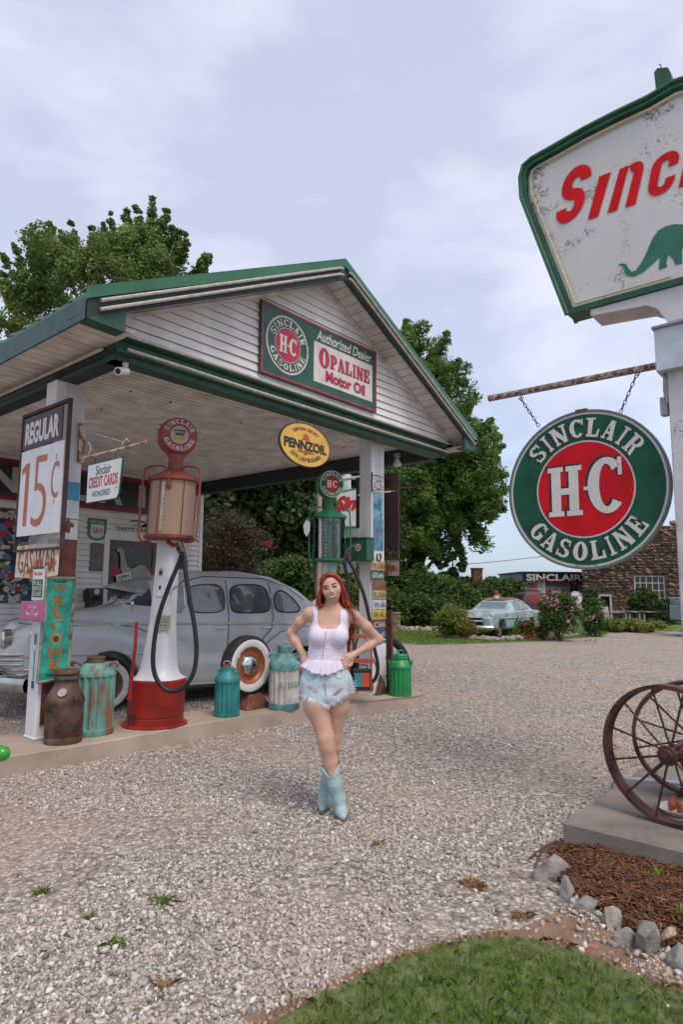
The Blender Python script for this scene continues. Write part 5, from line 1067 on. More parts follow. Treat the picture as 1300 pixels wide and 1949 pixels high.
# lead notice plate
q0 = [to_local(p1_, A(px, py, 6.95)) for px, py in ((295, 1199), (322, 1199), (322, 1171), (295, 1171))]
X0, X1, Z0, Z1 = q0[0].x, q0[1].x, q0[0].z, q0[2].z; yy = -.16
m = Mb().box(X0, X1, yy, yy + .006, Z0, Z1); pn = m.build('notice_plate', M('notice cream', (.46, .43, .30), .5, var=.1), p1_); b = Mb()
for k, t in enumerate(('FOR USE AS', 'MOTOR FUEL ONLY', 'CONTAINS', 'LEAD', '(TETRAETHYL)')):
    h = (Z1 - Z0); z1 = Z1 - h * (.08 + (0, .16, .31, .51, .76)[k]); z0 = z1 - h * (.1, .1, .15, .19, .1)[k]; fit(b, t, X0 + .012, X1 - .012, z0, z1, yy - .0015, .005)
b.build('notice_letters', black, pn)
fit(Mb(), 'FP', -.20, -.10, .045, .14, -.312, .02).mp(lambda x, y, z: (x, y + .045, z)).build('painted_initials', black, p1_)

B2 = Vector((-.16, 8.98, .165)); gg = M('pump green', (.018, .16, .075), .35, var=.15, vscale=3, dirt=.05)
p2_, bd2 = pump('tall green visible gas pump with glass cylinder and round globe behind the woman', B2, -.005, gg, gg, M('pump pale', (.50, .56, .55), .45, var=.1), None, glass('cylinder glass', (.95, .97, .96)), M('globe green', (.012, .17, .07), .3), face=.35, green_=True)
p2_.scale = (.86, .86, .925)
def to2(p): v = to_local(p2_, p); return Vector((v.x / .86, v.y / .86, v.z / .925))
m = Mb().tube(arc3([to2(A(x, y, 8.7)) for x, y in ((655, 1062), (663, 1045), (672, 1040), (676, 1034))]), .024, 8); m.build('outlet_pipe', M('pipe dark', (.06, .06, .06), .5), p2_, smooth=True)
m = Mb().tube(arc3([to2(A(x, y, 8.6)) for x, y in ((661, 1060), (676, 1090), (692, 1130), (704, 1180), (712, 1230), (719, 1265), (715, 1290), (700, 1302), (682, 1298), (670, 1280), (665, 1260), (662, 1150), (660, 1100), (655, 1070))]), .028, 10); m.build('hose', rubber, p2_, smooth=True)
Mb().tube([to2(A(x, y, 8.62)) for x, y in ((655, 1072), (660, 1058), (670, 1050))], [.03, .035, .025], 10).build('nozzle', nz, p2_, smooth=True)
P = [to2(A(x, y, 8.7)) for x, y in ((583, 989), (590, 994), (590, 1009), (586, 1018), (583, 1022), (579, 1014), (577, 1000))]; Mb().poly([(v.x, v.z) for v in P], P[0].y, .01).build('price_tag', M('tag white', (.62, .62, .64), .5), p2_)
m = Mb().box(-.02, .10, -.135, -.128, 1.72, 1.98); m.build('column_sticker', M('sticker teal', (.20, .42, .38), .5), p2_)

# ============================================================ CANS
def can(name, label, px, py, r, h, prof, mat, cat='milk can', ribs=0, mats=None, extra=None, rz=0, grp='old metal cans on the pump island', zb=.165):
    c = G(px, py, zb); d = Vector((c.x, c.y, 0)).normalized() * r; a = thing(name, label, cat, (c.x + d.x, c.y + d.y, zb), rz, grp)
    mod = (lambda i, z: 1 - (.035 * (i % 4 in (0, 1)) if ribs and .06 * h < z < ribs * h else 0))
    if ribs:
        P = []
        for q in range(len(prof) - 1):
            P.append(prof[q])
        P = prof
    for nm, pr, mt, rb in prof:
        Mb().lathe([(x * r, z * h) for x, z in pr], 64 if rb else 36, mod=(lambda i, z: 1 - .075 * (i % 4 in (0, 1))) if rb else None).build(nm, mt, a, smooth=not rb)
    return a
def ring_handle(a, p, w_, h_, mat, rad=.008, name='handle', ang=0, out=.0):
    pts = [(-w_, 0, 0), (-w_ * 1.05, 0, h_ * .6), (-w_ * .6, 0, h_), (w_ * .6, 0, h_), (w_ * 1.05, 0, h_ * .6), (w_, 0, 0)]
    m = Mb().tube(arc3(pts, 4), rad, 8); m.xf(Matrix.Translation(Vector(p)) @ Matrix.Rotation(ang, 4, 'Z') @ Matrix.Rotation(out, 4, 'X')); return m.build(name, mat, a, smooth=True)
brn = M('rusted can', (.13, .075, .055), .7, metal=.2, var=.5, vscale=6, bump=.3, rust=.45, rcol=(.10, .04, .025))
a = can('milk_can', 'rusty brown milk can with bail handle beside the left post', 119, 1419, .172, .67, [('body', [(0, 0), (.98, 0), (1, .02), (1, .08), (.97, .09), (.97, .10), (1, .11), (1, .52), (1.04, .55), (1.02, .60)], brn, 0), ('shoulder', [(1.0, .60), (.92, .66), (.70, .76), (.58, .81), (.56, .86), (.56, .90)], brn, 0), ('lid', [(.60, .86), (.66, .87), (.66, .91), (.60, .93), (.70, .95), (.70, .985), (.66, 1.0), (0, .99)], brn, 0)], brn)
ring_handle(a, (-.0, -.155, .45), .135, -.10, brn, .008, 'bail_handle', 0, .5); Mb().disc(0, 0, .042, 0, 24, .004).xf(Matrix.Translation((.03, -.150, .478)) @ Matrix.Rotation(R(-38), 4, 'X')).build('badge', M('badge grey', (.30, .30, .33), .5), a)
for s in (-1, 1): Mb().tube([(s * .11, 0, .57), (s * .135, 0, .62), (s * .09, 0, .64)], .008, 6).build('ear', brn, a)
teal = M('faded turquoise', (.16, .36, .31), .65, var=.25, vscale=7, rust=.4, rcol=(.22, .10, .05), rscale=7, streak=True)
a = can('oil_can', 'tall ribbed turquoise oil can streaked with rust near the left post', 175, 1403, .197, .755, [('body', [(1, .08), (1, .76)], teal, 1), ('bottom_band', [(0, 0), (1.0, 0), (1.03, .01), (1.03, .08), (1, .085)], teal, 0), ('shoulder', [(1.02, .755), (1.03, .78), (.96, .82), (.60, .90), (.5, .92)], teal, 0), ('cap', [(.42, .90), (.42, .97), (.46, .98), (.46, 1.0), (0, 1.0)], M('brass cap', (.16, .11, .06), .6, metal=.3, rust=.4), 0)], teal)
for s in (-1, 1): Mb().tube(arc3([(s * .12, 0, .66), (s * .19, -.02, .70), (s * .23, -.03, .695), (s * .22, -.02, .66)]), .016, 8).build('handle', M('handle rust', (.20, .14, .11), .7, rust=.4), a, smooth=True)
t2 = M('deep teal', (.022, .21, .205), .5, var=.2, vscale=6, rust=.10)
a = can('oil_can', 'small deep teal ribbed oil can standing before the display tyre', 431, 1366, .142, .56, [('body', [(1, .07), (1, .70)], t2, 1), ('bottom_band', [(0, 0), (1.0, 0), (1.04, .01), (1.04, .07), (1, .075)], t2, 0), ('shoulder', [(1.04, .69), (1.05, .74), (.95, .80), (.55, .88), (.5, .90), (.5, .98), (.0, .99)], t2, 0)], t2)
ring_handle(a, (0, -.02, .46), .10, .07, t2, .016, 'handle', 0, -.3); Mb().box(-.06, .02, .03, .05, .50, .58).build('spout_plate', M('plate rust red', (.28, .06, .035), .6, rust=.2), a); ring_handle(a, (-.02, .04, .58), .035, .03, M('crank grey', (.42, .43, .45)), .006, 'top_ring')
cr = M('cream ribs', (.50, .47, .43), .6, var=.15, vscale=8, rust=.12); t3 = M('weathered teal', (.12, .30, .29), .6, var=.3, vscale=8, rust=.22)
a = can('oil_can', 'large cream ribbed oil can with weathered teal top behind the woman', 540, 1353, .185, .76, [('body', [(1, .10), (1, .62)], cr, 1), ('bottom_band', [(0, 0), (1.0, 0), (1.03, .01), (1.03, .10), (1, .105)], t3, 0), ('shoulder', [(1.03, .62), (1.04, .64), (1.04, .72), (1.0, .74), (.62, .86), (.48, .88), (.46, .93)], t3, 0), ('cap', [(.48, .90), (.48, .99), (.42, 1.0), (0, 1.0)], t3, 0)], cr)
for s in (-1, 1): Mb().tube(arc3([(s * .10, -.02, .64), (s * .17, -.04, .67), (s * .19, -.05, .63), (s * .16, -.04, .60)]), .014, 8).build('handle', t3, a, smooth=True)
ring_handle(a, (0, 0, .755), .05, .05, M('crank grey', (.42, .43, .45)), .006, 'top_ring')
b = Mb(); wd_ = 'SINCLAIR'
for i, c in enumerate(wd_):
    an = R(-95 + i * 15); n0 = len(b.v); t_ = Mb(); (slab_text(t_, c, lambda s, t: (-.02 + .036 * s, .27 + .07 * t), 0)); 
    for x, y, z in t_.v: b.v.append((math.cos(an) * .191 - math.sin(an) * x, math.sin(an) * .191 + math.cos(an) * x, z))
    b.f += [tuple(n0 + k for k in f) for f in t_.f]
b.build('painted_letters', M('letters green faded', (.10, .24, .15), .6), a)
gr2_ = M('bright green can', (.015, .24, .07), .4, var=.12, vscale=5)
a = can('milk_can', 'bright green ribbed milk can at the right end of the island', 762, 1326, .155, .575, [('body', [(1, .06), (1, .66)], gr2_, 1), ('bottom_band', [(0, 0), (1.0, 0), (1.03, .01), (1.03, .07), (1, .075)], gr2_, 0), ('shoulder', [(1.02, .65), (1.04, .68), (1.0, .72), (.72, .82), (.6, .86), (.6, .88)], gr2_, 0), ('lid', [(.58, .85), (.68, .87), (.68, .96), (.62, .98), (0, .98)], gr2_, 0)], gr2_)
for s in (-1, 1): Mb().tube(arc3([(s * .13, -.03, .43), (s * .165, -.05, .48), (s * .155, -.05, .45), (s * .15, -.04, .40)]), .012, 8).build('handle', gr2_, a, smooth=True)
ring_handle(a, (0, 0, .56), .045, .05, gr2_, .009, 'lid_ring')

# display tyre on rusty stand
c = G(478, 1352, .165); a = thing('display_tyre', 'whitewall tyre with orange rim and chrome hub on a rusty stand', 'tyre', (c.x + .0, c.y + .1, .165), R(47))
blk = M('tyre rubber', (.014, .014, .015), .8, var=.2, bump=.2, bscale=120); wwall = M('whitewall', (.60, .59, .57), .55, var=.06, vscale=20, dirt=.08); chrome = M('chrome', (.62, .62, .62), .12, metal=1., var=.1)
def tyre(parent, c, R_, wd, ax='y', white_=True, rim=None, hub=chrome, n=48):
    o = bpy.data.objects.new('wheel', None); COL.objects.link(o); o.parent = parent; o.location = c
    h = wd / 2
    Mb().lathe([(R_ * .66, -h * .8), (R_ * .80, -h), (R_ * .93, -h * .9), (R_, -h * .6), (R_, h * .6), (R_ * .93, h * .9), (R_ * .80, h), (R_ * .66, h * .8), (R_ * .64, 0), (R_ * .66, -h * .8)], n, axis='y', caps=False).build('tyre', blk, o, smooth=True)
    if white_:
        Mb().lathe([(R_ * .63, -h * .88), (R_ * .72, -h - .003), (R_ * .84, -h * 1.0 - .003), (R_ * .87, -h * .985)], n, axis='y', caps=False).build('whitewall', wwall, o, smooth=True)
    Mb().lathe([(0, -h * .30), (R_ * .3, -h * .34), (R_ * .36, -h * .42), (R_ * .5, -h * .45), (R_ * .57, -h * .7), (R_ * .64, -h * .86), (R_ * .645, h * .8)], n, axis='y', caps=False).build('rim', rim, o, smooth=True)
    Mb().lathe([(R_ * .36, -h * .40), (R_ * .34, -h * .62), (R_ * .26, -h * .95), (R_ * .12, -h * 1.12), (0, -h * 1.15)], n, axis='y', caps=False).build('hub_cap', hub, o, smooth=True)
    return o
wo = tyre(a, (-.02, .10, .52), .36, .18, rim=M('rim orange', (.30, .085, .035), .35, var=.12), n=56)
Mb().hexa([(-.14, -.06, 0), (.26, -.06, 0), (.26, .25, 0), (-.14, .25, 0)], [(-.04, .02, .17), (.16, .02, .17), (.16, .18, .17), (-.04, .18, .17)]).build('stand', M('stand rust', (.17, .055, .03), .6, var=.3, vscale=8, rust=.3), a, bevel=.006)

# cart and battery charger behind the hose
a = thing('hand_cart', 'orange red metal ladder frame cart leaning by the right post', 'cart', A(690, 1310, 8.55), 0); a.location.z = .165
orr = M('cart orange', (.42, .085, .05), .55, var=.2, rust=.15)
def la(px, py, Y=8.55, o=None): return to_local(o or a, A(px, py, Y))
for x0, x1 in ((664, 672), (706, 714)): Mb().tube([la(x0, 1316), la(x0 + 2, 1206)], .012, 8).build('upright', orr, a)
for y0 in (1210, 1257, 1308):
    p, q = la(664, y0), la(711, y0 - 2); d_ = .028 if y0 != 1308 else .04; Mb().box(p.x, q.x, p.y - .03, p.y + .03, p.z - d_, p.z + d_).build('cross_bar', orr, a, bevel=.004)
Mb().tube([la(671, 1322, 8.4), la(671, 1300, 8.5)], .015, 8).build('foot', orr, a)
a = thing('battery_charger', 'black battery charger box with teal and orange front on the orange cart', 'battery charger', A(688, 1310, 8.45), 0); a.location.z = A(688, 1310, 8.45).z
p, q = la(672, 1312, 8.42, a), la(706, 1275, 8.42, a); Mb().box(p.x, q.x, 0, .16, p.z, q.z).build('case', black, a, bevel=.008); xm = (p.x + q.x) / 2
Mb().box(p.x + .015, xm, -.004, -.0005, p.z + .03, q.z - .04).build('teal_panel', M('charger teal', (.03, .25, .27), .5), a); Mb().box(xm + .002, q.x - .015, -.004, -.0005, p.z + .03, q.z - .04).build('orange_panel', M('charger orange', (.60, .07, .02), .5), a)
Mb().tube(arc3([(p.x + .05, .05, q.z), (p.x + .05, .05, q.z + .05), (q.x - .05, .05, q.z + .05), (q.x - .05, .05, q.z)]), .008, 6).build('carry_handle', black, a)
# black tyre leaning behind the green can
c = A(741, 1322, 9.9); a = thing('spare_tyre', 'black tyre with thin spokes standing behind the green milk can', 'tyre', (c.x - .12, 9.9, 0), R(20))
Mb().tube([(math.cos(t) * .42, 0, .47 + math.sin(t) * .42) for t in np.linspace(0, 2 * math.pi, 40, False)], .06, 10, close=True).build('tyre', blk, a, smooth=True)
for k in range(6): Mb().tube([(0, 0, .47), (math.cos(k * 1.047) * .4, 0, .47 + math.sin(k * 1.047) * .4)], .01, 5).build('spoke', M('dark iron', (.02, .018, .016)), a)
a = thing('vine_stem', 'little leafy stem poking up behind the green milk can', 'plant', A(752, 1275, 9.4)); pts = rng.normal(size=(26, 3)) * (.06, .03, .08); 
Mb().tube(arc3([(-.02, 0, -.5), (.03, 0, -.2), (0, 0, .1)]), .008, 6).build('stem', M('bark', (.10, .06, .045)), a); lv = blades('leaves', GM, pts, .07, .05, .8, a)

# green smooth fibreglass tail poking in at the left edge
sd_ = Sdf((-.75, -.2, -.2), (.12, .2, .2), .008)
sd_.chain([(-.6, 0, -.03), (-.3, 0, 0), (-.02, 0, 0)], [.13, .088, .052], .02)
c = A(10, 1434, 4.6); a = thing('green_figure', 'glossy bright green rounded figure end poking in from the left edge', 'figure', (c.x, c.y, c.z)); o = sd_.mesh('rounded_end', M('gloss green', (.03, .30, .02), .25, var=.08, coat=.5), a)
Mb().tube([(-.5, 0, -.08), (-.5, 0, -c.z)], [.09, .12], 14).build('leg', M('gloss green', (.03, .30, .02)), a)
# ============================================================ OLD GREY SEDAN under the canopy
def car_surface(name, mat, parent, profs, lo, hi, vox, cuts, k=.12):
    s = Sdf(lo, hi, vox); X = (np.arange(s.n[0]) * vox + lo[0])[:, None, None]; Y = (np.arange(s.n[1]) * vox + lo[1])[None, :, None]; Z = (np.arange(s.n[2]) * vox + lo[2])[None, None, :]
    D = None
    for P, hw, kk in profs:
        p2 = poly_sd(X, Z, P); d = smax(p2, np.abs(hw(X, Y, Z)), kk) if False else smax(p2, hw(X, Y, Z), kk)
        D = d if D is None else smin(D, d, k)
    for (cx, cz, r, y0, y1) in cuts:
        c = np.maximum(np.hypot(X - cx, Z - cz) - r, np.maximum(y0 - Y, Y - y1)); D = np.maximum(D, -c)
    s.d = np.broadcast_to(D, s.n).astype(np.float32).copy(); return s.mesh(name, mat, parent)
def bvh_of(o): return BVHTree.FromPolygons([v.co[:] for v in o.data.vertices], [tuple(p.vertices) for p in o.data.polygons])
def hitf(bv, fn, o, d): # cast and return point
    h = bv.ray_cast(Vector(o), Vector(d)); return h[0] if h[0] is not None else None
def patch(bv, P, d, name, mat, parent, off=.004, res=.04, far=3., map3=None):
    # P: outline in a plane; map3 turns (a,b) into a 3-D start point; rays travel along d
    d = Vector(d).normalized(); bm = bmesh.new()
    vs = [bm.verts.new((a, 0, b)) for a, b in P]; bm.faces.new(vs); 
    xs = [p[0] for p in P]; zs = [p[1] for p in P]
    for ax, (lo, hi) in ((0, (min(xs), max(xs))), (2, (min(zs), max(zs)))):
        t = lo + res
        while t < hi:
            co = [0, 0, 0]; co[ax] = t; no = [0, 0, 0]; no[ax] = 1
            bmesh.ops.bisect_plane(bm, geom=bm.verts[:] + bm.edges[:] + bm.faces[:], plane_co=co, plane_no=no); t += res
    bad = []
    for v in bm.verts:
        o = map3(v.co.x, v.co.z); h = bv.ray_cast(o, d)
        if h[0] is None: bad.append(v); continue
        v.co = h[0] - d * off
    bmesh.ops.delete(bm, geom=bad, context='VERTS'); bmesh.ops.recalc_face_normals(bm, faces=bm.faces)
    me = bpy.data.meshes.new(name); bm.to_mesh(me); bm.free(); me.materials.append(mat); me.shade_smooth()
    o = bpy.data.objects.new(name, me); COL.objects.link(o); o.parent = parent; return o
def strip(bv, P, d, r, name, mat, parent, map3, off=.0, close=False, res=.05):
    d = Vector(d).normalized(); pts = []; Q = list(P) + ([P[0]] if close else [])
    for i in range(len(Q) - 1):
        a, b = Q[i], Q[i + 1]; n_ = max(1, int(math.hypot(a[0] - b[0], a[1] - b[1]) / res))
        for k in range(n_): pts.append((a[0] + (b[0] - a[0]) * k / n_, a[1] + (b[1] - a[1]) * k / n_))
    if not close: pts.append(Q[-1])
    o = []
    for a, b in pts:
        h = bv.ray_cast(map3(a, b), d)
        if h[0] is not None: o.append(h[0] - d * off)
    if len(o) < 2: return None
    return Mb().tube(o, r, 6, close=close).build(name, mat, parent, smooth=True)
def rnd(P, it=2):
    for _ in range(it):
        Q = []
        for i in range(len(P)):
            a, b = P[i], P[(i + 1) % len(P)]; Q += [(a[0] * .8 + b[0] * .2, a[1] * .8 + b[1] * .2), (a[0] * .2 + b[0] * .8, a[1] * .2 + b[1] * .8)]
        P = Q
    return P
O_ = G(218, 1358); car = thing('vintage_sedan', 'grey 1940s sedan with sun visor and chrome grille parked under the canopy', 'car', (O_.x, O_.y, 0), R(34))
paint = M('grey car paint', (.49, .51, .515), .32, var=.06, vscale=2.5, dirt=.06, spec=.5, coat=.5)
def lerp(X, xs, ys): return np.interp(X, xs, ys)
def hw_cabin(X, Y, Z):
    base = lerp(X, [-1.3, -1.0, -.4, .1, .6, 2.6, 3.3, 3.9], [.30, .42, .52, .68, .82, .82, .72, .50]); top = lerp(X, [-1.3, -.8, .0, .3, .8, 2.6, 3.3, 3.9], [.12, .26, .42, .56, .62, .60, .50, .40])
    t = np.clip((Z - .95) / .85, 0, 1); t = t ** 1.4; low = np.clip((.6 - Z) / .5, 0, 1)
    return np.abs(Y - .93) - (base + (top - base) * t - .05 * low)
body_P = [(-1.20, .55), (-1.30, .85), (-1.29, 1.05), (-1.18, 1.17), (-.8, 1.25), (-.2, 1.32), (-.02, 1.345), (.14, 1.385), (.50, 1.70), (.68, 1.80), (1.1, 1.875), (1.9, 1.90), (2.5, 1.82), (2.95, 1.64), (3.35, 1.36), (3.65, 1.05), (3.85, .78), (3.88, .42), (-1.1, .42)]
ff_P = [(-1.22, .50), (-1.36, .68), (-1.38, .88), (-1.30, 1.05), (-1.05, 1.16), (-.6, 1.19), (-.1, 1.15), (.35, 1.05), (.8, .88), (1.02, .70), (1.05, .50), (.9, .26), (.3, .26), (-.9, .4)]
rf_P = [(2.08, .26), (2.10, .55), (2.22, .80), (2.45, .97), (2.75, 1.05), (3.1, 1.02), (3.5, .86), (3.85, .62), (3.95, .40), (3.4, .30)]
def fender(X, Y, Z, y0=.0, y1=.62, bul=.0): a = np.abs(Y - .93); return np.maximum(a - (.93 - y0), (.93 - y1) - a)
def ffw(X, Y, Z): a = np.abs(Y - .93); o = lerp(X, [-1.38, -1.1, -.4, .3, 1.05], [.82, .90, .925, .91, .83]); return np.maximum(a - o, .36 - a)
def rfw(X, Y, Z): a = np.abs(Y - .93); o = lerp(X, [2.08, 2.5, 2.9, 3.4, 3.95], [.84, .915, .93, .91, .80]); return np.maximum(a - o, .5 - a)
def sill(X, Y, Z): return np.abs(Y - .93) - .86 + 0 * X
cuts = [(-.1, .36, .435, y0, y1) for y0, y1 in ((-.2, .42), (1.44, 2.1))] + [(2.88, .34, .40, y0, y1) for y0, y1 in ((-.2, .36), (1.50, 2.1))]
bd_ = car_surface('body', paint, car, [(body_P, hw_cabin, .26), (ff_P, ffw, .22), (rf_P, rfw, .22), ([(.4, .24), (.4, .62), (3.5, .62), (3.6, .30)], sill, .10)], (-1.5, -.06, .18), (4.05, 1.92, 2.0), .018, cuts, .09)
bv = bvh_of(bd_); m3 = lambda a, b: Vector((a, -2, b)); DY = (0, 1, 0)
cg = M('car glass', (.24, .26, .27), .05, var=.5, vscale=2.2, col2=(.06, .07, .075), spec=.9); trim = M('window rubber', (.02, .02, .02), .6)  # light and dark greys in the glass colour stand in for reflections
wins = [('quarter_window', [(.60, 1.28), (.66, 1.42), (.82, 1.58), (.93, 1.65), (.96, 1.65), (.96, 1.28)]), ('front_window', [(1.01, 1.275), (1.01, 1.66), (1.46, 1.69), (1.56, 1.64), (1.59, 1.50), (1.56, 1.275)]), ('rear_window', [(1.70, 1.265), (1.67, 1.40), (1.68, 1.60), (1.77, 1.68), (2.18, 1.69), (2.30, 1.62), (2.34, 1.42), (2.31, 1.265)]), ('quarter_window', [(2.42, 1.27), (2.41, 1.50), (2.50, 1.60), (2.62, 1.59), (2.80, 1.45), (2.90, 1.32), (2.84, 1.26)])]
for nm, P in wins:
    P = rnd(P, 3) if nm != 'quarter_window' or P[0][0] > 2 else rnd(P, 1)
    o = patch(bv, P, DY, nm, cg, car, .003, .06, map3=m3); strip(bv, P, DY, .012 if P[0][0] > 1.1 else .009, 'frame', trim if P[0][0] > 1.0 else chrome, o, m3, .003, True)
# seams, belt chrome, lower trim
bright = M('bright trim', (.75, .75, .76), .3, metal=.6, var=.05); seam = M('seam', (.03, .03, .035), .7)
for P in ([(1.63, 1.74), (1.63, 1.2), (1.60, .7), (1.58, .40)], [(2.36, 1.72), (2.37, 1.2), (2.33, 1.02), (2.22, .92), (2.12, .80)], [(.56, 1.26), (.95, 1.72), (1.3, 1.80), (2.3, 1.78), (2.7, 1.66), (3.0, 1.45)]):
    strip(bv, P, DY, .008, 'seam', seam, car, m3, -.001)
strip(bv, [(-.6, 1.13), (-.05, 1.15), (.3, 1.08), (.50, .98), (.56, .88), (.52, .80), (.36, .75)], DY, .006, 'hood_seam', seam, car, m3, 0)
strip(bv, [(2.12, .30), (2.12, .55), (2.22, .79), (2.45, .96), (2.75, 1.04), (3.05, 1.03)], DY, .006, 'fender_seam', seam, car, m3, 0)
strip(bv, [(-.5, 1.14), (.3, 1.135), (1.0, 1.125), (1.9, 1.11), (2.95, 1.08)], DY, .018, 'belt_chrome', bright, car, m3, .008)
strip(bv, [(-1.15, .78), (-.6, .775), (.0, .765), (.6, .745)], DY, .015, 'fender_chrome', bright, car, m3, .008)
strip(bv, [(.6, .30), (1.3, .285), (2.08, .275)], DY, .013, 'sill_chrome', bright, car, m3, .006)
for x, z in ((1.54, 1.06), (2.28, 1.045)):
    h = bv.ray_cast(m3(x, z), Vector(DY))[0]; Mb().tube([h + Vector((.03, -.005, 0)), h + Vector((.02, -.045, 0)), h + Vector((-.13, -.045, -.005))], [.012, .012, .008], 8).build('door_handle', chrome, car, smooth=True)
for x, z in ((1.56, .92), (1.46, .38)):
    h = bv.ray_cast(m3(x, z), Vector(DY))[0]; Mb().tube([h + Vector((0, .01, 0)), h + Vector((0, -.006, 0))], .014, 10).build('key_lock' if z > .5 else 'reflector', chrome if z > .5 else redp, car)
h = bv.ray_cast(m3(2.37, 1.52), Vector(DY))[0]; Mb().box(h.x - .03, h.x + .02, h.y - .02, h.y + .02, h.z - .03, h.z + .02).build('hinge', paint, car, bevel=.004)
# windscreen and visor
mf = lambda a, b: Vector((-2.5, a, b))
for y0, y1 in ((.46, .915), (.945, 1.40)):
    P = [(y0, 1.46), (y1, 1.46), (y1 - (.0 if y0 < .9 else .06), 1.72), (y0 + (.06 if y0 < .9 else 0), 1.72)]; o = patch(bv, P, (1, 0, 0), 'windscreen', cg, car, .006, .08, map3=mf); strip(bv, P, (1, 0, 0), .012, 'screen_frame', chrome, o, mf, .008, True)
o = patch(bv, [(.10, 1.40), (.16, 1.47), (.44, 1.68), (.50, 1.68), (.50, 1.37)], DY, 'windscreen', M('screen dark', (.05, .055, .06), .06), car, .006, .05, map3=m3); strip(bv, [(.08, 1.385), (.14, 1.46), (.46, 1.70)], DY, .012, 'screen_frame', bright, o, m3, .008)
m = Mb(); n_, q_ = 24, 6; VV_ = []
for i in range(n_ + 1):
    t = i / n_ * 2 - 1; y = .93 + t * .66; depth = .60 * math.sqrt(max(0, 1 - t * t * .92))
    for j in range(q_ + 1):
        s_ = j / q_; x = .62 - depth * s_ + .16 * t * t; z = 1.775 - .10 * s_ * s_ - .12 * t * t - .04 * s_; VV_.append((x, y, z))
m.v = VV_; m.f = [(i * (q_ + 1) + j, i * (q_ + 1) + j + 1, (i + 1) * (q_ + 1) + j + 1, (i + 1) * (q_ + 1) + j) for i in range(n_) for j in range(q_)]
o = m.build('sun_visor', M('visor grey', (.30, .305, .31), .5), car, smooth=True); sm_ = o.modifiers.new('s', 'SOLIDIFY'); sm_.thickness = .012
Mb().tube([VV_[i * (q_ + 1) + q_] for i in range(n_ + 1)], .009, 6).build('visor_edge', M('visor grey', (.30, .305, .31)), car, smooth=True)
for y in (.45,): Mb().tube([(.16, y, 1.42), (.12, y + .02, 1.45), (.2, y - .1, 1.50)], .006, 5).build('wiper', chrome, car)
m = Mb().tube([(.22, .2, 1.30), (.20, .15, 1.38)], [.008, .008], 6); m.sphere((.20, .13, 1.41), .05, 12, 8, (.5, 1, 1)); m.build('spot_mirror', chrome, car, smooth=True)
# grille, bumper, lamps
gc = M('grille chrome', (.50, .50, .50), .18, metal=1., var=.2)
P0 = []
for k in range(6):
    z = .82 - k * .062; pts = []
    for i in range(37):
        y = .93 + (i / 36 - .5) * 1.80; h = bv.ray_cast(Vector((-2.5, y, z - .02 * abs(i / 36 - .5) * 2)), Vector((1, 0, 0)))
        if h[0] is not None and h[0].x < -.55: pts.append(h[0] + Vector((-.022, 0, 0)))
    if len(pts) > 3: Mb().tube(pts, .024 if k == 0 else .016, 8).build('grille_bar', gc, car, smooth=True)
P = [(.30, .50), (1.56, .50), (1.50, .90), (.36, .90)]; patch(bv, P, (1, 0, 0), 'grille_back', M('grille dark', (.02, .02, .02), .6), car, .004, .06, map3=mf)
pts = [(-1.44 + .36 * abs((y - .93) / .98) ** 2.4, y, .44) for y in np.linspace(-.08, 1.94, 33)]
m = Mb(); k = 10
for (x, y, z) in pts:
    for c, s_ in _circ(k): m.v.append((x + c * .035 - .03, y, z + s_ * .085))
m.f = [(i * k + q, i * k + (q + 1) % k, (i + 1) * k + (q + 1) % k, (i + 1) * k + q) for i in range(len(pts) - 1) for q in range(k)]; m.build('front_bumper', M('bumper chrome', (.56, .56, .56), .15, metal=1., var=.15), car, smooth=True)
for y in (.6, 1.26): Mb().tube([(-1.49, y, .34), (-1.52, y, .44), (-1.47, y, .58)], [.03, .04, .03], 10).build('bumper_guard', gc, car, smooth=True)
pts = [(3.98 - .2 * abs((y - .93) / .95) ** 2.4, y, .45) for y in np.linspace(0, 1.86, 20)]; Mb().tube(pts, .06, 8).build('rear_bumper', gc, car, smooth=True)
for y in (.20, 1.66):
    hl = Mb().lathe([(.0, -.05), (.07, -.045), (.10, -.025), (.115, 0), (.125, .0), (.125, .08)], 24, (-1.33, y, .98), axis='x').build('headlight', chrome, car, smooth=True); Mb().lathe([(0, -.058), (.06, -.052), (.098, -.028)], 20, (-1.332, y, .98), axis='x', caps=False).build('lens', M('lamp lens', (.42, .46, .44)), hl, smooth=True)
h = bv.ray_cast(m3(-1.02, 1.06), Vector((0, 1, 0)))[0]
strip(bv, [(-1.1, 1.16), (-.9, 1.135), (-.75, 1.07), (-.72, 1.0)], DY, .006, 'hood_seam', seam, car, m3, 0)
strip(bvh_of(bd_), [(-1.2, .93), (-.6, .93), (.2, .93)], (0, 0, -1), .012, 'hood_ornament', chrome, car, lambda a, b: Vector((a, b, 3)), .008)
# wheels and dark underside
wr = M('wheel rim brown', (.13, .08, .06), .5)
for x, y in ((-.1, .20), (2.88, .22), (-.1, 1.66), (2.88, 1.66)):
    o = tyre(car, (x, y, .355), .355, .2, rim=wr, n=40)
    if y > 1: o.rotation_euler = (0, 0, math.pi)
Mb().box(-.95, 3.6, .35, 1.5, .23, .43).build('underbody', M('underbody', (.015, .014, .013), .9), car)
m = Mb(); 
for cx in (-.1, 2.88): m.lathe([(.43, .02), (.43, .40), (.0, .41)], 30, (cx, .0 if cx < 1 else .01, .36), axis='y', caps=False)
# no interior: the windows are opaque, with reflections painted into their colour

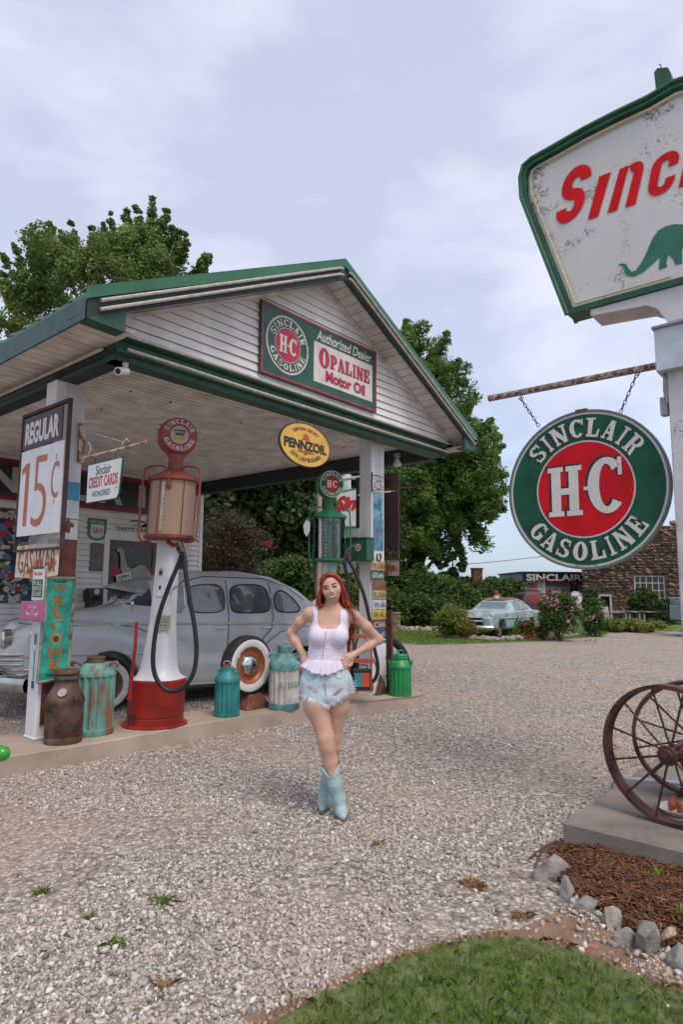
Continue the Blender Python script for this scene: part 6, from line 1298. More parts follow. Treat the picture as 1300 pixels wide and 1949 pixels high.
# ============================================================ BACKGROUND CARS
rustp = M('worn pale blue paint', (.32, .42, .44), .5, var=.12, vscale=2, rust=.44, rcol=(.17, .09, .065), rscale=1.4, dirt=.15); rroof = M('roof rust', (.24, .12, .085), .8, var=.25, vscale=3, rust=.2)
Yp = 22.8; c = A(938, 1210, Yp); hd = R(205 - 180)   # heading of rearwards axis
pk_ = thing('old_coupe', 'rusting pale blue 1950s car with red roof beacon parked in the flower bed', 'car', (c.x + .3, c.y - .2, 0), R(54)); pk_.scale = (.9,) * 3
P_ = [(-.95, .40), (-1.0, .80), (-.9, .93), (-.2, 1.0), (.7, 1.02), (1.15, 1.06), (1.55, 1.40), (1.8, 1.50), (2.5, 1.53), (3.0, 1.48), (3.4, 1.25), (3.65, 1.03), (4.2, .98), (4.45, .85), (4.5, .45), (-.9, .34)]
def hwp(X, Y, Z): base = lerp(X, [-1, -.6, .5, 4.0, 4.5], [.78, .90, .93, .93, .80]); top = lerp(X, [-1, 1.1, 1.6, 3.2, 4.5], [.72, .70, .64, .62, .6]); t = np.clip((Z - 1.0) / .45, 0, 1); return np.abs(Y - .95) - (base + (top - base) * t)
def hwf(X, Y, Z): a = np.abs(Y - .95); return np.maximum(a - .955, .55 - a) + 0 * X
b_ = car_surface('body', rustp, pk_, [(P_, hwp, .16), ([(-1.05, .42), (-1.08, .80), (-.95, .98), (-.3, 1.04), (1.3, 1.02), (1.6, .7), (1.2, .3)], hwf, .14), ([(2.6, .35), (2.7, .9), (3.2, 1.03), (4.3, 1.0), (4.6, .85), (4.5, .4)], hwf, .14)], (-1.2, -.1, .2), (4.75, 2.0, 1.6), .03, [(0, .34, .40, -.2, .32), (3.25, .34, .40, -.2, .32)], .06)
bv2 = bvh_of(b_); DYY = (0, 1, 0)
P = [(1.45, 1.43), (1.75, 1.52), (1.75, 1.52)]; 
tp = lambda a, b: Vector((a, b, 4)); patch(bv2, [(1.72, .36), (3.15, .36), (3.3, .6), (3.3, 1.3), (3.15, 1.54), (1.72, 1.54), (1.58, 1.3), (1.58, .6)], (0, 0, -1), 'roof_skin', rroof, pk_, .03, .12, map3=tp)
for P in ([(1.42, 1.08), (1.72, 1.40), (2.25, 1.43), (2.25, 1.08)], [(2.33, 1.08), (2.33, 1.43), (2.75, 1.42), (2.95, 1.30), (3.0, 1.10)]): o = patch(bv2, P, DYY, 'side_window', cg, pk_, .006, .1, map3=m3); strip(bv2, P, DYY, .02, 'frame', chrome, o, m3, .005, True, .1)
P = [(.34, 1.12), (1.56, 1.12), (1.48, 1.44), (.42, 1.44)]; o = patch(bv2, P, (1, 0, 0), 'windscreen', M('hazy glass', (.14, .19, .19), .15, spec=.7), pk_, .01, .12, map3=mf); strip(bv2, P, (1, 0, 0), .02, 'screen_frame', chrome, o, mf, .01, True, .1)
P = [(.35, .55), (1.55, .55), (1.45, .78), (.45, .78)]; patch(bv2, P, (1, 0, 0), 'grille_mouth', M('grille dark', (.02, .02, .02)), pk_, .01, .1, map3=mf)
for z in (.80, .66): Mb().tube([(-1.12 + .25 * abs(y - .95) ** 2, y, z + .02) for y in np.linspace(.35, 1.55, 9)], .045 if z < .7 else .035, 8).build('grille_bar', chrome, pk_, smooth=True)
Mb().tube([(-1.22 + .3 * abs(y - .95) ** 2.5, y, .45) for y in np.linspace(-.02, 1.92, 13)], .085, 8).build('front_bumper', M('dull chrome', (.45, .45, .44), .35, metal=.8), pk_, smooth=True)
for y in (.17, 1.73): o = Mb().lathe([(0, -.05), (.08, -.03), (.12, 0), (.12, .15)], 16, (-1.0, y, .86), axis='x').build('headlight', M('lamp lens', (.42, .46, .44)), pk_, smooth=True); Mb().lathe([(.11, -.02), (.15, -.01), (.15, .12)], 16, (-1.0, y, .86), axis='x', caps=False).build('rim', chrome, o, smooth=True)
strip(bv2, [(-.3, .78), (1.0, .76), (2.6, .74), (4.2, .78)], DYY, .018, 'side_chrome', chrome, pk_, m3, .01, res=.1)
strip(bv2, [(-.9, .48), (.0, .8), (1.2, .72)], DYY, .012, 'side_stain', M('seam', (.03, .03, .035)), pk_, m3, .0, res=.1)
for x in (0, 3.25): tyre(pk_, (x, .22, .32), .33, .2, rim=rroof, n=20, white_=False, hub=rroof)
tyre(pk_, (0, 1.7, .32), .33, .2, rim=rroof, n=16, white_=False)
a = thing('beacon_light', 'red and white emergency beacon on the roof of the old pale blue car', 'beacon', (pk_.location.x + .9 * (1.75 * math.cos(R(54)) - .95 * math.sin(R(54))), pk_.location.y + .9 * (1.75 * math.sin(R(54)) + .95 * math.cos(R(54))), 1.35)); a.scale = (.62,) * 3
Mb().lathe([(.17, 0), (.19, .03), (.17, .10), (.17, .22)], 18).build('base', M('beacon white', (.5, .5, .48), .4), a, smooth=True); Mb().lathe([(.18, .22), (.18, .27), (.13, .29), (.13, .42), (.08, .50), (0, .51)], 18).build('lamp', M('beacon red', (.22, .03, .03), .3), a, smooth=True)
# brown truck cab behind it
Yt = 32; c = A(996, 1190, Yt); tk = thing('old_truck', 'rust brown 1940s truck cab behind the old pale blue car', 'truck', (c.x, c.y, 0), R(12)); tk.scale = (.84,) * 3
tr = M('truck brown', (.075, .04, .036), .6, var=.3, vscale=2, rust=.2)
P_ = [(.0, .6), (.0, 1.35), (.15, 1.75), (.35, 1.92), (1.2, 1.95), (1.5, 1.85), (1.62, 1.3), (1.62, .6)]
b_ = car_surface('cab', tr, tk, [(P_, lambda X, Y, Z: np.abs(Y - .8) - (.80 - .16 * np.clip(Z - 1.2, 0, 1)) + 0 * X, .25), ([(1.5, .6), (1.5, 1.35), (2.5, 1.30), (2.7, 1.0), (2.7, .6)], lambda X, Y, Z: np.abs(Y - .8) - .45 + 0 * X + 0 * Z, .2), ([(1.4, .5), (1.6, .95), (2.0, 1.1), (2.6, 1.0), (2.9, .5)], lambda X, Y, Z: np.maximum(np.abs(Y - .8) - .85, .4 - np.abs(Y - .8)) + 0 * X + 0 * Z, .15)], (-.1, -.15, .4), (3.0, 1.75, 2.05), .035, [], .08)
bv3 = bvh_of(b_)
for P in ([(.45, 1.32), (.45, 1.72), (1.15, 1.72), (1.35, 1.4), (1.35, 1.32)],): o = patch(bv3, P, DYY, 'door_window', M('red seen through', (.22, .012, .015), .25), tk, .008, .12, map3=m3)
tyre(tk, (2.15, .1, .4), .4, .2, rim=tr, n=20, white_=False); tyre(tk, (.3, .1, .4), .4, .2, rim=tr, n=20, white_=False)
# pale truck nose cut by the right edge
Yb = 24; c = A(1303, 1208, Yb); bt = thing('box_truck', 'pale blue old delivery truck cut off by the right edge', 'truck', (c.x, c.y, 0), R(-8)); bt.scale = (.8,) * 3
Mb().box(0, 2.2, 0, 1.8, .75, 1.45).build('body', M('truck pale blue', (.33, .40, .48), .5, var=.15, rust=.2), bt, bevel=.06); Mb().box(.04, 2.15, .05, 1.75, 1.45, 1.72).build('cab_window', cg, bt, bevel=.04); Mb().box(.0, 2.2, 0, 1.8, 1.721, 1.80).build('cab_roof', M('truck pale blue', (.33, .40, .48)), bt, bevel=.04); Mb().box(-.05, 2.2, -.06, .0, .52, .8).build('bumper', M('bumper brown', (.12, .06, .05), .7), bt, bevel=.02)
tyre(bt, (.28, .16, .34), .34, .22, rim=tr, n=22, white_=False); tyre(bt, (1.8, .16, .34), .34, .22, rim=tr, n=22, white_=False)
# ============================================================ TREES, SHRUBS AND FAR THINGS
def leaf_mat(name, c1, c2, c3, sc=.35):
    m = bpy.data.materials.new(name); m.use_nodes = True; nt = m.node_tree; N = nt.nodes; L = nt.links; b = N['Principled BSDF']; b.inputs['Roughness'].default_value = .55; b.inputs['Specular IOR Level'].default_value = .3
    g = N.new('ShaderNodeNewGeometry'); r = N.new('ShaderNodeValToRGB'); e = r.color_ramp.elements
    e[0].position = 0; e[0].color = (*c1, 1); e[1].position = 1; e[1].color = (*c3, 1); k = e.new(.5); k.color = (*c2, 1)
    tc = N.new('ShaderNodeTexCoord'); n = N.new('ShaderNodeTexNoise'); n.inputs['Scale'].default_value = sc; n.inputs['Detail'].default_value = 4; L.new(tc.outputs['Object'], n.inputs[0])
    a = N.new('ShaderNodeMath'); a.operation = 'MULTIPLY_ADD'; a.inputs[1].default_value = .45; L.new(g.outputs['Random Per Island'], a.inputs[0])
    q = N.new('ShaderNodeMapRange'); q.inputs[1].default_value = .35; q.inputs[2].default_value = .65; q.inputs[3].default_value = 0; q.inputs[4].default_value = .55; L.new(n.outputs[0], q.inputs[0]); L.new(q.outputs[0], a.inputs[2]); L.new(a.outputs[0], r.inputs[0])
    L.new(r.outputs[0], b.inputs['Base Color'])
    t = N.new('ShaderNodeBsdfTranslucent'); L.new(r.outputs[0], t.inputs[0]); x = N.new('ShaderNodeMixShader'); x.inputs[0].default_value = .35
    L.new(b.outputs[0], x.inputs[1]); L.new(t.outputs[0], x.inputs[2]); L.new(x.outputs[0], N['Material Output'].inputs[0]); return m
def leaves(name, mat, parent, C, Rr, per, size, flat=.6, shell=.55, squash=(1, 1, .8)):
    C = np.array(C, float); Rr = np.array(Rr, float); n = len(C) * per; i = np.repeat(np.arange(len(C)), per)
    d = rng.normal(size=(n, 3)); d /= np.linalg.norm(d, axis=1)[:, None]; rr = rng.uniform(shell ** 3, 1, n) ** (1 / 3) * rng.uniform(.8, 1.15, n)
    P = C[i] + d * (rr * Rr[i])[:, None] * np.array(squash)
    nrm = d * .7 + rng.normal(size=(n, 3)) * flat + np.array([0, 0, .35]); nrm /= np.linalg.norm(nrm, axis=1)[:, None]
    t = np.cross(nrm, rng.normal(size=(n, 3))); t /= np.linalg.norm(t, axis=1)[:, None]; b = np.cross(nrm, t)
    s = size * rng.lognormal(0, .28, n)[:, None]
    # drooping leaf: a kite bent along its midrib
    V = np.stack([P - t * s * .5, P - b * s * .36 - nrm * s * .06, P + t * s * .55 - nrm * s * .12, P + b * s * .36 - nrm * s * .06], 1).reshape(-1, 3)
    return np_mesh(name, mat, V, 4, parent)
bark = M('tree bark', (.075, .06, .05), .95, var=.3, vscale=4, bump=.8, bscale=20)
def tree(name, label, base, crown, mat, nclump, per, leaf, cr, trunk_r, group=None, seed=1, cat='tree', fork=.3, shell=.45):
    # crown: list of (dx,dy,z, rx,ry,rz) ellipsoids
    r_ = np.random.default_rng(seed); a = thing(name, label, cat, base, 0, group); C = []
    vol = np.array([e[3] * e[4] * e[5] for e in crown]) ** .8; vol /= vol.sum()
    for e, v in zip(crown, vol):
        k = max(2, int(nclump * v)); d = r_.normal(size=(k, 3)); d /= np.linalg.norm(d, axis=1)[:, None]; rr = r_.uniform(shell ** 3, 1, k) ** (1 / 3) * r_.uniform(.86, 1.08, k)
        C.append(np.array(e[:3]) + d * rr[:, None] * np.array(e[3:]))
    C = np.concatenate(C); Rr = cr * r_.uniform(.55, 1.25, len(C))
    leaves('crown', mat, a, C, Rr, per, leaf)
    zc = np.mean([e[2] for e in crown]); top = max(e[2] + e[5] * .6 for e in crown)
    m = Mb(); tp = [(0, 0, -.1), (.05, .03, zc * .3), (-.08, .05, zc * .6), (.05, -.05, zc), (0, 0, top)]; m.tube(arc3(tp, 4), [trunk_r * (1 - .9 * i / 16) for i in range(17)], 10)
    tr_ = m.build('trunk', bark, a, smooth=True)
    idx = r_.choice(len(C), min(len(C), 26), replace=False); m = Mb()
    for i in idx:
        c = C[i]; s0 = np.array([0, 0, max(zc * fork, c[2] * r_.uniform(.35, .7))]); mid = s0 * .45 + c * .55 + np.array([0, 0, .3 * r_.uniform(-.5, 1)])
        m.tube(arc3([s0, mid, c], 3), [trunk_r * .32, trunk_r * .3, trunk_r * .26, trunk_r * .2, trunk_r * .15, trunk_r * .1, trunk_r * .06], 6)
    m.build('limbs', bark, tr_, smooth=True); return a
def px2(px, py, Y): p = A(px, py, Y); return p
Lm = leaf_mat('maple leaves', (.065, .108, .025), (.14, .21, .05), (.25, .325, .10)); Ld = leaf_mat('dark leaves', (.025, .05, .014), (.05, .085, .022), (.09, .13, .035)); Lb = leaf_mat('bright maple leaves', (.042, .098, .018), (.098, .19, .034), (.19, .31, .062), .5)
def ellpx(base, Y, lst):  # ellipsoids given by picture centre, half sizes (px) and depth radius
    o = []
    for px, py, rx, rz, ry, dy in lst:
        c = A(px, py, Y + dy); s = (Y + dy) / F; o.append((c.x - base[0], c.y - base[1], c.z, rx * s, ry, rz * s * 1.03))
    return o
# left maple over the roof
Y = 23; b = A(215, 1180, Y); base = (b.x, b.y, 0)
tree('maple_tree', 'maple tree with pointed sprays of leaves rising behind the left side of the station roof', base, ellpx(base, Y, [(230, 560, 140, 80, 3, 0), (75, 560, 62, 45, 2, 1), (255, 490, 70, 55, 2, 0), (110, 500, 50, 50, 2, -1), (340, 530, 45, 30, 1.6, 0), (25, 640, 50, 30, 2, 0), (290, 445, 24, 30, 1, 0), (180, 700, 180, 90, 3, 0)]), Lm, 310, 230, .10, .48, .35, seed=4)
# upright sprays that give the ragged skyline
def sprays(par, Y, pts, mat, leaf=.11):
    C, Rr = [], []
    for x0, y0, x1, y1, w_ in pts:
        x0 = x0 + (x0 - x1) * .6; y0 = y0 + (y0 - y1) * .6
        for t in np.linspace(0, 1, 24): c = A(x0 + (x1 - x0) * t, y0 + (y1 - y0) * t, Y); C.append((c.x - par.location.x, c.y - par.location.y + random.uniform(-.3, .3), c.z + random.uniform(-.08, .08))); Rr.append(w_ * (1.15 - .75 * t) * Y / F)
    leaves('spray', mat, par, C, Rr, 60, leaf, shell=.1)
tr1 = bpy.data.objects['maple_tree']
sprays(tr1, 23, [(285, 470, 292, 386, 18), (305, 460, 317, 402, 16), (245, 480, 240, 398, 18), (215, 490, 212, 412, 14), (270, 470, 262, 395, 14), (330, 500, 358, 462, 18), (340, 470, 330, 440, 14), (375, 520, 400, 492, 14), (385, 520, 388, 488, 12), (180, 500, 178, 438, 16), (150, 500, 136, 428, 14), (100, 520, 98, 428, 18), (120, 500, 116, 440, 12), (70, 530, 50, 440, 14), (80, 520, 78, 446, 12), (50, 540, 25, 462, 16), (45, 560, 8, 490, 16), (30, 590, 4, 520, 18), (60, 650, 5, 610, 18), (300, 480, 352, 440, 14), (200, 480, 200, 432, 12)], Lm)
# right tree
Y = 34; b = A(800, 1190, Y); base = (b.x, b.y, 0)
tree('maple_tree', 'large dense maple tree standing beyond the right end of the canopy', base, ellpx(base, Y, [(790, 700, 65, 75, 2.5, 0), (830, 770, 75, 80, 3, 0), (880, 850, 70, 75, 3, 0), (900, 910, 60, 75, 3, 0), (820, 900, 95, 100, 3.2, 0), (760, 780, 70, 120, 2.5, 1), (790, 1000, 75, 60, 3, 0), (870, 975, 62, 45, 2.5, 0), (915, 960, 40, 30, 2, 0), (760, 930, 60, 110, 2, 0), (905, 1020, 22, 22, 1, 0), (850, 1035, 30, 24, 1.2, 0), (760, 1060, 40, 34, 1.5, 0), (745, 1095, 36, 34, 1.5, 0), (730, 1010, 50, 60, 2, 0)]), Lb, 660, 260, .13, .60, .28, seed=9)
Lr = bpy.data.objects['maple_tree.001']
sprays(Lr, 34, [(780, 660, 772, 614, 20), (820, 690, 850, 640, 20), (850, 720, 872, 690, 18), (880, 790, 905, 755, 18), (900, 830, 935, 800, 18), (920, 870, 955, 850, 18), (930, 900, 962, 905, 18), (925, 950, 962, 968, 16), (900, 1000, 925, 1040, 14), (870, 1030, 885, 1075, 12), (820, 1050, 840, 1080, 12), (790, 1060, 775, 1105, 14)], Lb, .155)
# dark woodland seen under the canopy
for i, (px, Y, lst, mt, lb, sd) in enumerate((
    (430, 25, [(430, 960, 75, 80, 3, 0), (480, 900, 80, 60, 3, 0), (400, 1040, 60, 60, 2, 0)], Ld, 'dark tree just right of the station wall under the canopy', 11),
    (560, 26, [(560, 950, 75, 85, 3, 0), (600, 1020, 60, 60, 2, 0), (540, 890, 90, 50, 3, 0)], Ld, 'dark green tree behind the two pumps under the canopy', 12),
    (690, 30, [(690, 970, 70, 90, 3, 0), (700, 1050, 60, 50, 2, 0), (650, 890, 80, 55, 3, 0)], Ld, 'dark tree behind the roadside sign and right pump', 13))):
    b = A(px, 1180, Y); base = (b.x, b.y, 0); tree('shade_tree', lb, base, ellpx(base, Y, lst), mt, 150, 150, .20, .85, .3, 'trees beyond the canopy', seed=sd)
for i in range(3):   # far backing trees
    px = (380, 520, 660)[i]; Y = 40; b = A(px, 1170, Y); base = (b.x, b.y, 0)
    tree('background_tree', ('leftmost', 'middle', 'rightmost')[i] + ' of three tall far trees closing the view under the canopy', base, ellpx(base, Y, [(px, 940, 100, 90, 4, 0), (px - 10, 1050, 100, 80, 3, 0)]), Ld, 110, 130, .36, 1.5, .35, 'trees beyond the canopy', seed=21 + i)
def bush(name, lb, px, py, Y, rx, rz, mat, n, per, leaf, cr, group=None, cat='bush', seed=1, ry=None):
    b = A(px, py, Y); base = (b.x, b.y, 0); s = Y / F; r_ = np.random.default_rng(seed); a = thing(name, lb, cat, base, 0, group)
    zc = b.z; d = r_.normal(size=(n, 3)); d /= np.linalg.norm(d, axis=1)[:, None]; C = d * r_.uniform(.55, 1, n)[:, None] * np.array([rx * s, ry or rx * s * .8, rz * s]); C[:, 2] += zc; C[:, 2] = np.maximum(C[:, 2], cr * .3)
    leaves('foliage', mat, a, C, cr * r_.uniform(.6, 1.2, n), per, leaf)
    m = Mb()
    for i in range(6): c = C[r_.integers(n)]; m.tube(arc3([(0, 0, -.02), tuple(c * .5), tuple(c)], 2), [.03, .025, .02, .015, .01], 5)
    m.build('stems', bark, a); return a
Lp = leaf_mat('purple brown leaves', (.045, .034, .022), (.085, .068, .044), (.13, .115, .075)); Lh = leaf_mat('hedge leaves', (.035, .07, .015), (.07, .125, .025), (.12, .19, .04), .8); Ly = leaf_mat('yellow green leaves', (.09, .13, .02), (.17, .22, .04), (.28, .30, .07), .8); Lc = leaf_mat('conifer needles', (.06, .10, .025), (.12, .17, .05), (.2, .25, .09))
bush('purple_bush', 'feathery purple brown smoke bush right of the station wall', 440, 1035, 17, 65, 62, Lp, 60, 150, .06, .42, seed=2)
bush('shrub', 'green shrub behind the rear of the grey car', 560, 1105, 15.5, 45, 45, Lh, 45, 170, .09, .32, seed=3)
bush('shrub', 'leafy shrub between the two pumps in the shade', 520, 1120, 20, 50, 50, Lh, 40, 170, .11, .4, seed=4)
bush('shrub', 'tall yellow flowered shrub right behind the woman', 675, 1110, 17, 34, 50, Ly, 40, 150, .08, .3, seed=5)
# hedge along the far lawn
hd_ = [(760, 1128, 30, 34, 46), (800, 1120, 31, 30, 40), (835, 1128, 29, 30, 36), (745, 1155, 28, 30, 30), (790, 1158, 28.5, 34, 28), (832, 1160, 28, 24, 22), (865, 1130, 32, 30, 26), (900, 1136, 33, 30, 18), (940, 1128, 34, 30, 24), (972, 1130, 35, 22, 24), (885, 1148, 31, 26, 20), (925, 1142, 32, 28, 18)]
pos_ = ['just right of the right post', 'second from the post', 'dark and rounded below the maple', 'low, at the hedge foot beside the post', 'low and broad below the maple', 'low and rounded at the edge of the lawn', 'under the spiky conifer', 'in front of the brown pillar', 'above the old car bonnet', 'beside the little shed', 'low, behind the yellow bush', 'low, behind the beacon car']
for i, (px, py, Y, rx, rz) in enumerate(hd_): bush('hedge_bush', 'green hedge bush ' + pos_[i], px, py, Y, rx, rz, Lh, 48, 210, .13, .46, 'hedge bushes behind the far lawn', seed=40 + i)
# spiky conifer
Y = 36; b = A(862, 1110, Y); a = thing('conifer_tree', 'small pale conifer with drooping tiers above the hedge', 'tree', (b.x, b.y, 0)); C, Rr = [], []
for t in np.linspace(0, 1, 9):
    z = 1.5 + 2.3 * t; rad = 1.35 * (1 - t) + .05
    for k in range(max(1, int(10 * (1 - t)))): an = random.uniform(0, 6.28); C.append((math.cos(an) * rad, math.sin(an) * rad, z - .1)); Rr.append(.38 * (1 - .6 * t))
leaves('crown', Lc, a, C, Rr, 130, .12, .5); Mb().tube([(0, 0, 0), (0, 0, 3.6)], [.12, .03], 8).build('trunk', bark, a)
# brick pillar with climber
Y = 34; b = A(908, 1120, Y); a = thing('brick_pillar', 'tall dark brick chimney pillar with ivy above the hedge', 'pillar', (b.x, b.y, 0)); zt = A(908, 1081, Y).z
brick = M('dark brick', (.16, .075, .04), .9, var=.4, vscale=10, bump=.6, bscale=14); Mb().box(-.25, .25, -.25, .25, 0, zt - .08).build('shaft', brick, a); Mb().box(-.29, .29, -.29, .29, zt - .08, zt).build('cap', brick, a)
leaves('ivy', Ld, a, [(.1, -.25, zt - .9), (-.15, -.27, zt - 1.2), (.2, -.2, zt - 1.4)], [.3, .3, .35], 120, .08)
# stump and low stone wall by the hedge
Y = 26; b = A(752, 1175, Y); a = thing('tree_stump', 'short pale tree stump by the hedge near the right post', 'stump', (b.x, b.y, 0)); Mb().lathe([(.26, 0), (.22, .15), (.21, .72), (.0, .73)], 14).build('stump', M('stump wood', (.22, .16, .10), .9, var=.3), a, smooth=True); Mb().lathe([(.24, .731), (.24, .77), (0, .775)], 14).build('cap', M('stump cap', (.3, .26, .2), .9), a)
for i in range(13):
    c = A(745 + i * 8, 1192 + (i % 2) * 2, 26.3); o = rock(200 + i, .34, .3, .22, rk3 if i % 3 else rk2, cuts=6, sub=1); o.location = (c.x, c.y, 0); tag(o, 'brownish rock, ' + ORD[i] + ' from the left in the low line at the hedge foot', 'rock', 'rocks along the hedge foot')
# flower bed round the old car
for i in range(30):
    t = i / 29; px = 852 + 275 * t; py = 1214 - 6 * t + 8 * math.sin(t * math.pi); c = G(px, py); o = rock(300 + i, random.uniform(.2, .42), .25, random.uniform(.10, .20), (rk2, rk1, rk3)[i % 3], cuts=6, sub=1); o.location = (c.x, c.y, 0); o.rotation_euler = (0, 0, i * 1.3); tag(o, 'small rock, ' + ORD[i] + ' from the left in the row edging the old car flower bed', 'rock', 'rocks edging the flower bed')
bush('yellow_bush', 'yellow green bush in front of the bonnet of the old pale blue car', 862, 1180, 22.6, 28, 22, Ly, 40, 150, .07, .30, seed=60)
bush('yellow_bush', 'low orange tinged bush at the left corner of the flower bed', 888, 1192, 22.2, 18, 13, leaf_mat('orange green leaves', (.12, .11, .02), (.2, .17, .04), (.3, .18, .05)), 22, 120, .06, .22, seed=61)
pb = bush('flowering_bush', 'big pink flowering bush covering the tail of the old car', 1064, 1167, 21.8, 32, 33, Lh, 60, 150, .07, .30, seed=62)
FL = leaves('flowers', M('dull pink bloom', (.36, .19, .19), .8, isl=.3), pb, [tuple(rng.normal(size=3) * (.36, .3, .25) + (0, -.15, .95 + .25 * rng.normal())) for _ in range(30)], [.28] * 30, 26, .07); tag(FL, kind='stuff')
rb = bush('rose_bush', 'small bush with red flowers beside the old car front wheel', 1003, 1196, 21.9, 12, 14, Lh, 18, 100, .06, .16, seed=63); tag(leaves('flowers', M('red bloom', (.45, .02, .03), .7), rb, [tuple(rng.normal(size=3) * (.14, .1, .16) + (0, -.12, .38)) for _ in range(14)], [.06] * 14, 12, .06), kind='stuff')
rb = bush('rose_bush', 'low dark bush with a few red blooms below the pink bush', 1035, 1200, 21.9, 12, 10, Lh, 16, 100, .06, .15, seed=64); tag(leaves('flowers', M('red bloom', (.45, .02, .03)), rb, [tuple(rng.normal(size=3) * (.12, .1, .1) + (0, -.12, .28)) for _ in range(8)], [.05] * 8, 10, .05), kind='stuff')
c = G(966, 1212); o = blades('iris_clump', GM, rng.normal(size=(160, 2)) * (.18, .1), .75, .04, .35); o.location = (c.x, c.y, 0); tag(o, 'clump of tall sword leaves standing before the old car door', 'plant')
c = G(1085, 1208); a = bush('shrub', 'rounded green shrub right of the little green pump', 1131, 1175, 24, 17, 32, Lh, 30, 140, .08, .30, seed=65)
# small green pump with a route sign
c = G(1100, 1204); gp = thing('garden_pump', 'slim pale green old gas pump at the end of the flower bed', 'gas pump', (c.x, c.y, 0)); sg = M('pale green paint', (.10, .22, .10), .6, var=.2, rust=.1)
Mb().box(-.16, .16, -.14, .14, .02, 1.15).build('body', sg, gp, bevel=.03); Mb().box(-.20, .20, -.18, .18, 0, .12).build('foot', sg, gp); Mb().box(-.10, .02, -.155, -.141, .35, .95).build('panel', M('panel pale', (.45, .47, .40), .6), gp); Mb().box(-.13, .13, -.155, -.141, 1.0, 1.1).build('dial', cream, gp)
c2 = A(1096, 1138, c.y - .1); rs = thing('route_sign', 'round white route 66 sign above the slim green pump', 'sign', (c2.x, c2.y, c2.z)); Mb().disc(0, 0, .27, 0, 28, .03).build('disc', M('card white', (.66, .67, .66)), rs); Mb().ring(0, 0, .235, .25, -.004, 28).build('ring', black, rs); fit(Mb(), '66', -.13, .13, -.13, .10, -.005, .02).build('number', black, rs); Mb().tube([(0, .05, -.26), (0, .05, -c2.z)], .03, 8).build('pole', postw, rs)
# little shed, grey-blue building with band sign, stone building
Y = 38; b = A(1008, 1180, Y); sh = thing('tin_shed', 'little tin shed with sloping dark roof behind the old cars', 'shed', (b.x, b.y, 0), R(-10)); w_ = 30 * Y / F; z1 = A(1008, 1102, Y).z
tin = M('shed tin', (.52, .53, .54), .6, var=.2, vscale=3, rust=.15, streak=True); m = Mb()
m.hexa([(-w_, 0, 0), (w_, 0, 0), (w_, 2, 0), (-w_, 2, 0)], [(-w_, 0, z1 - .5), (w_, 0, z1), (w_, 2, z1), (-w_, 2, z1 - .5)]); m.build('wall', tin, sh)
for i in range(14): Mb().box(-w_ + .06 + i * .135, -w_ + .09 + i * .135, -.012, 0, .02, z1 - .45 + .5 * i / 15).build('rib', tin, sh)
Mb().hexa([(-w_ - .25, -.3, z1 - .56), (w_ + .1, -.3, z1 - .02), (w_ + .1, 2.2, z1 - .02), (-w_ - .25, 2.2, z1 - .56)], [(-w_ - .25, -.3, z1 - .49), (w_ + .1, -.3, z1 + .06), (w_ + .1, 2.2, z1 + .06), (-w_ - .25, 2.2, z1 - .49)]).build('roof', M('tar roof', (.04, .045, .045), .8), sh); Mb().box(-.1, .62, -.03, -.013, .6, 1.75).build('red_sign', M('red paint', (.42, .015, .02)), sh); Mb().box(.0, .5, -.03, -.013, 1.85, 2.1).build('small_sign', M('sign orange', (.55, .10, .02)), sh)
Y = 42; b = A(1070, 1180, Y); bb = thing('blue_building', 'low grey blue building carrying a dark SINCLAIR band sign', 'building', (b.x, b.y, 0)); x0 = A(995, 1150, Y).x - b.x; x1 = A(1114, 1150, Y).x - b.x; zt = A(1070, 1091, Y).z
Mb().box(x0, x1, 0, 6, 0, zt).build('wall', M('grey blue wall', (.14, .19, .26), .7, var=.1), bb); Mb().box(x0 - .1, x1 + .05, -.1, 6.1, zt, zt + .1).build('roof', M('tar roof', (.04, .045, .045)), bb)
dz = A(1058, 1122, Y).z; Mb().box(A(1040, 1140, Y).x - b.x, A(1073, 1140, Y).x - b.x, -.05, -.005, 0, dz).build('door', M('red paint', (.42, .015, .02)), bb); q = A(1058, 1128, Y); Mb().box(q.x - b.x - .3, q.x - b.x + .3, -.07, -.051, q.z - .05, q.z + .13).build('door_sign', cream, bb)
p, q = A(995, 1109, Y), A(1112, 1090, Y); sg_ = thing('band_sign', 'distant dark SINCLAIR band sign on the low grey blue building', 'sign', (p.x, p.y - .12, p.z)); W_ = q.x - p.x; H_ = q.z - p.z
Mb().box(0, W_, -.03, .1, 0, H_).build('board', M('sign black', (.012, .012, .016)), sg_); Mb().box(0, W_, -.035, -.0305, 0, H_ * .1).build('border', M('sign dark red', (.20, .01, .02)), sg_); fit(Mb(), 'SINCLAIR', W_ * .05, W_ * .95, H_ * .2, H_ * .85, -.036, .03).build('letters', cream, sg_)
p = A(1091, 1132, Y); vs = thing('vertical_sign', 'narrow dark vertical sign with orange letters GOO on the blue building', 'sign', (p.x, p.y - .15, p.z)); Mb().box(-.2, .2, -.03, .04, 0, .95).build('board', M('sign black', (.012, .012, .016)), vs)
m = Mb()
for k, ch in enumerate('GOO'): fit(m, ch, -.12, .12, .68 - .29 * k, .90 - .29 * k, -.034, .02)
m.build('letters', M('sign orange', (.55, .10, .02)), vs)
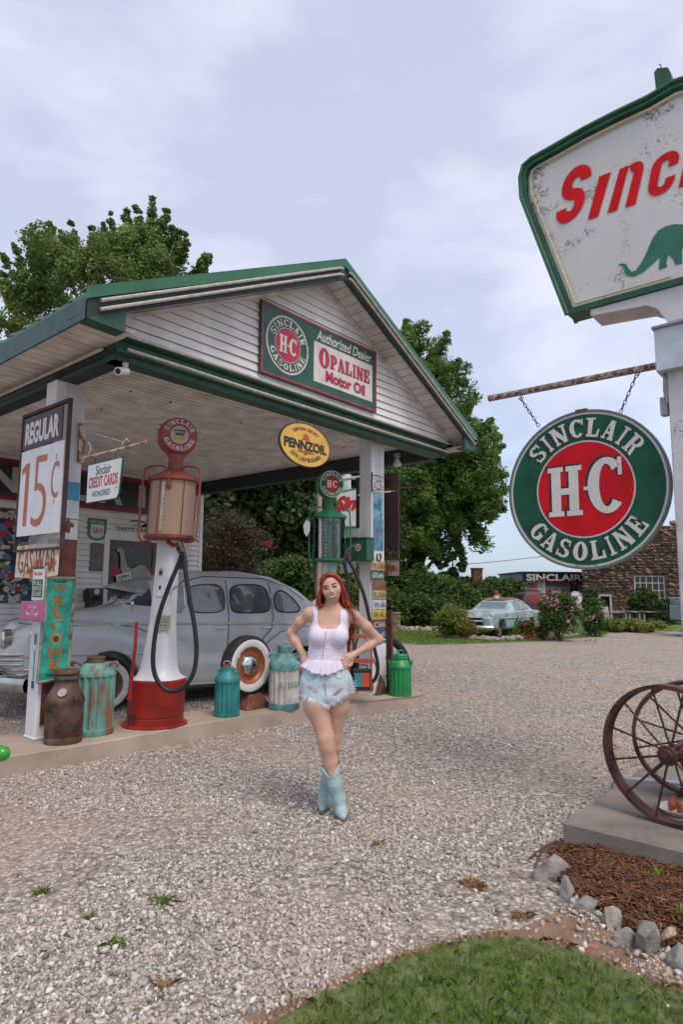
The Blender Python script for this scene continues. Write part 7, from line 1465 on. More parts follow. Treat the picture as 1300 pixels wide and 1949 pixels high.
# stone building: real stones over a wall
Y = 35; P0 = A(1112, 1180, Y); ex = Vector((.93, -.37, 0)).normalized(); sb = thing('stone_building', 'brown fieldstone building with flat top and a white framed window', 'building', (P0.x, P0.y, 0), math.atan2(ex.y, ex.x)); L_ = 10; zt = A(1240, 1004, Y - .6).z
def lb_(px, py): n_ = Vector((ex.y, -ex.x, 0)); p = PL(px, py, Vector((P0.x, P0.y, 0)), n_); v = to_local(sb, p); return v.x, v.z
wx0, wz0 = lb_(1209, 1152); wx1, wz1 = lb_(1265, 1095); dx0, dz1 = lb_(1139, 1131); dx1, _ = lb_(1164, 1131)
m = Mb(); H_ = 8
for (a0, a1, c0, c1) in ((0, dx0, 0, zt), (dx0, dx1, dz1, zt), (dx1, wx0, 0, zt), (wx0, wx1, 0, wz0), (wx0, wx1, wz1, zt), (wx1, L_, 0, zt)): m.box(a0, a1, 0, .3, c0, c1)
m.box(0, .3, .301, H_, 0, zt); m.box(.301, L_, H_ - .3, H_, 0, zt); m.build('wall', M('mortar', (.10, .07, .05), .95, bump=.5), sb)
fs = M('field stones', (.185, .115, .078), .92, var=.35, vscale=.9, col2=(.095, .06, .043), bump=.5, bscale=12, isl=.8)
V_, F_ = stone_base(77); V2_, F2_ = stone_base(78); xs, zs = [], []
z = .1
while z < zt + .05:
    x = random.uniform(0, .2)
    while x < L_:
        w2 = random.uniform(.14, .55)
        if not (wx0 - .08 < x < wx1 + .08 and wz0 - .08 < z < wz1 + .08) and not (dx0 - .1 < x < dx1 + .1 and z < dz1 + .1): xs.append((x, z, w2))
        x += w2 * .72
    z += random.uniform(.11, .2)
xs = np.array(xs); n = len(xs); mt = np.zeros((n, 3, 4)); an = rng.normal(0, .3, n); mt[:, 0, 0] = xs[:, 2] * 1.05 * np.cos(an); mt[:, 2, 0] = xs[:, 2] * np.sin(an); mt[:, 1, 1] = .2 * rng.uniform(.7, 1.4, n); mt[:, 2, 2] = .26 * rng.uniform(.7, 1.3, n); mt[:, 0, 3] = xs[:, 0]; mt[:, 1, 3] = -.02; mt[:, 2, 3] = xs[:, 1] + rng.normal(0, .02, n)
# flip some stones so the outlines differ
fl = rng.choice([-1, 1], n); mt[:, 0, 0] *= 1; hf = rng.uniform(size=n) < .5; tag(inst_mesh('stone_facing', fs, V_, F_, mt[hf], sb), kind='stuff'); tag(inst_mesh('stone_facing', fs, V2_, F2_, mt[~hf], sb), kind='stuff')
for px in (1240, 1282): q_ = lb_(px, 990); o = inst_mesh('roof_stone', fs, V_, F_, np.array([[[.5, 0, 0, q_[0]], [0, .4, 0, .1], [0, 0, .55, zt + .15]]]), sb)
wf = M('window frame white', (.50, .50, .47), .6); wn = Mb(); wn.box(wx0, wx0 + .07, .05, .13, wz0, wz1); wn.box(wx1 - .07, wx1, .05, .13, wz0, wz1); wn.box(wx0 + .07, wx1 - .07, .05, .13, wz1 - .07, wz1); wn.box(wx0 + .07, wx1 - .07, .05, .13, wz0, wz0 + .07); win = wn.build('window', wf, sb)
m = Mb()
for k in range(1, 5): x = wx0 + (wx1 - wx0) * k / 5; m.box(x - .02, x + .02, .075, .11, wz0 + .07, wz1 - .07)
for k in range(1, 4): z = wz0 + (wz1 - wz0) * k / 4; m.box(wx0 + .07, wx1 - .07, .08, .105, z - .02, z + .02)
m.build('muntins', wf, win); Mb().box(wx0, wx1, .14, .16, wz0, wz1).build('pane', M('window glass dark', (.02, .025, .028), .08, var=.4, vscale=1.2, spec=.7), win)
m = Mb().box(dx0, dx0 + .1, -.05, .1, 0, dz1); m.box(dx1 - .1, dx1, -.05, .1, 0, dz1); m.box(dx0 + .1, dx1 - .1, -.05, .1, dz1 - .1, dz1); m.build('doorway_frame', wf, sb); Mb().box(dx0 + .1, dx1 - .1, .15, .2, 0, dz1 - .1).build('doorway_dark', M('doorway dark', (.03, .015, .012), .9), sb)
# plants and odds before the stone building
bush('leafy_bush', 'green climbing plant in front of the stone building window', 1225, 1148, 31, 24, 26, Lh, 26, 120, .12, .35, seed=70)
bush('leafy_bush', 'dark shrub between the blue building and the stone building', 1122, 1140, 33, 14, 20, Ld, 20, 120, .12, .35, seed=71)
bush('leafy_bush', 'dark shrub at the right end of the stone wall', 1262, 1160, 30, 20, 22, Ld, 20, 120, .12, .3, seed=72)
o = bush('ground_cover', None, 1195, 1190, 27, 72, 7, Ly, 60, 110, .09, .22, seed=73, ry=.8); tag(o, 'long low bed of yellow green leaves below the stone building', 'plant bed')
for px in (1178, 1206, 1232): 
    p = A(px, 1163, 30); a = thing('garden_bench', {1178: 'left', 1206: 'middle', 1232: 'right'}[px] + ' weathered plank table of the row before the stone building', 'table', (p.x, p.y, 0), 0, 'plank tables by the stone building'); Mb().box(-.5, .5, -.2, .2, p.z - .05, p.z).build('top', M('grey plank', (.30, .28, .26), .9), a); Mb().box(-.45, -.4, -.15, .15, 0, p.z - .05).build('leg', M('grey plank', (.30, .28, .26)), a); Mb().box(.4, .45, -.15, .15, 0, p.z - .05).build('leg', M('grey plank', (.30, .28, .26)), a)
p = A(1156, 1182, 29); a = thing('leaning_board', 'pale weathered board leaning by the doorway of the stone building', 'board', (p.x, p.y, 0)); Mb().hexa([(-.25, 0, 0), (.15, 0, 0), (.15, .05, 0), (-.25, .05, 0)], [(-.08, .4, 1.0), (.22, .4, 1.0), (.22, .45, 1.0), (-.08, .45, 1.0)]).build('board', M('grey plank', (.30, .28, .26)), a)
p = A(1225, 1190, 27); a = thing('flower_pot', 'terracotta pot standing in the low plant bed', 'pot', (p.x, p.y, 0)); Mb().lathe([(.14, 0), (.2, .3), (.23, .3), (.23, .36), (.18, .36), (0, .34)], 16).build('pot', M('terracotta', (.35, .12, .06), .8), a)
# overhead wire
p, q = A(700, 1085, 60), A(1125, 1050, 60); mid = (p + q) / 2 - Vector((0, 0, .5)); a = Mb().tube(arc3([p - (q - p), p, mid + Vector((0, 0, .3)), q, q + (q - p)], 8), .03, 5).build('power_line', M('wire', (.03, .03, .035), .6)); tag(a, 'single dark power line crossing the sky left of the stone building', 'power line')
# small route marker and posts under the canopy view
p = A(522, 1080, 18); a = thing('route_marker', 'small white route 66 shield marker behind the grey car', 'sign', (p.x, p.y, p.z)); Mb().poly([(-.12, .1), (0, .14), (.12, .1), (.13, 0), (.08, -.1), (0, -.15), (-.08, -.1), (-.13, 0)], 0, .02).build('shield', cream, a); fit(Mb(), '66', -.08, .08, -.07, .04, -.003, .02).build('number', black, a); Mb().tube([(0, .03, -.1), (0, .03, -p.z)], .03, 8).build('pole', postw, a)
p = A(508, 1035, 24); a = thing('red_flag', 'small dull red cloth hanging among the trees beyond the grey car', 'flag', (p.x, p.y, p.z)); Mb().poly([(-.2, .1), (.2, .15), (.22, -.05), (.05, -.12), (-.12, -.05)], 0, .01).build('cloth', M('red paint', (.42, .015, .02)), a); Mb().tube([(.2, .02, .18), (.2, .02, -p.z)], .02, 6).build('pole', bark, a)
p = A(607, 1040, 14); a = thing('pole', 'thin pinkish weathered pole standing behind the right pump', 'pole', (p.x, p.y, 0)); Mb().tube([(0, 0, 0), (0, 0, A(606, 925, 14).z)], [.06, .055], 12).build('shaft', M('pole pink', (.48, .36, .31), .8, var=.3, rust=.1, streak=True), a)
p = A(672, 1105, 12); a = thing('metal_flower', 'yellow metal flower and pale sign ornament behind the woman', 'garden ornament', (p.x, p.y, 0)); m = Mb()
for k in range(9): an = k * .698; m.poly([(math.cos(an - .25) * .04, p.z + math.sin(an - .25) * .04), (math.cos(an) * .13, p.z + math.sin(an) * .13), (math.cos(an + .25) * .04, p.z + math.sin(an + .25) * .04)], 0, .004)
m.build('petals', M('petal yellow', (.55, .38, .04), .5), a); Mb().disc(0, p.z, .045, -.006, 16, .01).build('center', black, a); Mb().tube([(0, .01, 0), (0, .01, p.z)], .01, 6).build('stem', M('stem green', (.05, .15, .04), .6), a); Mb().poly([(-.25, p.z + .12), (.05, p.z + .16), (.04, p.z + .36), (-.22, p.z + .34)], .03, .01).build('pale_plate', M('plate pale', (.38, .45, .44), .6), a)
# far hills
def hill(name, Y, h, x0, x1, mat, seed):
    m = Mb(); r_ = random.Random(seed); n = 90; ph = [r_.uniform(0, 6) for _ in range(5)]
    for i in range(n + 1):
        x = x0 + (x1 - x0) * i / n; z = h * (.75 + .22 * math.sin(i * .11 + ph[0]) + .12 * math.sin(i * .37 + ph[1]) + .05 * math.sin(i * 1.3 + ph[2]) + .03 * r_.random()); m.v += [(x, Y, -1), (x, Y + 5, z * .8), (x, Y + 60, z), (x, Y + 260, -1)]
    m.f = [(i * 4 + k, (i + 1) * 4 + k, (i + 1) * 4 + k + 1, i * 4 + k + 1) for i in range(n) for k in range(3)]
    return tag(m.build(name, mat, smooth=True), kind='structure')
hill('hills', 420, 7.5, -900, 900, M('far woods', (.045, .085, .07), .95, var=.3, vscale=.05, bump=.5, bscale=.4), 1)
hill('hills', 1100, 17, -2500, 2500, M('farther woods', (.055, .095, .10), .95, var=.2, vscale=.02), 5)
# ============================================================ BIG ROADSIDE SIGN, HANGING DISC, IRON WHEELS (right foreground)
US = 5.043; VS = .98
pole_w = M('speckled pole', (.54, .53, .54), .6, var=.12, vscale=5, dirt=.75, rust=.12)
bs = thing('roadside_sign', 'huge white and green trapezoid sign with red Sinclair lettering on a white pole', 'sign', W(US, VS, .18), RS)
def pu(px, py, du=0): p = to_local(bs, PL(px, py, W(US + du, VS), UU)); return (p.x, p.z)
L0 = [pu(*q) for q in ((1088, 606), (1000, 385), (998, 348), (1004, 326), (1020, 312), (1060, 290), (1120, 256), (1180, 226), (1240, 198), (1300, 178))]
L0[0] = pu(1087, 606); top_ = L0[-1]
def mir(P): return [(-a, b) for a, b in P[::-1]]
xr = [p for p in L0 if p[0] < -.001]; bl = L0[0]; bot = pu(1300, 578)
botz = bl[1] - .0
outer = xr + [(0, xr[-1][1] + .03)] + mir(xr)
# the lower edge slopes slightly toward the pole
def inset(P, d):
    n = len(P); cx = sum(p[0] for p in P) / n; cz = sum(p[1] for p in P) / n; o = []
    for i in range(n):
        a, b, c = P[i - 1], P[i], P[(i + 1) % n]; e1 = Vector((b[0] - a[0], b[1] - a[1])).normalized(); e2 = Vector((c[0] - b[0], c[1] - b[1])).normalized()
        n1 = Vector((e1.y, -e1.x)); n2 = Vector((e2.y, -e2.x)); nn = (n1 + n2); nn /= max(.35, nn.length_squared / 2); 
        if nn.dot(Vector((cx - b[0], cz - b[1]))) < 0: nn = -nn
        o.append((b[0] + nn.x * d, b[1] + nn.y * d))
    return o
gsign = M('sign rim green 2', (.006, .10, .042), .4); gsign2 = M('sign rim weathered', (.006, .085, .036), .45, var=.25, vscale=4, dirt=.2, rust=.06)
def band(P, Q, y0, y1, name, mat, par):   # hollow frame between outlines P (outer) and Q (inner)
    n = len(P); m = Mb(); m.v = [(a, y0, b) for a, b in P] + [(a, y0, b) for a, b in Q] + [(a, y1, b) for a, b in P] + [(a, y1, b) for a, b in Q]
    for i in range(n):
        j = (i + 1) % n; m.f += [(i, j, n + j, n + i), (2 * n + i, 3 * n + i, 3 * n + j, 2 * n + j), (i, 2 * n + i, 2 * n + j, j), (n + i, n + j, 3 * n + j, 3 * n + i)]
    o = m.build(name, mat, par); bm = bmesh.new(); bm.from_mesh(o.data); bmesh.ops.recalc_face_normals(bm, faces=bm.faces); bm.to_mesh(o.data); bm.free(); return o
inn = inset(outer, .048); band(outer, inn, -.085, .11, 'frame', gsign2, bs)
for y in (-.09, .115): 
    m = Mb(); n = len(outer); m.tube([(a, y, b) for a, b in outer[:-1]] , .018, 6); m.build('rim_tube', gsign, bs, smooth=True)
bigw = M('big sign enamel', (.56, .56, .54), .35, var=.06, vscale=1.5, dirt=.85, rust=.10, rscale=2.5)
for y, nm in ((-.035, 'panel'), (.075, 'back_panel')): Mb().poly(inset(outer, .05), y, .02).build(nm, bigw, bs)
neon = M('neon cream', (.58, .50, .30), .4); nn_ = inset(outer, .085)
m = Mb().tube([(a, -.06, b) for a, b in nn_[:11]], .008, 6); m.build('neon_tube', neon, bs, smooth=True); Mb().tube([(nn_[0][0] + .01, -.06, nn_[0][1]), (-.1, -.06, nn_[-1][1])], .008, 6).build('neon_tube', neon, bs)
# fin on top
P = [pu(*q) for q in ((1252, 194), (1246, 142), (1252, 134), (1272, 132), (1278, 142), (1281, 186))]; Mb().poly(P, -.02, .07).build('fin', gsign2, bs); q = pu(1258, 128); Mb().tube([(q[0] + .0, 0, q[1] - .05), (q[0], 0, q[1] + .01), (q[0] - .012, 0, q[1] + .03)], .004, 5).build('fin_wire', M('wire', (.03, .03, .035)), bs)
lr = M('sinclair red', (.58, .003, .004), .38, var=.1, spec=.2)
def lz(x, y): return pu(900 + x / 3.2475, 100 + y / 3.2475)
b = Mb()
def glyph_quad(ch, BL, BR, TR, TL, bold):
    q = [lz(*BL), lz(*BR), lz(*TR), lz(*TL)]; fit(b, ch, 0, 1, 0, 1, -.042, bold, quad=q)
def strokes(pl_list, q, y=-.042):
    for k, P in enumerate(pl_list):
        o = []
        for s, t in P:
            w4 = [(1 - s) * (1 - t), s * (1 - t), s * t, (1 - s) * t]; o.append((sum(a * p[0] for a, p in zip(w4, q)), sum(a * p[1] for a, p in zip(w4, q))))
        b.poly(o, y - (k % 9) * .0003)
Sg = _arc(.50, .70, .50, .30, 8, 270, .36, .20, 20) + _arc(.50, .30, .50, .30, -172, 90, .36, .20, 20)
ng = [_r(0, .36, 0, 1), _r(.64, 1, 0, .74)] + _arc(.58, .72, .42, .28, 0, 120, .36, .20, 12)
cg_ = _arc(.5, .72, .5, .28, 0, 180, .36, .19, 16) + [_r(0, .36, .28, .72)] + _arc(.5, .28, .5, .28, 180, 360, .36, .19, 16) + [_r(.64, 1, .28, .36), _r(.64, 1, .62, .74)]
ag = [_r(.64, 1, 0, .72)] + _arc(.5, .72, .5, .28, 0, 160, .36, .19, 14) + _arc(.42, .28, .42, .28, 0, 360, .30, .18, 20)
def qd(*c): return [lz(*p) for p in c]
strokes(Sg, qd((505, 1098), (672, 1040), (768, 690), (592, 735)))
strokes([_r(0, 1, 0, 1)], qd((722, 1050), (785, 1030), (865, 755), (792, 785)))
strokes(ng, qd((842, 1010), (1015, 955), (1082, 665), (918, 740)))
strokes(cg_, qd((1082, 925), (1240, 870), (1300, 600), (1125, 672)))
# remaining letters continue along the same baseline out of the frame
e0 = lz(1280, 855); sh = lz(1380, 480); base_d = Vector(lz(1240, 870)) - Vector(lz(1082, 925)); 
x = e0[0]
for ch, w_, h_ in (('l', .075, .42), ('a', .2, .30), ('i', .075, .30), ('r', .16, .30)):
    z = e0[1]; sk = .27 * h_; q = [(x, z), (x + w_, z), (x + w_ + sk, z + h_), (x + sk, z + h_)]
    strokes({'l': [_r(0, 1, 0, 1)], 'a': ag, 'i': [_r(0, 1, 0, 1)], 'r': [_r(0, .42, 0, 1)] + _arc(.6, .7, .45, .3, 20, 130, .36, .22, 10)}[ch], q); x += w_ + .045
b.build('letters', lr, bs)
dg = M('dino green', (.004, .16, .085), .4, var=.06, spec=.2)
D = [(905, 1325), (935, 1316), (960, 1325), (972, 1348), (990, 1368), (1015, 1362), (1045, 1322), (1075, 1270), (1098, 1215), (1122, 1160), (1155, 1115), (1200, 1090), (1250, 1077), (1300, 1078), (1345, 1085), (1380, 1070), (1410, 1020), (1440, 975), (1475, 960), (1500, 968), (1498, 985), (1470, 995), (1450, 1040), (1425, 1110), (1395, 1160), (1395, 1290), (1350, 1300), (1345, 1215), (1300, 1225), (1302, 1318), (1262, 1326), (1245, 1290), (1215, 1262), (1203, 1320), (1212, 1338), (1158, 1357), (1165, 1278), (1120, 1320), (1060, 1372), (1000, 1400), (960, 1392), (945, 1360), (935, 1335)]
Mb().poly([lz(*p) for p in D], -.0395).build('dinosaur', dg, bs)
# gusset, pole, box, bar
G_ = [pu(*q) for q in ((1130, 604), (1130, 592), (1300, 572))]; gz0 = bl[1] - .005
m = Mb().poly([(pu(1130, 600)[0], gz0), (.55, gz0), (.55, gz0 - .03), (.22, gz0 - .07), (.14, gz0 - .25), (-.14, gz0 - .25), (-.2, gz0 - .13), (-.27, gz0 - .085), (pu(1130, 600)[0], gz0 - .05)], -.07, .26); m.build('gusset', pole_w, bs)
pole_ = Mb().box(-.155, .155, -.09, .19, 0, gz0 - .26).build('pole', pole_w, bs, bevel=.01)
X0, Z0 = pu(1260, 718); X0, Z1 = X0, pu(1258, 640)[1]
ebx = M('box pale blue', (.46, .53, .58), .5, var=.08, dirt=.2, rust=.05); Mb().box(X0, .24, -.16, .24, Z0, Z1).build('junction_box', ebx, bs, bevel=.004); Mb().box(X0 - .012, .25, -.18, .25, Z1, Z1 + .018).build('box_lid', M('lid grey', (.2, .22, .24), .5), bs)
Mb().box(X0 - .008, X0 - .001, -.10, .2, Z0 + .01, Z1 - .01).build('box_edge', M('lid grey', (.2, .22, .24)), bs)
a_, c_ = pu(927, 757), pu(1262, 691); rb_ = M('rusty pipe', (.38, .33, .30), .75, var=.2, vscale=14, rust=.58, rcol=(.15, .055, .03), rscale=40, bump=.3)
Mb().tube([(a_[0], .04, a_[1]), (c_[0] + .05, .04, c_[1])], .028, 14).build('hanger_bar', rb_, bs, smooth=True); Mb().tube([(a_[0] - .001, .04, a_[1]), (a_[0] + .012, .04, a_[1])], .0285, 14).build('bar_end', M('cap red brown', (.16, .03, .02), .7), bs)
Mb().tube([(-.17, -.05, Z0 + .0), (-.17, -.08, Z0 - .12), (-.17, -.05, Z0 - .22)], .02, 8).build('conduit', M('conduit grey', (.3, .3, .3), .5), bs, smooth=True); Mb().box(-.22, -.17, -.06, .02, Z0 - .30, Z0 - .17).build('conduit_box', M('conduit grey', (.3, .3, .3)), bs)
# hanging disc
dc = A(1112, 931, 5.0); hs = thing('hanging_sign', 'large round green and red H-C gasoline sign hanging on chains from a rusty bar', 'sign', PL(1113, 931, W(US + .04, VS), UU), RS)
hc_disc(hs, .628, thick=.03)
fit(Mb(), 'REG. U.S. PAT. OFF.', -.09, .09, -.612, -.598, -.0195, .0).build('small_print', black, hs)
lk = M('chain iron', (.03, .025, .024), .6, metal=.4, rust=.3)
for (x0, y0), (x1, y1) in (((990, 757), (1026, 812)), ((1213, 711), (1180, 787))):
    p = to_local(hs, PL(x0, y0, W(US + .04, VS), UU)); q = to_local(hs, PL(x1, y1, W(US + .04, VS), UU)); m = Mb(); n = 9; d = (q - p); L_ = d.length / n; d.normalize(); e = Vector((d.z, 0, -d.x))
    for k in range(n):
        c = p + d * (L_ * (k + .5)); s_ = Vector((0, 1, 0)) if k % 2 else e
        m.tube([c + d * (L_ * .62 * math.cos(t)) + s_ * (.011 * math.sin(t)) for t in np.linspace(0, 2 * math.pi, 10, False)], .0035, 5, close=True)
    m.tube([p + Vector((0, 0, .03)), p + Vector((.018, 0, .0)), p + Vector((.005, 0, -.022)), p + Vector((-.014, 0, -.008))], .005, 6); m.build('chain', lk, hs)
Mb().box(-.04, .05, -.03, .03, .628, .645).build('top_clip', rusty, hs)

# iron wheels on the slab
iron = M('wheel iron', (.11, .045, .035), .55, metal=.35, var=.35, vscale=9, bump=.25, bscale=120, rust=.15)
def iron_wheel(label, c, r, rz, nsp, wd=.085, group='old iron wheels on the concrete slab'):
    a = thing('iron_wheel', label, 'iron wheel', (c[0], c[1], .18), rz, group)
    def lw(P, name, par=a, n=64): return Mb().lathe(P, n, (0, 0, r), axis='y').build(name, iron, par, smooth=True)
    Mb().lathe([(r, -wd / 2), (r, wd / 2), (r - .026, wd / 2), (r - .016, 0.02), (r - .016, -.02), (r - .026, -wd / 2), (r, -wd / 2)], 72, (0, 0, r), axis='y', caps=False).build('rim', iron, a, smooth=True)
    h = Mb().lathe([(0, -.075), (.035, -.075), (.04, -.06), (.058, -.06), (.062, -.05), (.052, -.045), (.045, -.02), (.045, .05), (.055, .06), (0, .065)], 28, (0, 0, r), axis='y').build('hub', iron, a, smooth=True)
    Mb().box(-.014, .014, -.10, -.075, r - .014, r + .014).build('axle_nut', iron, h, bevel=.003)
    for k in range(nsp):
        t = 2 * math.pi * k / nsp + .26; s_ = .02 * (1 if k % 2 else -1); Mb().tube([(math.cos(t) * .04, s_, r + math.sin(t) * .04), (math.cos(t) * (r - .012), s_ * .6, r + math.sin(t) * (r - .012))], .0075, 6).build('spoke', iron, a)
    return a
iron_wheel('big rusty iron spoked wheel standing in front on the concrete slab', (2.065, 4.16), .424, R(-50), 12)
c2 = A(1322, 1438, 4.72); iron_wheel('second rusty iron wheel standing behind the big one on the slab', (c2.x, 4.72), .40, R(-25), 12)
sh = thing('axle_stand', 'rusty iron axle and clamp between the two spoked wheels', 'axle', (2.3, 4.45, .18)); Mb().tube([(-.2, -.25, .42), (.05, .05, .41), (.16, .24, .40)], [.03, .04, .03], 10).build('axle', iron, sh, smooth=True); m = Mb().tube(arc3([(-.12, -.16, .42), (-.04, -.1, .28), (.08, .05, .26), (.1, .12, .40)]), .02, 8); m.build('clamp', iron, sh, smooth=True)
rl = M('pale blue tube', (.46, .50, .60), .4); a = thing('tube_rail', 'low pale blue tube rail bent round behind the iron wheels', 'rail', (G(1163, 1524).x, G(1163, 1524).y, 0))
p0 = G(1163, 1524); Mb().tube(arc3([(0, 0, 0), (0, 0, .10), (.02, -.01, .155), (.07, -.03, .18), (.16, -.07, .18), (.75, -.36, .205)], 5), .018, 10).build('tube', rl, a, smooth=True)
c = G(1292, 1552, .18); a = thing('garden_dish', 'white scalloped dish with rusty red figures on the slab by the big wheel', 'dish', (c.x + .04, c.y + .05, .18))
Mb().lathe([(.0, .01), (.09, .012), (.13, .035), (.14, .035), (.10, 0), (0, 0)], 24).build('dish', M('ceramic white', (.6, .58, .54), .4, dirt=.1), a, smooth=True)
for k in range(5): an = k * 1.25 + .5; rock(500 + k, .05, .04, .07, M('figure red', (.28, .07, .035), .7)).parent = a; o = bpy.context.scene.objects[-1]; o = a.children[-1]; o.name = 'figure'; o.location = (math.cos(an) * .06, math.sin(an) * .06, .02)

# ============================================================ THE WOMAN
YP = 4.86
wm = thing('person', 'smiling red haired woman in white ruffled top, frayed denim shorts and pale blue boots', 'person', (0, YP, 0))
def B(px, py, dy=0.): p = A(px, py, YP + dy); return Vector((p.x, p.y - YP, p.z))
skin = M('skin', (.56, .355, .265), .5, var=.05, vscale=9, col2=(.52, .30, .215), spec=.35)
_b = skin.node_tree.nodes['Principled BSDF']; _b.inputs['Subsurface Weight'].default_value = .12; _b.inputs['Subsurface Radius'].default_value = (.02, .008, .004)
lo, hi = (-.50, -.24, -.02), (.40, .26, 1.80)
HC = B(630.5, 1118, -.015); tilt = Matrix.Rotation(R(-13), 3, 'Y') @ Matrix.Rotation(R(4), 3, 'X')   # crown leans to the viewer's left
def torso(s, g=0., arms=True):
    s.ell(B(620, 1293, .01), (.156 + g, .110 + g, .11 + g), .05)
    s.ell(B(620, 1268, .0), (.140 + g, .10 + g, .10 + g), .05)
    s.ell(B(621, 1240, .0), (.125 + g, .088 + g, .09 + g), .06)
    s.ell(B(625, 1208, .0), (.142 + g, .098 + g, .11 + g), .06)
    s.ell(B(630, 1180, .015), (.150 + g, .078 + g, .075 + g), .05)
    for px in (606.5, 645): s.ell(B(px, 1211, -.068), (.062 + g, .058 + g, .060 + g), .035)
    s.cone(B(598, 1166, .015), B(664, 1170, .015), .040 + g, .040 + g, .05)
def legA(s):
    s.cone(B(597, 1300, -.0), B(602, 1342, -.035), .084, .086, .05); s.cone(B(602, 1342, -.035), B(619, 1402, -.065), .088, .060, .04)
    s.cone(B(619, 1402, -.065), B(622, 1420, -.07), .060, .053, .03); s.ell(B(619, 1409, -.10), (.034, .026, .038), .03); s.cone(B(622, 1420, -.07), B(628, 1450, -.05), .053, .056, .03); s.cone(B(628, 1450, -.05), B(633, 1470, -.055), .056, .044, .01); s.cone(B(633, 1470, -.055), B(642, 1500, -.06), .044, .03, .01)
def legB(s):
    s.cone(B(645, 1300, .01), B(642, 1342, .02), .084, .083, .05); s.cone(B(642, 1342, .02), B(634, 1402, .05), .084, .058, .03)
    s.cone(B(634, 1402, .05), B(635, 1420, .06), .056, .050, .03); s.cone(B(635, 1420, .06), B(634, 1440, .09), .050, .053, .02); s.cone(B(634, 1440, .09), B(632, 1458, .095), .053, .038, .01); s.cone(B(632, 1458, .095), B(621, 1500, .10), .038, .028, .01)
s = Sdf(lo, hi, .0052); torso(s); s2 = Sdf(lo, hi, .0052); s2.d = s.d.copy()
legA(s); legB(s2); s.d = np.minimum(s.d, s2.d); del s2
# neck and head
s.cone(B(633, 1176, .02), B(632, 1142, .0), .056, .050, .05)
s.cone(B(605, 1166, .02), B(630, 1155, .02), .022, .03, .05); s.cone(B(658, 1168, .02), B(636, 1155, .02), .022, .03, .05)
up = tilt @ Vector((0, 0, 1)); rt = tilt @ Vector((1, 0, 0)); fw = tilt @ Vector((0, -1, 0))
def Hh(x, f, z): return HC + rt * x + fw * f + up * z
s.ell(Hh(0, -.012, .022), (.074, .092, .086), .03, rot=tilt); s.ell(Hh(0, .022, -.026), (.066, .064, .066), .03, rot=tilt); s.ell(Hh(0, .044, -.074), (.033, .032, .028), .035, rot=tilt)
for x in (-1, 1):
    s.ell(Hh(x * .036, .055, -.022), (.026, .022, .024), .02, rot=tilt); s.ell(Hh(x * .030, .092, .006), (.017, .016, .010), .012, 's', rot=tilt); s.ell(Hh(x * .030, .070, .006), (.015, .014, .010), .008, rot=tilt); s.ell(Hh(x * .074, -.005, -.005), (.010, .018, .028), .01, rot=tilt)
s.cone(Hh(0, .074, .008), Hh(0, .098, -.026), .008, .0125, .012); s.ell(Hh(0, .086, -.030), (.018, .012, .009), .008, rot=tilt)
s.ell(Hh(0, .075, -.052), (.030, .016, .018), .02, rot=tilt)
# arms, hands
sh1, el1, wr1 = B(588, 1168, .02), B(554, 1204, .09), B(578, 1246, .02)
s.chain([sh1, B(571, 1184, .05), el1], [.041, .038, .031], .03); s.ell(B(590, 1167, .02), (.042, .042, .040), .04); s.chain([el1, B(562, 1220, .07), wr1], [.032, .033, .021], .02)
sh2, el2, wr2 = B(672, 1171, .02), B(721, 1217, .09), B(672, 1246, .0)
s.chain([sh2, B(697, 1193, .05), el2], [.041, .039, .032], .03); s.ell(B(669, 1170, .02), (.042, .042, .040), .04); s.chain([el2, B(700, 1230, .05), wr2], [.033, .032, .021], .02)
def hand(s, wr, palm_dir, fing_dir, out, sgn=1):
    pd = Vector(palm_dir).normalized(); fd = Vector(fing_dir).normalized(); o = Vector(out).normalized(); side = pd.cross(o).normalized()
    pc = wr + pd * .045
    s.cone(wr, pc, .024, .026, .02)
    for k in range(4): s.cone(wr + pd * .03 + side * (k - 1.5) * .014, wr + pd * .082 + side * (k - 1.5) * .019, .013, .0115, .012)
    L_ = (.058, .068, .072, .062)
    for k in range(4):
        b0 = wr + pd * .082 + side * (k - 1.5) * .0195; b1 = b0 + fd * L_[k] * .5 + side * (k - 1.5) * .002; b2 = b1 + (fd * .75 - o * .65).normalized() * L_[k] * .45
        s.chain([b0, b1, b2], [.0098, .0088, .0072], .004)
    t0 = wr + pd * .025 + side * sgn * .026; t1 = t0 + (side * sgn * .6 + pd * .6).normalized() * .036; s.chain([t0, t1, t1 + pd * .028], [.013, .0105, .0085], .008)
hand(s, wr1, (.10, -.35, -.6), (.12, -.28, -.95), (-.75, -.75, .1), 1)
hand(s, wr2, (-.50, -.45, -.30), (-.45, -.40, -.75), (.55, -.85, .1), -1)
body = s.mesh('body', skin, wm)
bvb = bvh_of(body)
def onb(px, py, off=.002):   # point on the body's surface behind a picture point
    o = Vector((0, -YP, CAMH)); d = ray(px, py).normalized(); h = bvb.ray_cast(o, d)
    return (h[0] - d * off) if h[0] is not None else None
def onb2(bv_, px, py, off): 
    o = Vector((0, -YP, CAMH)); d = ray(px, py).normalized(); h = bv_.ray_cast(o, d); return (h[0] - d * off) if h[0] is not None else None
def hp(x, z, off=.0015):   # face coordinates to the surface
    o = Hh(x, .3, z); h = bvb.ray_cast(o, -fw); return h[0] + fw * off
brow = M('brow', (.07, .028, .016), .8); lash = M('lash', (.035, .018, .014), .8); lip = M('lips', (.42, .085, .075), .45); teeth = M('teeth', (.78, .75, .70), .3)
def fl(name, pts, rs, mat, off=.001):
    P = [onb(x, y, off) for x, y in pts]; return Mb().tube(P, rs, 6).build(name, mat, wm, smooth=True)
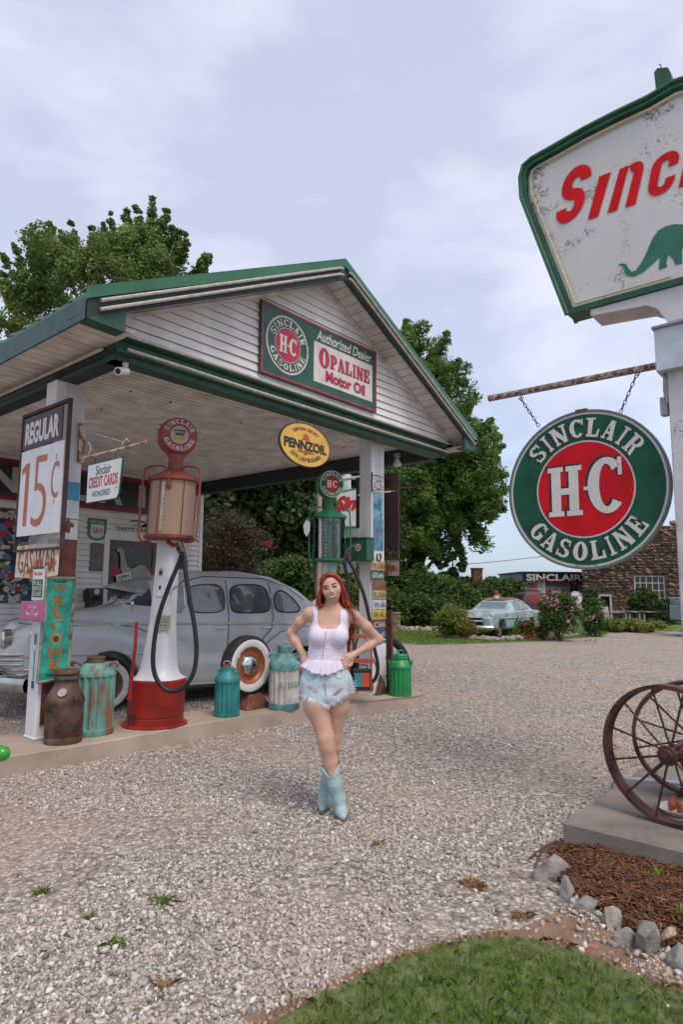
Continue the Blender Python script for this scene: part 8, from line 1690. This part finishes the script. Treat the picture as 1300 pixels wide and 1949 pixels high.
fl('eyebrow', ((613.8, 1118.2), (617, 1115.9), (621, 1115.2), (625.2, 1116.2)), [.0016, .0046, .0054, .0040], brow); fl('eyebrow', ((630.6, 1113.9), (634.5, 1110.9), (638, 1110.4), (642, 1112.2)), [.0040, .0054, .0046, .0016], brow)
fl('eyelashes', ((615.2, 1121.6), (617.5, 1119.6), (620.3, 1119.0), (623, 1119.6), (625, 1121.2)), [.0018, .0040, .0045, .0040, .0018], lash); fl('eyelashes', ((631.8, 1118.2), (634, 1116.2), (636.6, 1115.2), (639.2, 1115.2), (641.2, 1116.6)), [.0018, .0040, .0045, .0040, .0018], lash)
sh_ = M('eye shade', (.12, .055, .04), .7); fl('eyelid_crease', ((616, 1121.8), (620.3, 1121.6), (624.4, 1121.8)), [.001, .0024, .001], sh_); fl('eyelid_crease', ((632.6, 1118.6), (636.6, 1117.8), (640.6, 1117.2)), [.001, .0024, .001], sh_)
for px, py in ((627.6, 1127.3), (632.4, 1126.4)): Mb().sphere(onb(px, py, -.0005), .0032, 8, 6).build('nostril', M('nostril', (.16, .06, .045), .8), wm)
fl('smile_line', ((624.5, 1127.5), (622.5, 1131), (621.8, 1134)), [.0008, .0016, .0008], M('skin fold', (.36, .19, .14), .7)); fl('smile_line', ((638.0, 1124.8), (641.4, 1127.6), (643, 1130.6)), [.0008, .0016, .0008], M('skin fold', (.36, .19, .14)))
ul = ((623.8, 1133.6), (626.5, 1133.5), (629.6, 1132.9), (632.2, 1132.9), (634.8, 1131.9), (637.8, 1131.0), (640.8, 1129.9)); ll = ((624.2, 1134.2), (626.4, 1136.4), (629.4, 1137.9), (632.8, 1138.0), (636, 1136.7), (638.6, 1134.2), (640.4, 1130.6))
fl('upper_lip', ul, [.0012, .0030, .0036, .0032, .0036, .0030, .0012], lip); fl('lower_lip', ll, [.0012, .0032, .0042, .0046, .0042, .0032, .0012], lip)
m = Mb(); U_ = [onb(x, y + .2, .0022) for x, y in ul]; L2_ = [onb(x, y - .8, .0020) for x, y in ll]; m.v = [tuple(v) for v in U_ + L2_]; m.f = [(i, i + 1, 7 + i + 1, 7 + i) for i in range(6)]; m.build('teeth', teeth, wm, smooth=True)

# hair
hair_m = M('red hair', (.38, .045, .011), .45, var=.3, vscale=20, col2=(.13, .014, .006), spec=.4)
s = Sdf((-.28, -.20, 1.02), (.34, .26, 1.80), .0042)
s.ell(Hh(0, -.022, .028), (.086, .100, .088), .01, rot=tilt)
part_c = Hh(.002, .052, .104)
def lock(pts, r0, r1, k=.006):
    P = arc3(pts, 4); n = len(P); rs = [r0 * (.75 + .5 * math.sin(math.pi * min(1, (i / n) * 1.3 + .1))) * (1 - i / n) + r1 * (i / n) for i in range(n)]; s.chain(P, rs, k)
rh = random.Random(5)
for i in range(38):   # viewer's left curtain
    t = i / 37; j = lambda a_=.006: rh.uniform(-a_, a_)
    p0 = Hh(-.004, .060 - .12 * t, .100 + .008 * math.sin(t * 3) - .02 * t * t); p1 = Hh(-.050 - .01 * t, .050 - .10 * t, .070 + j()); p2 = Hh(-.079, .030 - .10 * t + j(), .010 + j()); p3 = B(604 + 6 * t + rh.uniform(-3, 5), 1140, -.055 + .13 * t); p4 = B(607 + 10 * t + rh.uniform(-6, 7), 1157 + rh.uniform(-5, 6), -.06 + .13 * t)
    lock([p0, p1, p2, p3, p4], .0092, .0028, .003)
for i in range(54):   # viewer's right curtain, longer and falling over the shoulder
    t = i / 53; ex = rh.uniform(-4, 4)
    p0 = Hh(.006, .060 - .12 * t, .100 - .02 * t * t); p1 = Hh(.052 + .008 * t, .050 - .10 * t, .072); p2 = Hh(.081, .034 - .10 * t, .012); p3 = B(658 + ex * 1.5, 1143, -.04 + .12 * t); p4 = B(669 + ex * 2.0, 1162, -.06 + .12 * t)
    if i % 2 == 0: p5 = B(679 + rh.uniform(-13, 8), 1176 + rh.uniform(-2, 14), -.06 + .12 * t); lock([p0, p1, p2, p3, p4, p5], .0092, .0022, .003)
    else:
        p5 = B(666 + rh.uniform(-4, 8), 1196, .02 + .08 * t); p6 = B(664 + rh.uniform(-5, 7), 1214 + rh.uniform(-6, 22), .04 + .06 * t); lock([p0, p1, p2, p3, B(661 + ex, 1168, .01 + .09 * t), p5, p6], .0092, .0024, .003)
for i in range(16):   # back
    t = i / 15; lock([Hh(-.06 + .12 * t, -.06, .07), Hh(-.07 + .14 * t, -.115, .0), B(616 + 34 * t, 1150, .10), B(620 + 36 * t, 1180, .11)], .016, .006)
# face opening
sl, (X, Y_, Z) = s.sub((-.28, -.20, 1.02), (.34, .26, 1.80)); dx = [X - HC.x, Y_ - HC.y, Z - HC.z]
xl = dx[0] * rt.x + dx[1] * rt.y + dx[2] * rt.z; yl = dx[0] * fw.x + dx[1] * fw.y + dx[2] * fw.z; zl = dx[0] * up.x + dx[1] * up.y + dx[2] * up.z
open_ = np.maximum((np.sqrt((xl / .066) ** 2 + ((zl + .012) / .092) ** 2) - 1) * .06, .012 - yl); s.d = np.maximum(s.d, -np.maximum(open_, zl - .078)).astype(np.float32)
hair = s.mesh('hair', hair_m, wm)

# white top
topm = M('white cotton', (.70, .66, .76), .8, var=.03, vscale=30, bump=.5, bscale=160, spec=.2)
s = Sdf((-.26, -.22, 1.0), (.20, .18, 1.66), .0045); torso(s, .009)
sl, (X, Y_, Z) = s.sub((-.26, -.22, 1.0), (.20, .18, 1.66)); D = s.d
cx = B(626, 1180).x; zn = B(625, 1197, -.08).z; zb = B(625, 1178, .1).z
nx = np.abs(X - cx) - .083; zneck = np.where(Y_ < 0, zn, zb)
cut = np.maximum(nx + np.clip(.05 - (Z - zneck), 0, .05) ** 2 * 14, zneck - Z)
D = np.maximum(D, -cut)
D = np.maximum(D, -(np.hypot((X - B(581, 1176).x) / 1.0, (Z - B(581, 1172).z) / 1.28) - .066)) if False else D
for (px, pyc, rr) in ((577, 1170, .080), (682, 1174, .080)):
    c = B(px, pyc); D = np.maximum(D, -(-(np.hypot(X - c.x, (Z - c.z) * .72) - rr)) * 1.0) if False else np.maximum(D, rr - np.hypot(X - c.x, (Z - c.z) * .72))
D = np.maximum(D, B(600, 1266).z - Z + 0 * X); s.d = D.astype(np.float32)
top = s.mesh('top', topm, wm); bvt = bvh_of(top)
# folds of the bodice: gathers as shallow ridges under the bust; ruffle peplum
m = Mb(); n = 168; rows = 7; c0 = B(620, 1253, 0); c1 = B(616, 1278, 0)
for r_i in range(rows + 1):
    t = r_i / rows
    for i in range(n):
        a_ = 2 * math.pi * i / n; fold = math.sin(a_ * 23 + 1.6 * math.sin(a_ * 3)) * .0065 * t + math.sin(a_ * 9 + 1) * .006 * t + math.sin(a_ * 51) * .0016 * t; rx = .131 + .036 * t ** .8 + fold; ry = .098 + .034 * t ** .8 + fold
        zz = c0.z + (c1.z - c0.z) * t + .012 * math.cos(a_ * 2) * t + (.034 * abs(math.cos(a_)) ** 2 * t) + (.0055 * math.sin(a_ * 17 + 1.5) * t if r_i == rows else 0)
        m.v.append((c0.x + (c1.x - c0.x) * t + math.cos(a_) * rx, c0.y - .002 + math.sin(a_) * ry, zz))
m.f = [(i * n + q, i * n + (q + 1) % n, (i + 1) * n + (q + 1) % n, (i + 1) * n + q) for i in range(rows) for q in range(n)]
o = m.build('ruffle', topm, wm, smooth=True); sm_ = o.modifiers.new('s', 'SOLIDIFY'); sm_.thickness = .004
pl0 = [onb2(bvt, 621 - 7.5 * t, 1199 + 52 * t, .0025) for t in np.linspace(0, 1, 14)]; pl0 = [p for p in pl0 if p]
Mb().tube(pl0, .0055, 6).build('placket', topm, wm, smooth=True)
for k, p in enumerate(pl0[1:13]): Mb().sphere(p + Vector((0, -.0065, 0)), .0042, 8, 6, (1, .5, 1)).build('button', M('button grey', (.34, .33, .38), .4), top)
for x0 in (-34, -26, -18, -11, 11, 18, 26, 33):   # pin tucks
    pts = [onb2(bvt, 620 + x0 * (1 - .12 * t), 1202 + 44 * t, .0002) for t in np.linspace(0, 1, 10)]; pts = [p for p in pts if p]
    if len(pts) > 3: Mb().tube(pts, .0016, 5).build('pin_tuck', topm, top, smooth=True)
for yy_, a_, b_ in ((1228, 590, 616), (1233, 589, 655), (1239, 590, 613), (1240, 622, 656), (1246, 592, 650), (1224, 628, 660)):
    pts = [onb2(bvt, x_, yy_ + 1.6 * math.sin(x_ * .21 + yy_), .0) for x_ in np.linspace(a_, b_, 14)]; pts = [p for p in pts if p]
    if len(pts) > 3: Mb().tube(pts, [.0005] + [.0026] * (len(pts) - 2) + [.0005], 5).build('gather_fold', topm, top, smooth=True)
# denim shorts
den = M('washed denim', (.40, .53, .58), .85, var=.14, vscale=11, bump=.5, bscale=260, col2=(.52, .61, .66)); fray = M('denim fray', (.66, .68, .70), .9, isl=.12)
s = Sdf((-.30, -.22, .72), (.24, .22, 1.16), .0046)
s.ell(B(620, 1293, .01), (.180, .128, .125), .04); s.ell(B(620, 1270, .0), (.160, .112, .10), .04)
s.cone(B(598, 1300, 0), B(601, 1350, -.02), .106, .112, .03); s.cone(B(644, 1300, .01), B(645, 1345, .0), .106, .110, .03)
s.ell(B(623, 1322, -.01), (.085, .112, .075), .04)
sl, (X, Y_, Z) = s.sub((-.30, -.22, .72), (.24, .22, 1.16)); xm = B(625, 1330).x; zc = B(625, 1339).z; zl_ = B(572, 1318).z; zr_ = B(671, 1310).z; xl_ = B(572, 1318).x; xr_ = B(671, 1310).x
hem = np.where(X < xm, zc + (zl_ - zc) * np.clip((xm - X) / (xm - xl_), 0, 1.2) ** .9, zc + (zr_ - zc) * np.clip((X - xm) / (xr_ - xm), 0, 1.2) ** .9); D = np.maximum(s.d, (hem - Z) * .9); D = np.maximum(D, Z - B(620, 1262).z + 0 * X); D = np.maximum(D, -(np.hypot(X - xm, (Z - zc + .01) * 1.0) - .012 + 0 * Y_)) if False else D
s.d = D.astype(np.float32); sho = s.mesh('shorts', den, wm); bvs = bvh_of(sho)
q = []
V = np.array([v.co[:] for v in sho.data.vertices]); hz_ = np.where(V[:, 0] < xm, zc + (zl_ - zc) * np.clip((xm - V[:, 0]) / (xm - xl_), 0, 1.2) ** .9, zc + (zr_ - zc) * np.clip((V[:, 0] - xm) / (xr_ - xm), 0, 1.2) ** .9)
nrm = np.array([v.normal[:] for v in sho.data.vertices]); sel = np.where((np.abs(V[:, 2] - hz_) < .012) & (nrm[:, 2] > -.6))[0]; sel = rng.choice(sel, min(len(sel), 1900), replace=False)
def strands(name, mat, P, Nn, ln, wd, parent, down=1.):
    n = len(P); dr = Nn * rng.uniform(.05, .7, n)[:, None] + rng.normal(size=(n, 3)) * .28 + np.array([0, 0, -down]); dr /= np.linalg.norm(dr, axis=1)[:, None]; L_ = ln * rng.uniform(.35, 1.25, n)[:, None]; t = np.cross(dr, Nn + 1e-3); t /= np.linalg.norm(t, axis=1)[:, None]; w_ = wd
    dr2 = dr + rng.normal(size=(n, 3)) * .35; return np_mesh(name, mat, np.stack([P - t * w_, P + t * w_, P + dr * L_ * .6 + t * w_ * .7, P + dr * L_ * .6 + dr2 * L_ * .4, P + dr * L_ * .6 - t * w_ * .7], 1).reshape(-1, 3), 5, parent)
strands('frayed_hem', fray, V[sel] + nrm[sel] * .001, nrm[sel], .040, .0019, sho)
side_ = np.where((V[:, 0] > B(660, 1300).x) & (V[:, 2] < B(660, 1297).z) & (V[:, 1] < .06))[0]; side_ = rng.choice(side_, min(len(side_), 260), replace=False); strands('frayed_side', fray, V[side_], nrm[side_], .035, .0015, sho, .4)
side_ = np.where((V[:, 0] < B(577, 1300).x) & (V[:, 2] < B(577, 1304).z) & (V[:, 1] < .06))[0]; side_ = rng.choice(side_, min(len(side_), 140), replace=False); strands('frayed_side', fray, V[side_], nrm[side_], .025, .0015, sho, .6)
dd = M('denim seam', (.22, .33, .40), .9)
def line(name, pts, r_, mat, par=sho, bv_=bvs, off=.001):
    P = [onb2(bv_, x, y, off) for x, y in pts]; P = [p for p in P if p]
    if len(P) > 1: Mb().tube(arc3(P, 3), r_, 5).build(name, mat, par, smooth=True)
line('fly_seam', ((617, 1276), (617.5, 1290), (618, 1305), (621, 1325)), .0028, dd); line('fly_seam', ((612, 1278), (612, 1292), (615, 1303), (618, 1307)), .0016, dd)
line('pocket_seam', ((580, 1284), (585, 1293), (596, 1293), (600, 1284)), .002, dd); line('pocket_seam', ((636, 1282), (642, 1291), (652, 1290), (660, 1281)), .002, dd); line('side_seam', ((662, 1280), (665, 1295), (667, 1308)), .002, dd)
for P in ([(582, 1303), (592, 1306), (602, 1313), (606, 1318), (597, 1317), (588, 1311)], [(632, 1322), (640, 1315), (650, 1309), (655, 1308), (648, 1316), (640, 1323)]):
    m = Mb(); v = [onb2(bvs, x, y, .0022) for x, y in P]; v = [p for p in v if p]; m.v = [tuple(p) for p in v]; m.f = [tuple(range(len(v)))]; m.build('rip', M('rip shadow', (.34, .25, .22), .9), sho)
    for k in range(6): line('rip_thread', [(P[0][0] + (P[3][0] - P[0][0]) * k / 6 + 1, P[0][1] + (P[3][1] - P[0][1]) * k / 6 - 1.5), (P[0][0] + (P[3][0] - P[0][0]) * (k + 1.2) / 6 - 2, P[0][1] + (P[3][1] - P[0][1]) * (k + 1) / 6 + 3.5)], .0016, fray, off=.004)
# boots
btm = M('pale blue suede', (.27, .39, .41), .85, var=.14, vscale=10, bump=.6, bscale=60, spec=.15, col2=(.37, .47, .47)); sole = M('boot sole', (.19, .115, .06), .7)
def boot(name, t0, r0, c1, r1, an, ra, heel, toe, notch):
    s = Sdf((min(t0.x, toe.x, heel.x) - .13, min(toe.y, t0.y, heel.y) - .14, -.005), (max(t0.x, toe.x, heel.x) + .13, max(t0.y, heel.y, toe.y) + .14, t0.z + .12), .0045)
    ax = (t0 - c1).normalized(); s.chain([t0 + ax * .05, t0, c1, an], [r0 * 1.02, r0, r1, ra], .02)
    hz = Vector((heel.x, heel.y, .052)); tz = Vector((toe.x, toe.y, .034)); mid = hz * .4 + tz * .6; mid.z = .050
    s.cone(an, hz, ra, .040, .02); s.cone(an, mid, ra * .85, .038, .025); s.chain([hz, mid, tz], [.037, .040, .024], .02)
    sl, (X, Y_, Z) = s.sub(s.lo, s.lo + s.n * s.vox); zt = t0.z; D = s.d
    # scalloped top: a V dip at front and back, peaks at the sides
    ang = np.arctan2(X - t0.x, -(Y_ - t0.y)); h = zt + .034 - .062 * np.abs(np.cos(ang)) ** 3 + 0 * Z; D = np.maximum(D, (Z - h) * .8)
    inner = np.hypot(X - t0.x - ax.x / ax.z * (Z - t0.z), Y_ - t0.y - ax.y / ax.z * (Z - t0.z)) - (r0 - .012); D = np.maximum(D, -np.maximum(inner, zt - .045 - Z)); D = np.maximum(D, .012 - Z + 0 * X)
    s.d = D.astype(np.float32); o = s.mesh(name, btm, wm)
    # sole and heel
    d = (tz - hz); d.z = 0; L_ = d.length; d.normalize(); e = Vector((-d.y, d.x, 0)); P = []
    for i in range(28):
        a_ = 2 * math.pi * i / 28; u_ = math.cos(a_); w_ = .036 + .008 * math.sin((u_ + 1) * 1.6); w_ *= (1 if u_ < .5 else 1 - .25 * (u_ - .5)); c = hz + d * (L_ * .5 + (L_ * .5 + .033) * u_) + e * w_ * math.sin(a_); P.append(c)
    m = Mb(); m.v = [(p.x, p.y, .006) for p in P] + [(p.x, p.y, .017) for p in P]; k = 28; m.f = [(i, (i + 1) % k, k + (i + 1) % k, k + i) for i in range(k)] + [tuple(range(k))[::-1], tuple(range(k, 2 * k))]; so = m.build('sole', sole, o)
    Mb().lathe([(.030, 0), (.034, .022)], 18, (hz.x, hz.y, -.004)).build('heel', sole, so); return o
boot('boot', B(629.5, 1466, -.05), .0625, B(637, 1492, -.06), .053, B(645, 1520, -.055), .045, B(647, 1534, -.02) * 1, B(652.5, 1553, -.135), 1)
boot('boot', B(633, 1457, .10), .060, B(624, 1484, .11), .052, B(617, 1511, .12), .044, B(620, 1522, .17) * 1, B(613, 1538, .03), 1)
# bracelet
Mb().tube([wr2 + Vector((.012, .006, .006)) + Vector((math.cos(t) * .5, 0, math.sin(t))) * .027 + Vector((0, math.cos(t) * .025, 0)) for t in np.linspace(0, 2 * math.pi, 18, False)], .0018, 5, close=True).build('bracelet', M('silver', (.6, .6, .6), .3, metal=1), wm)
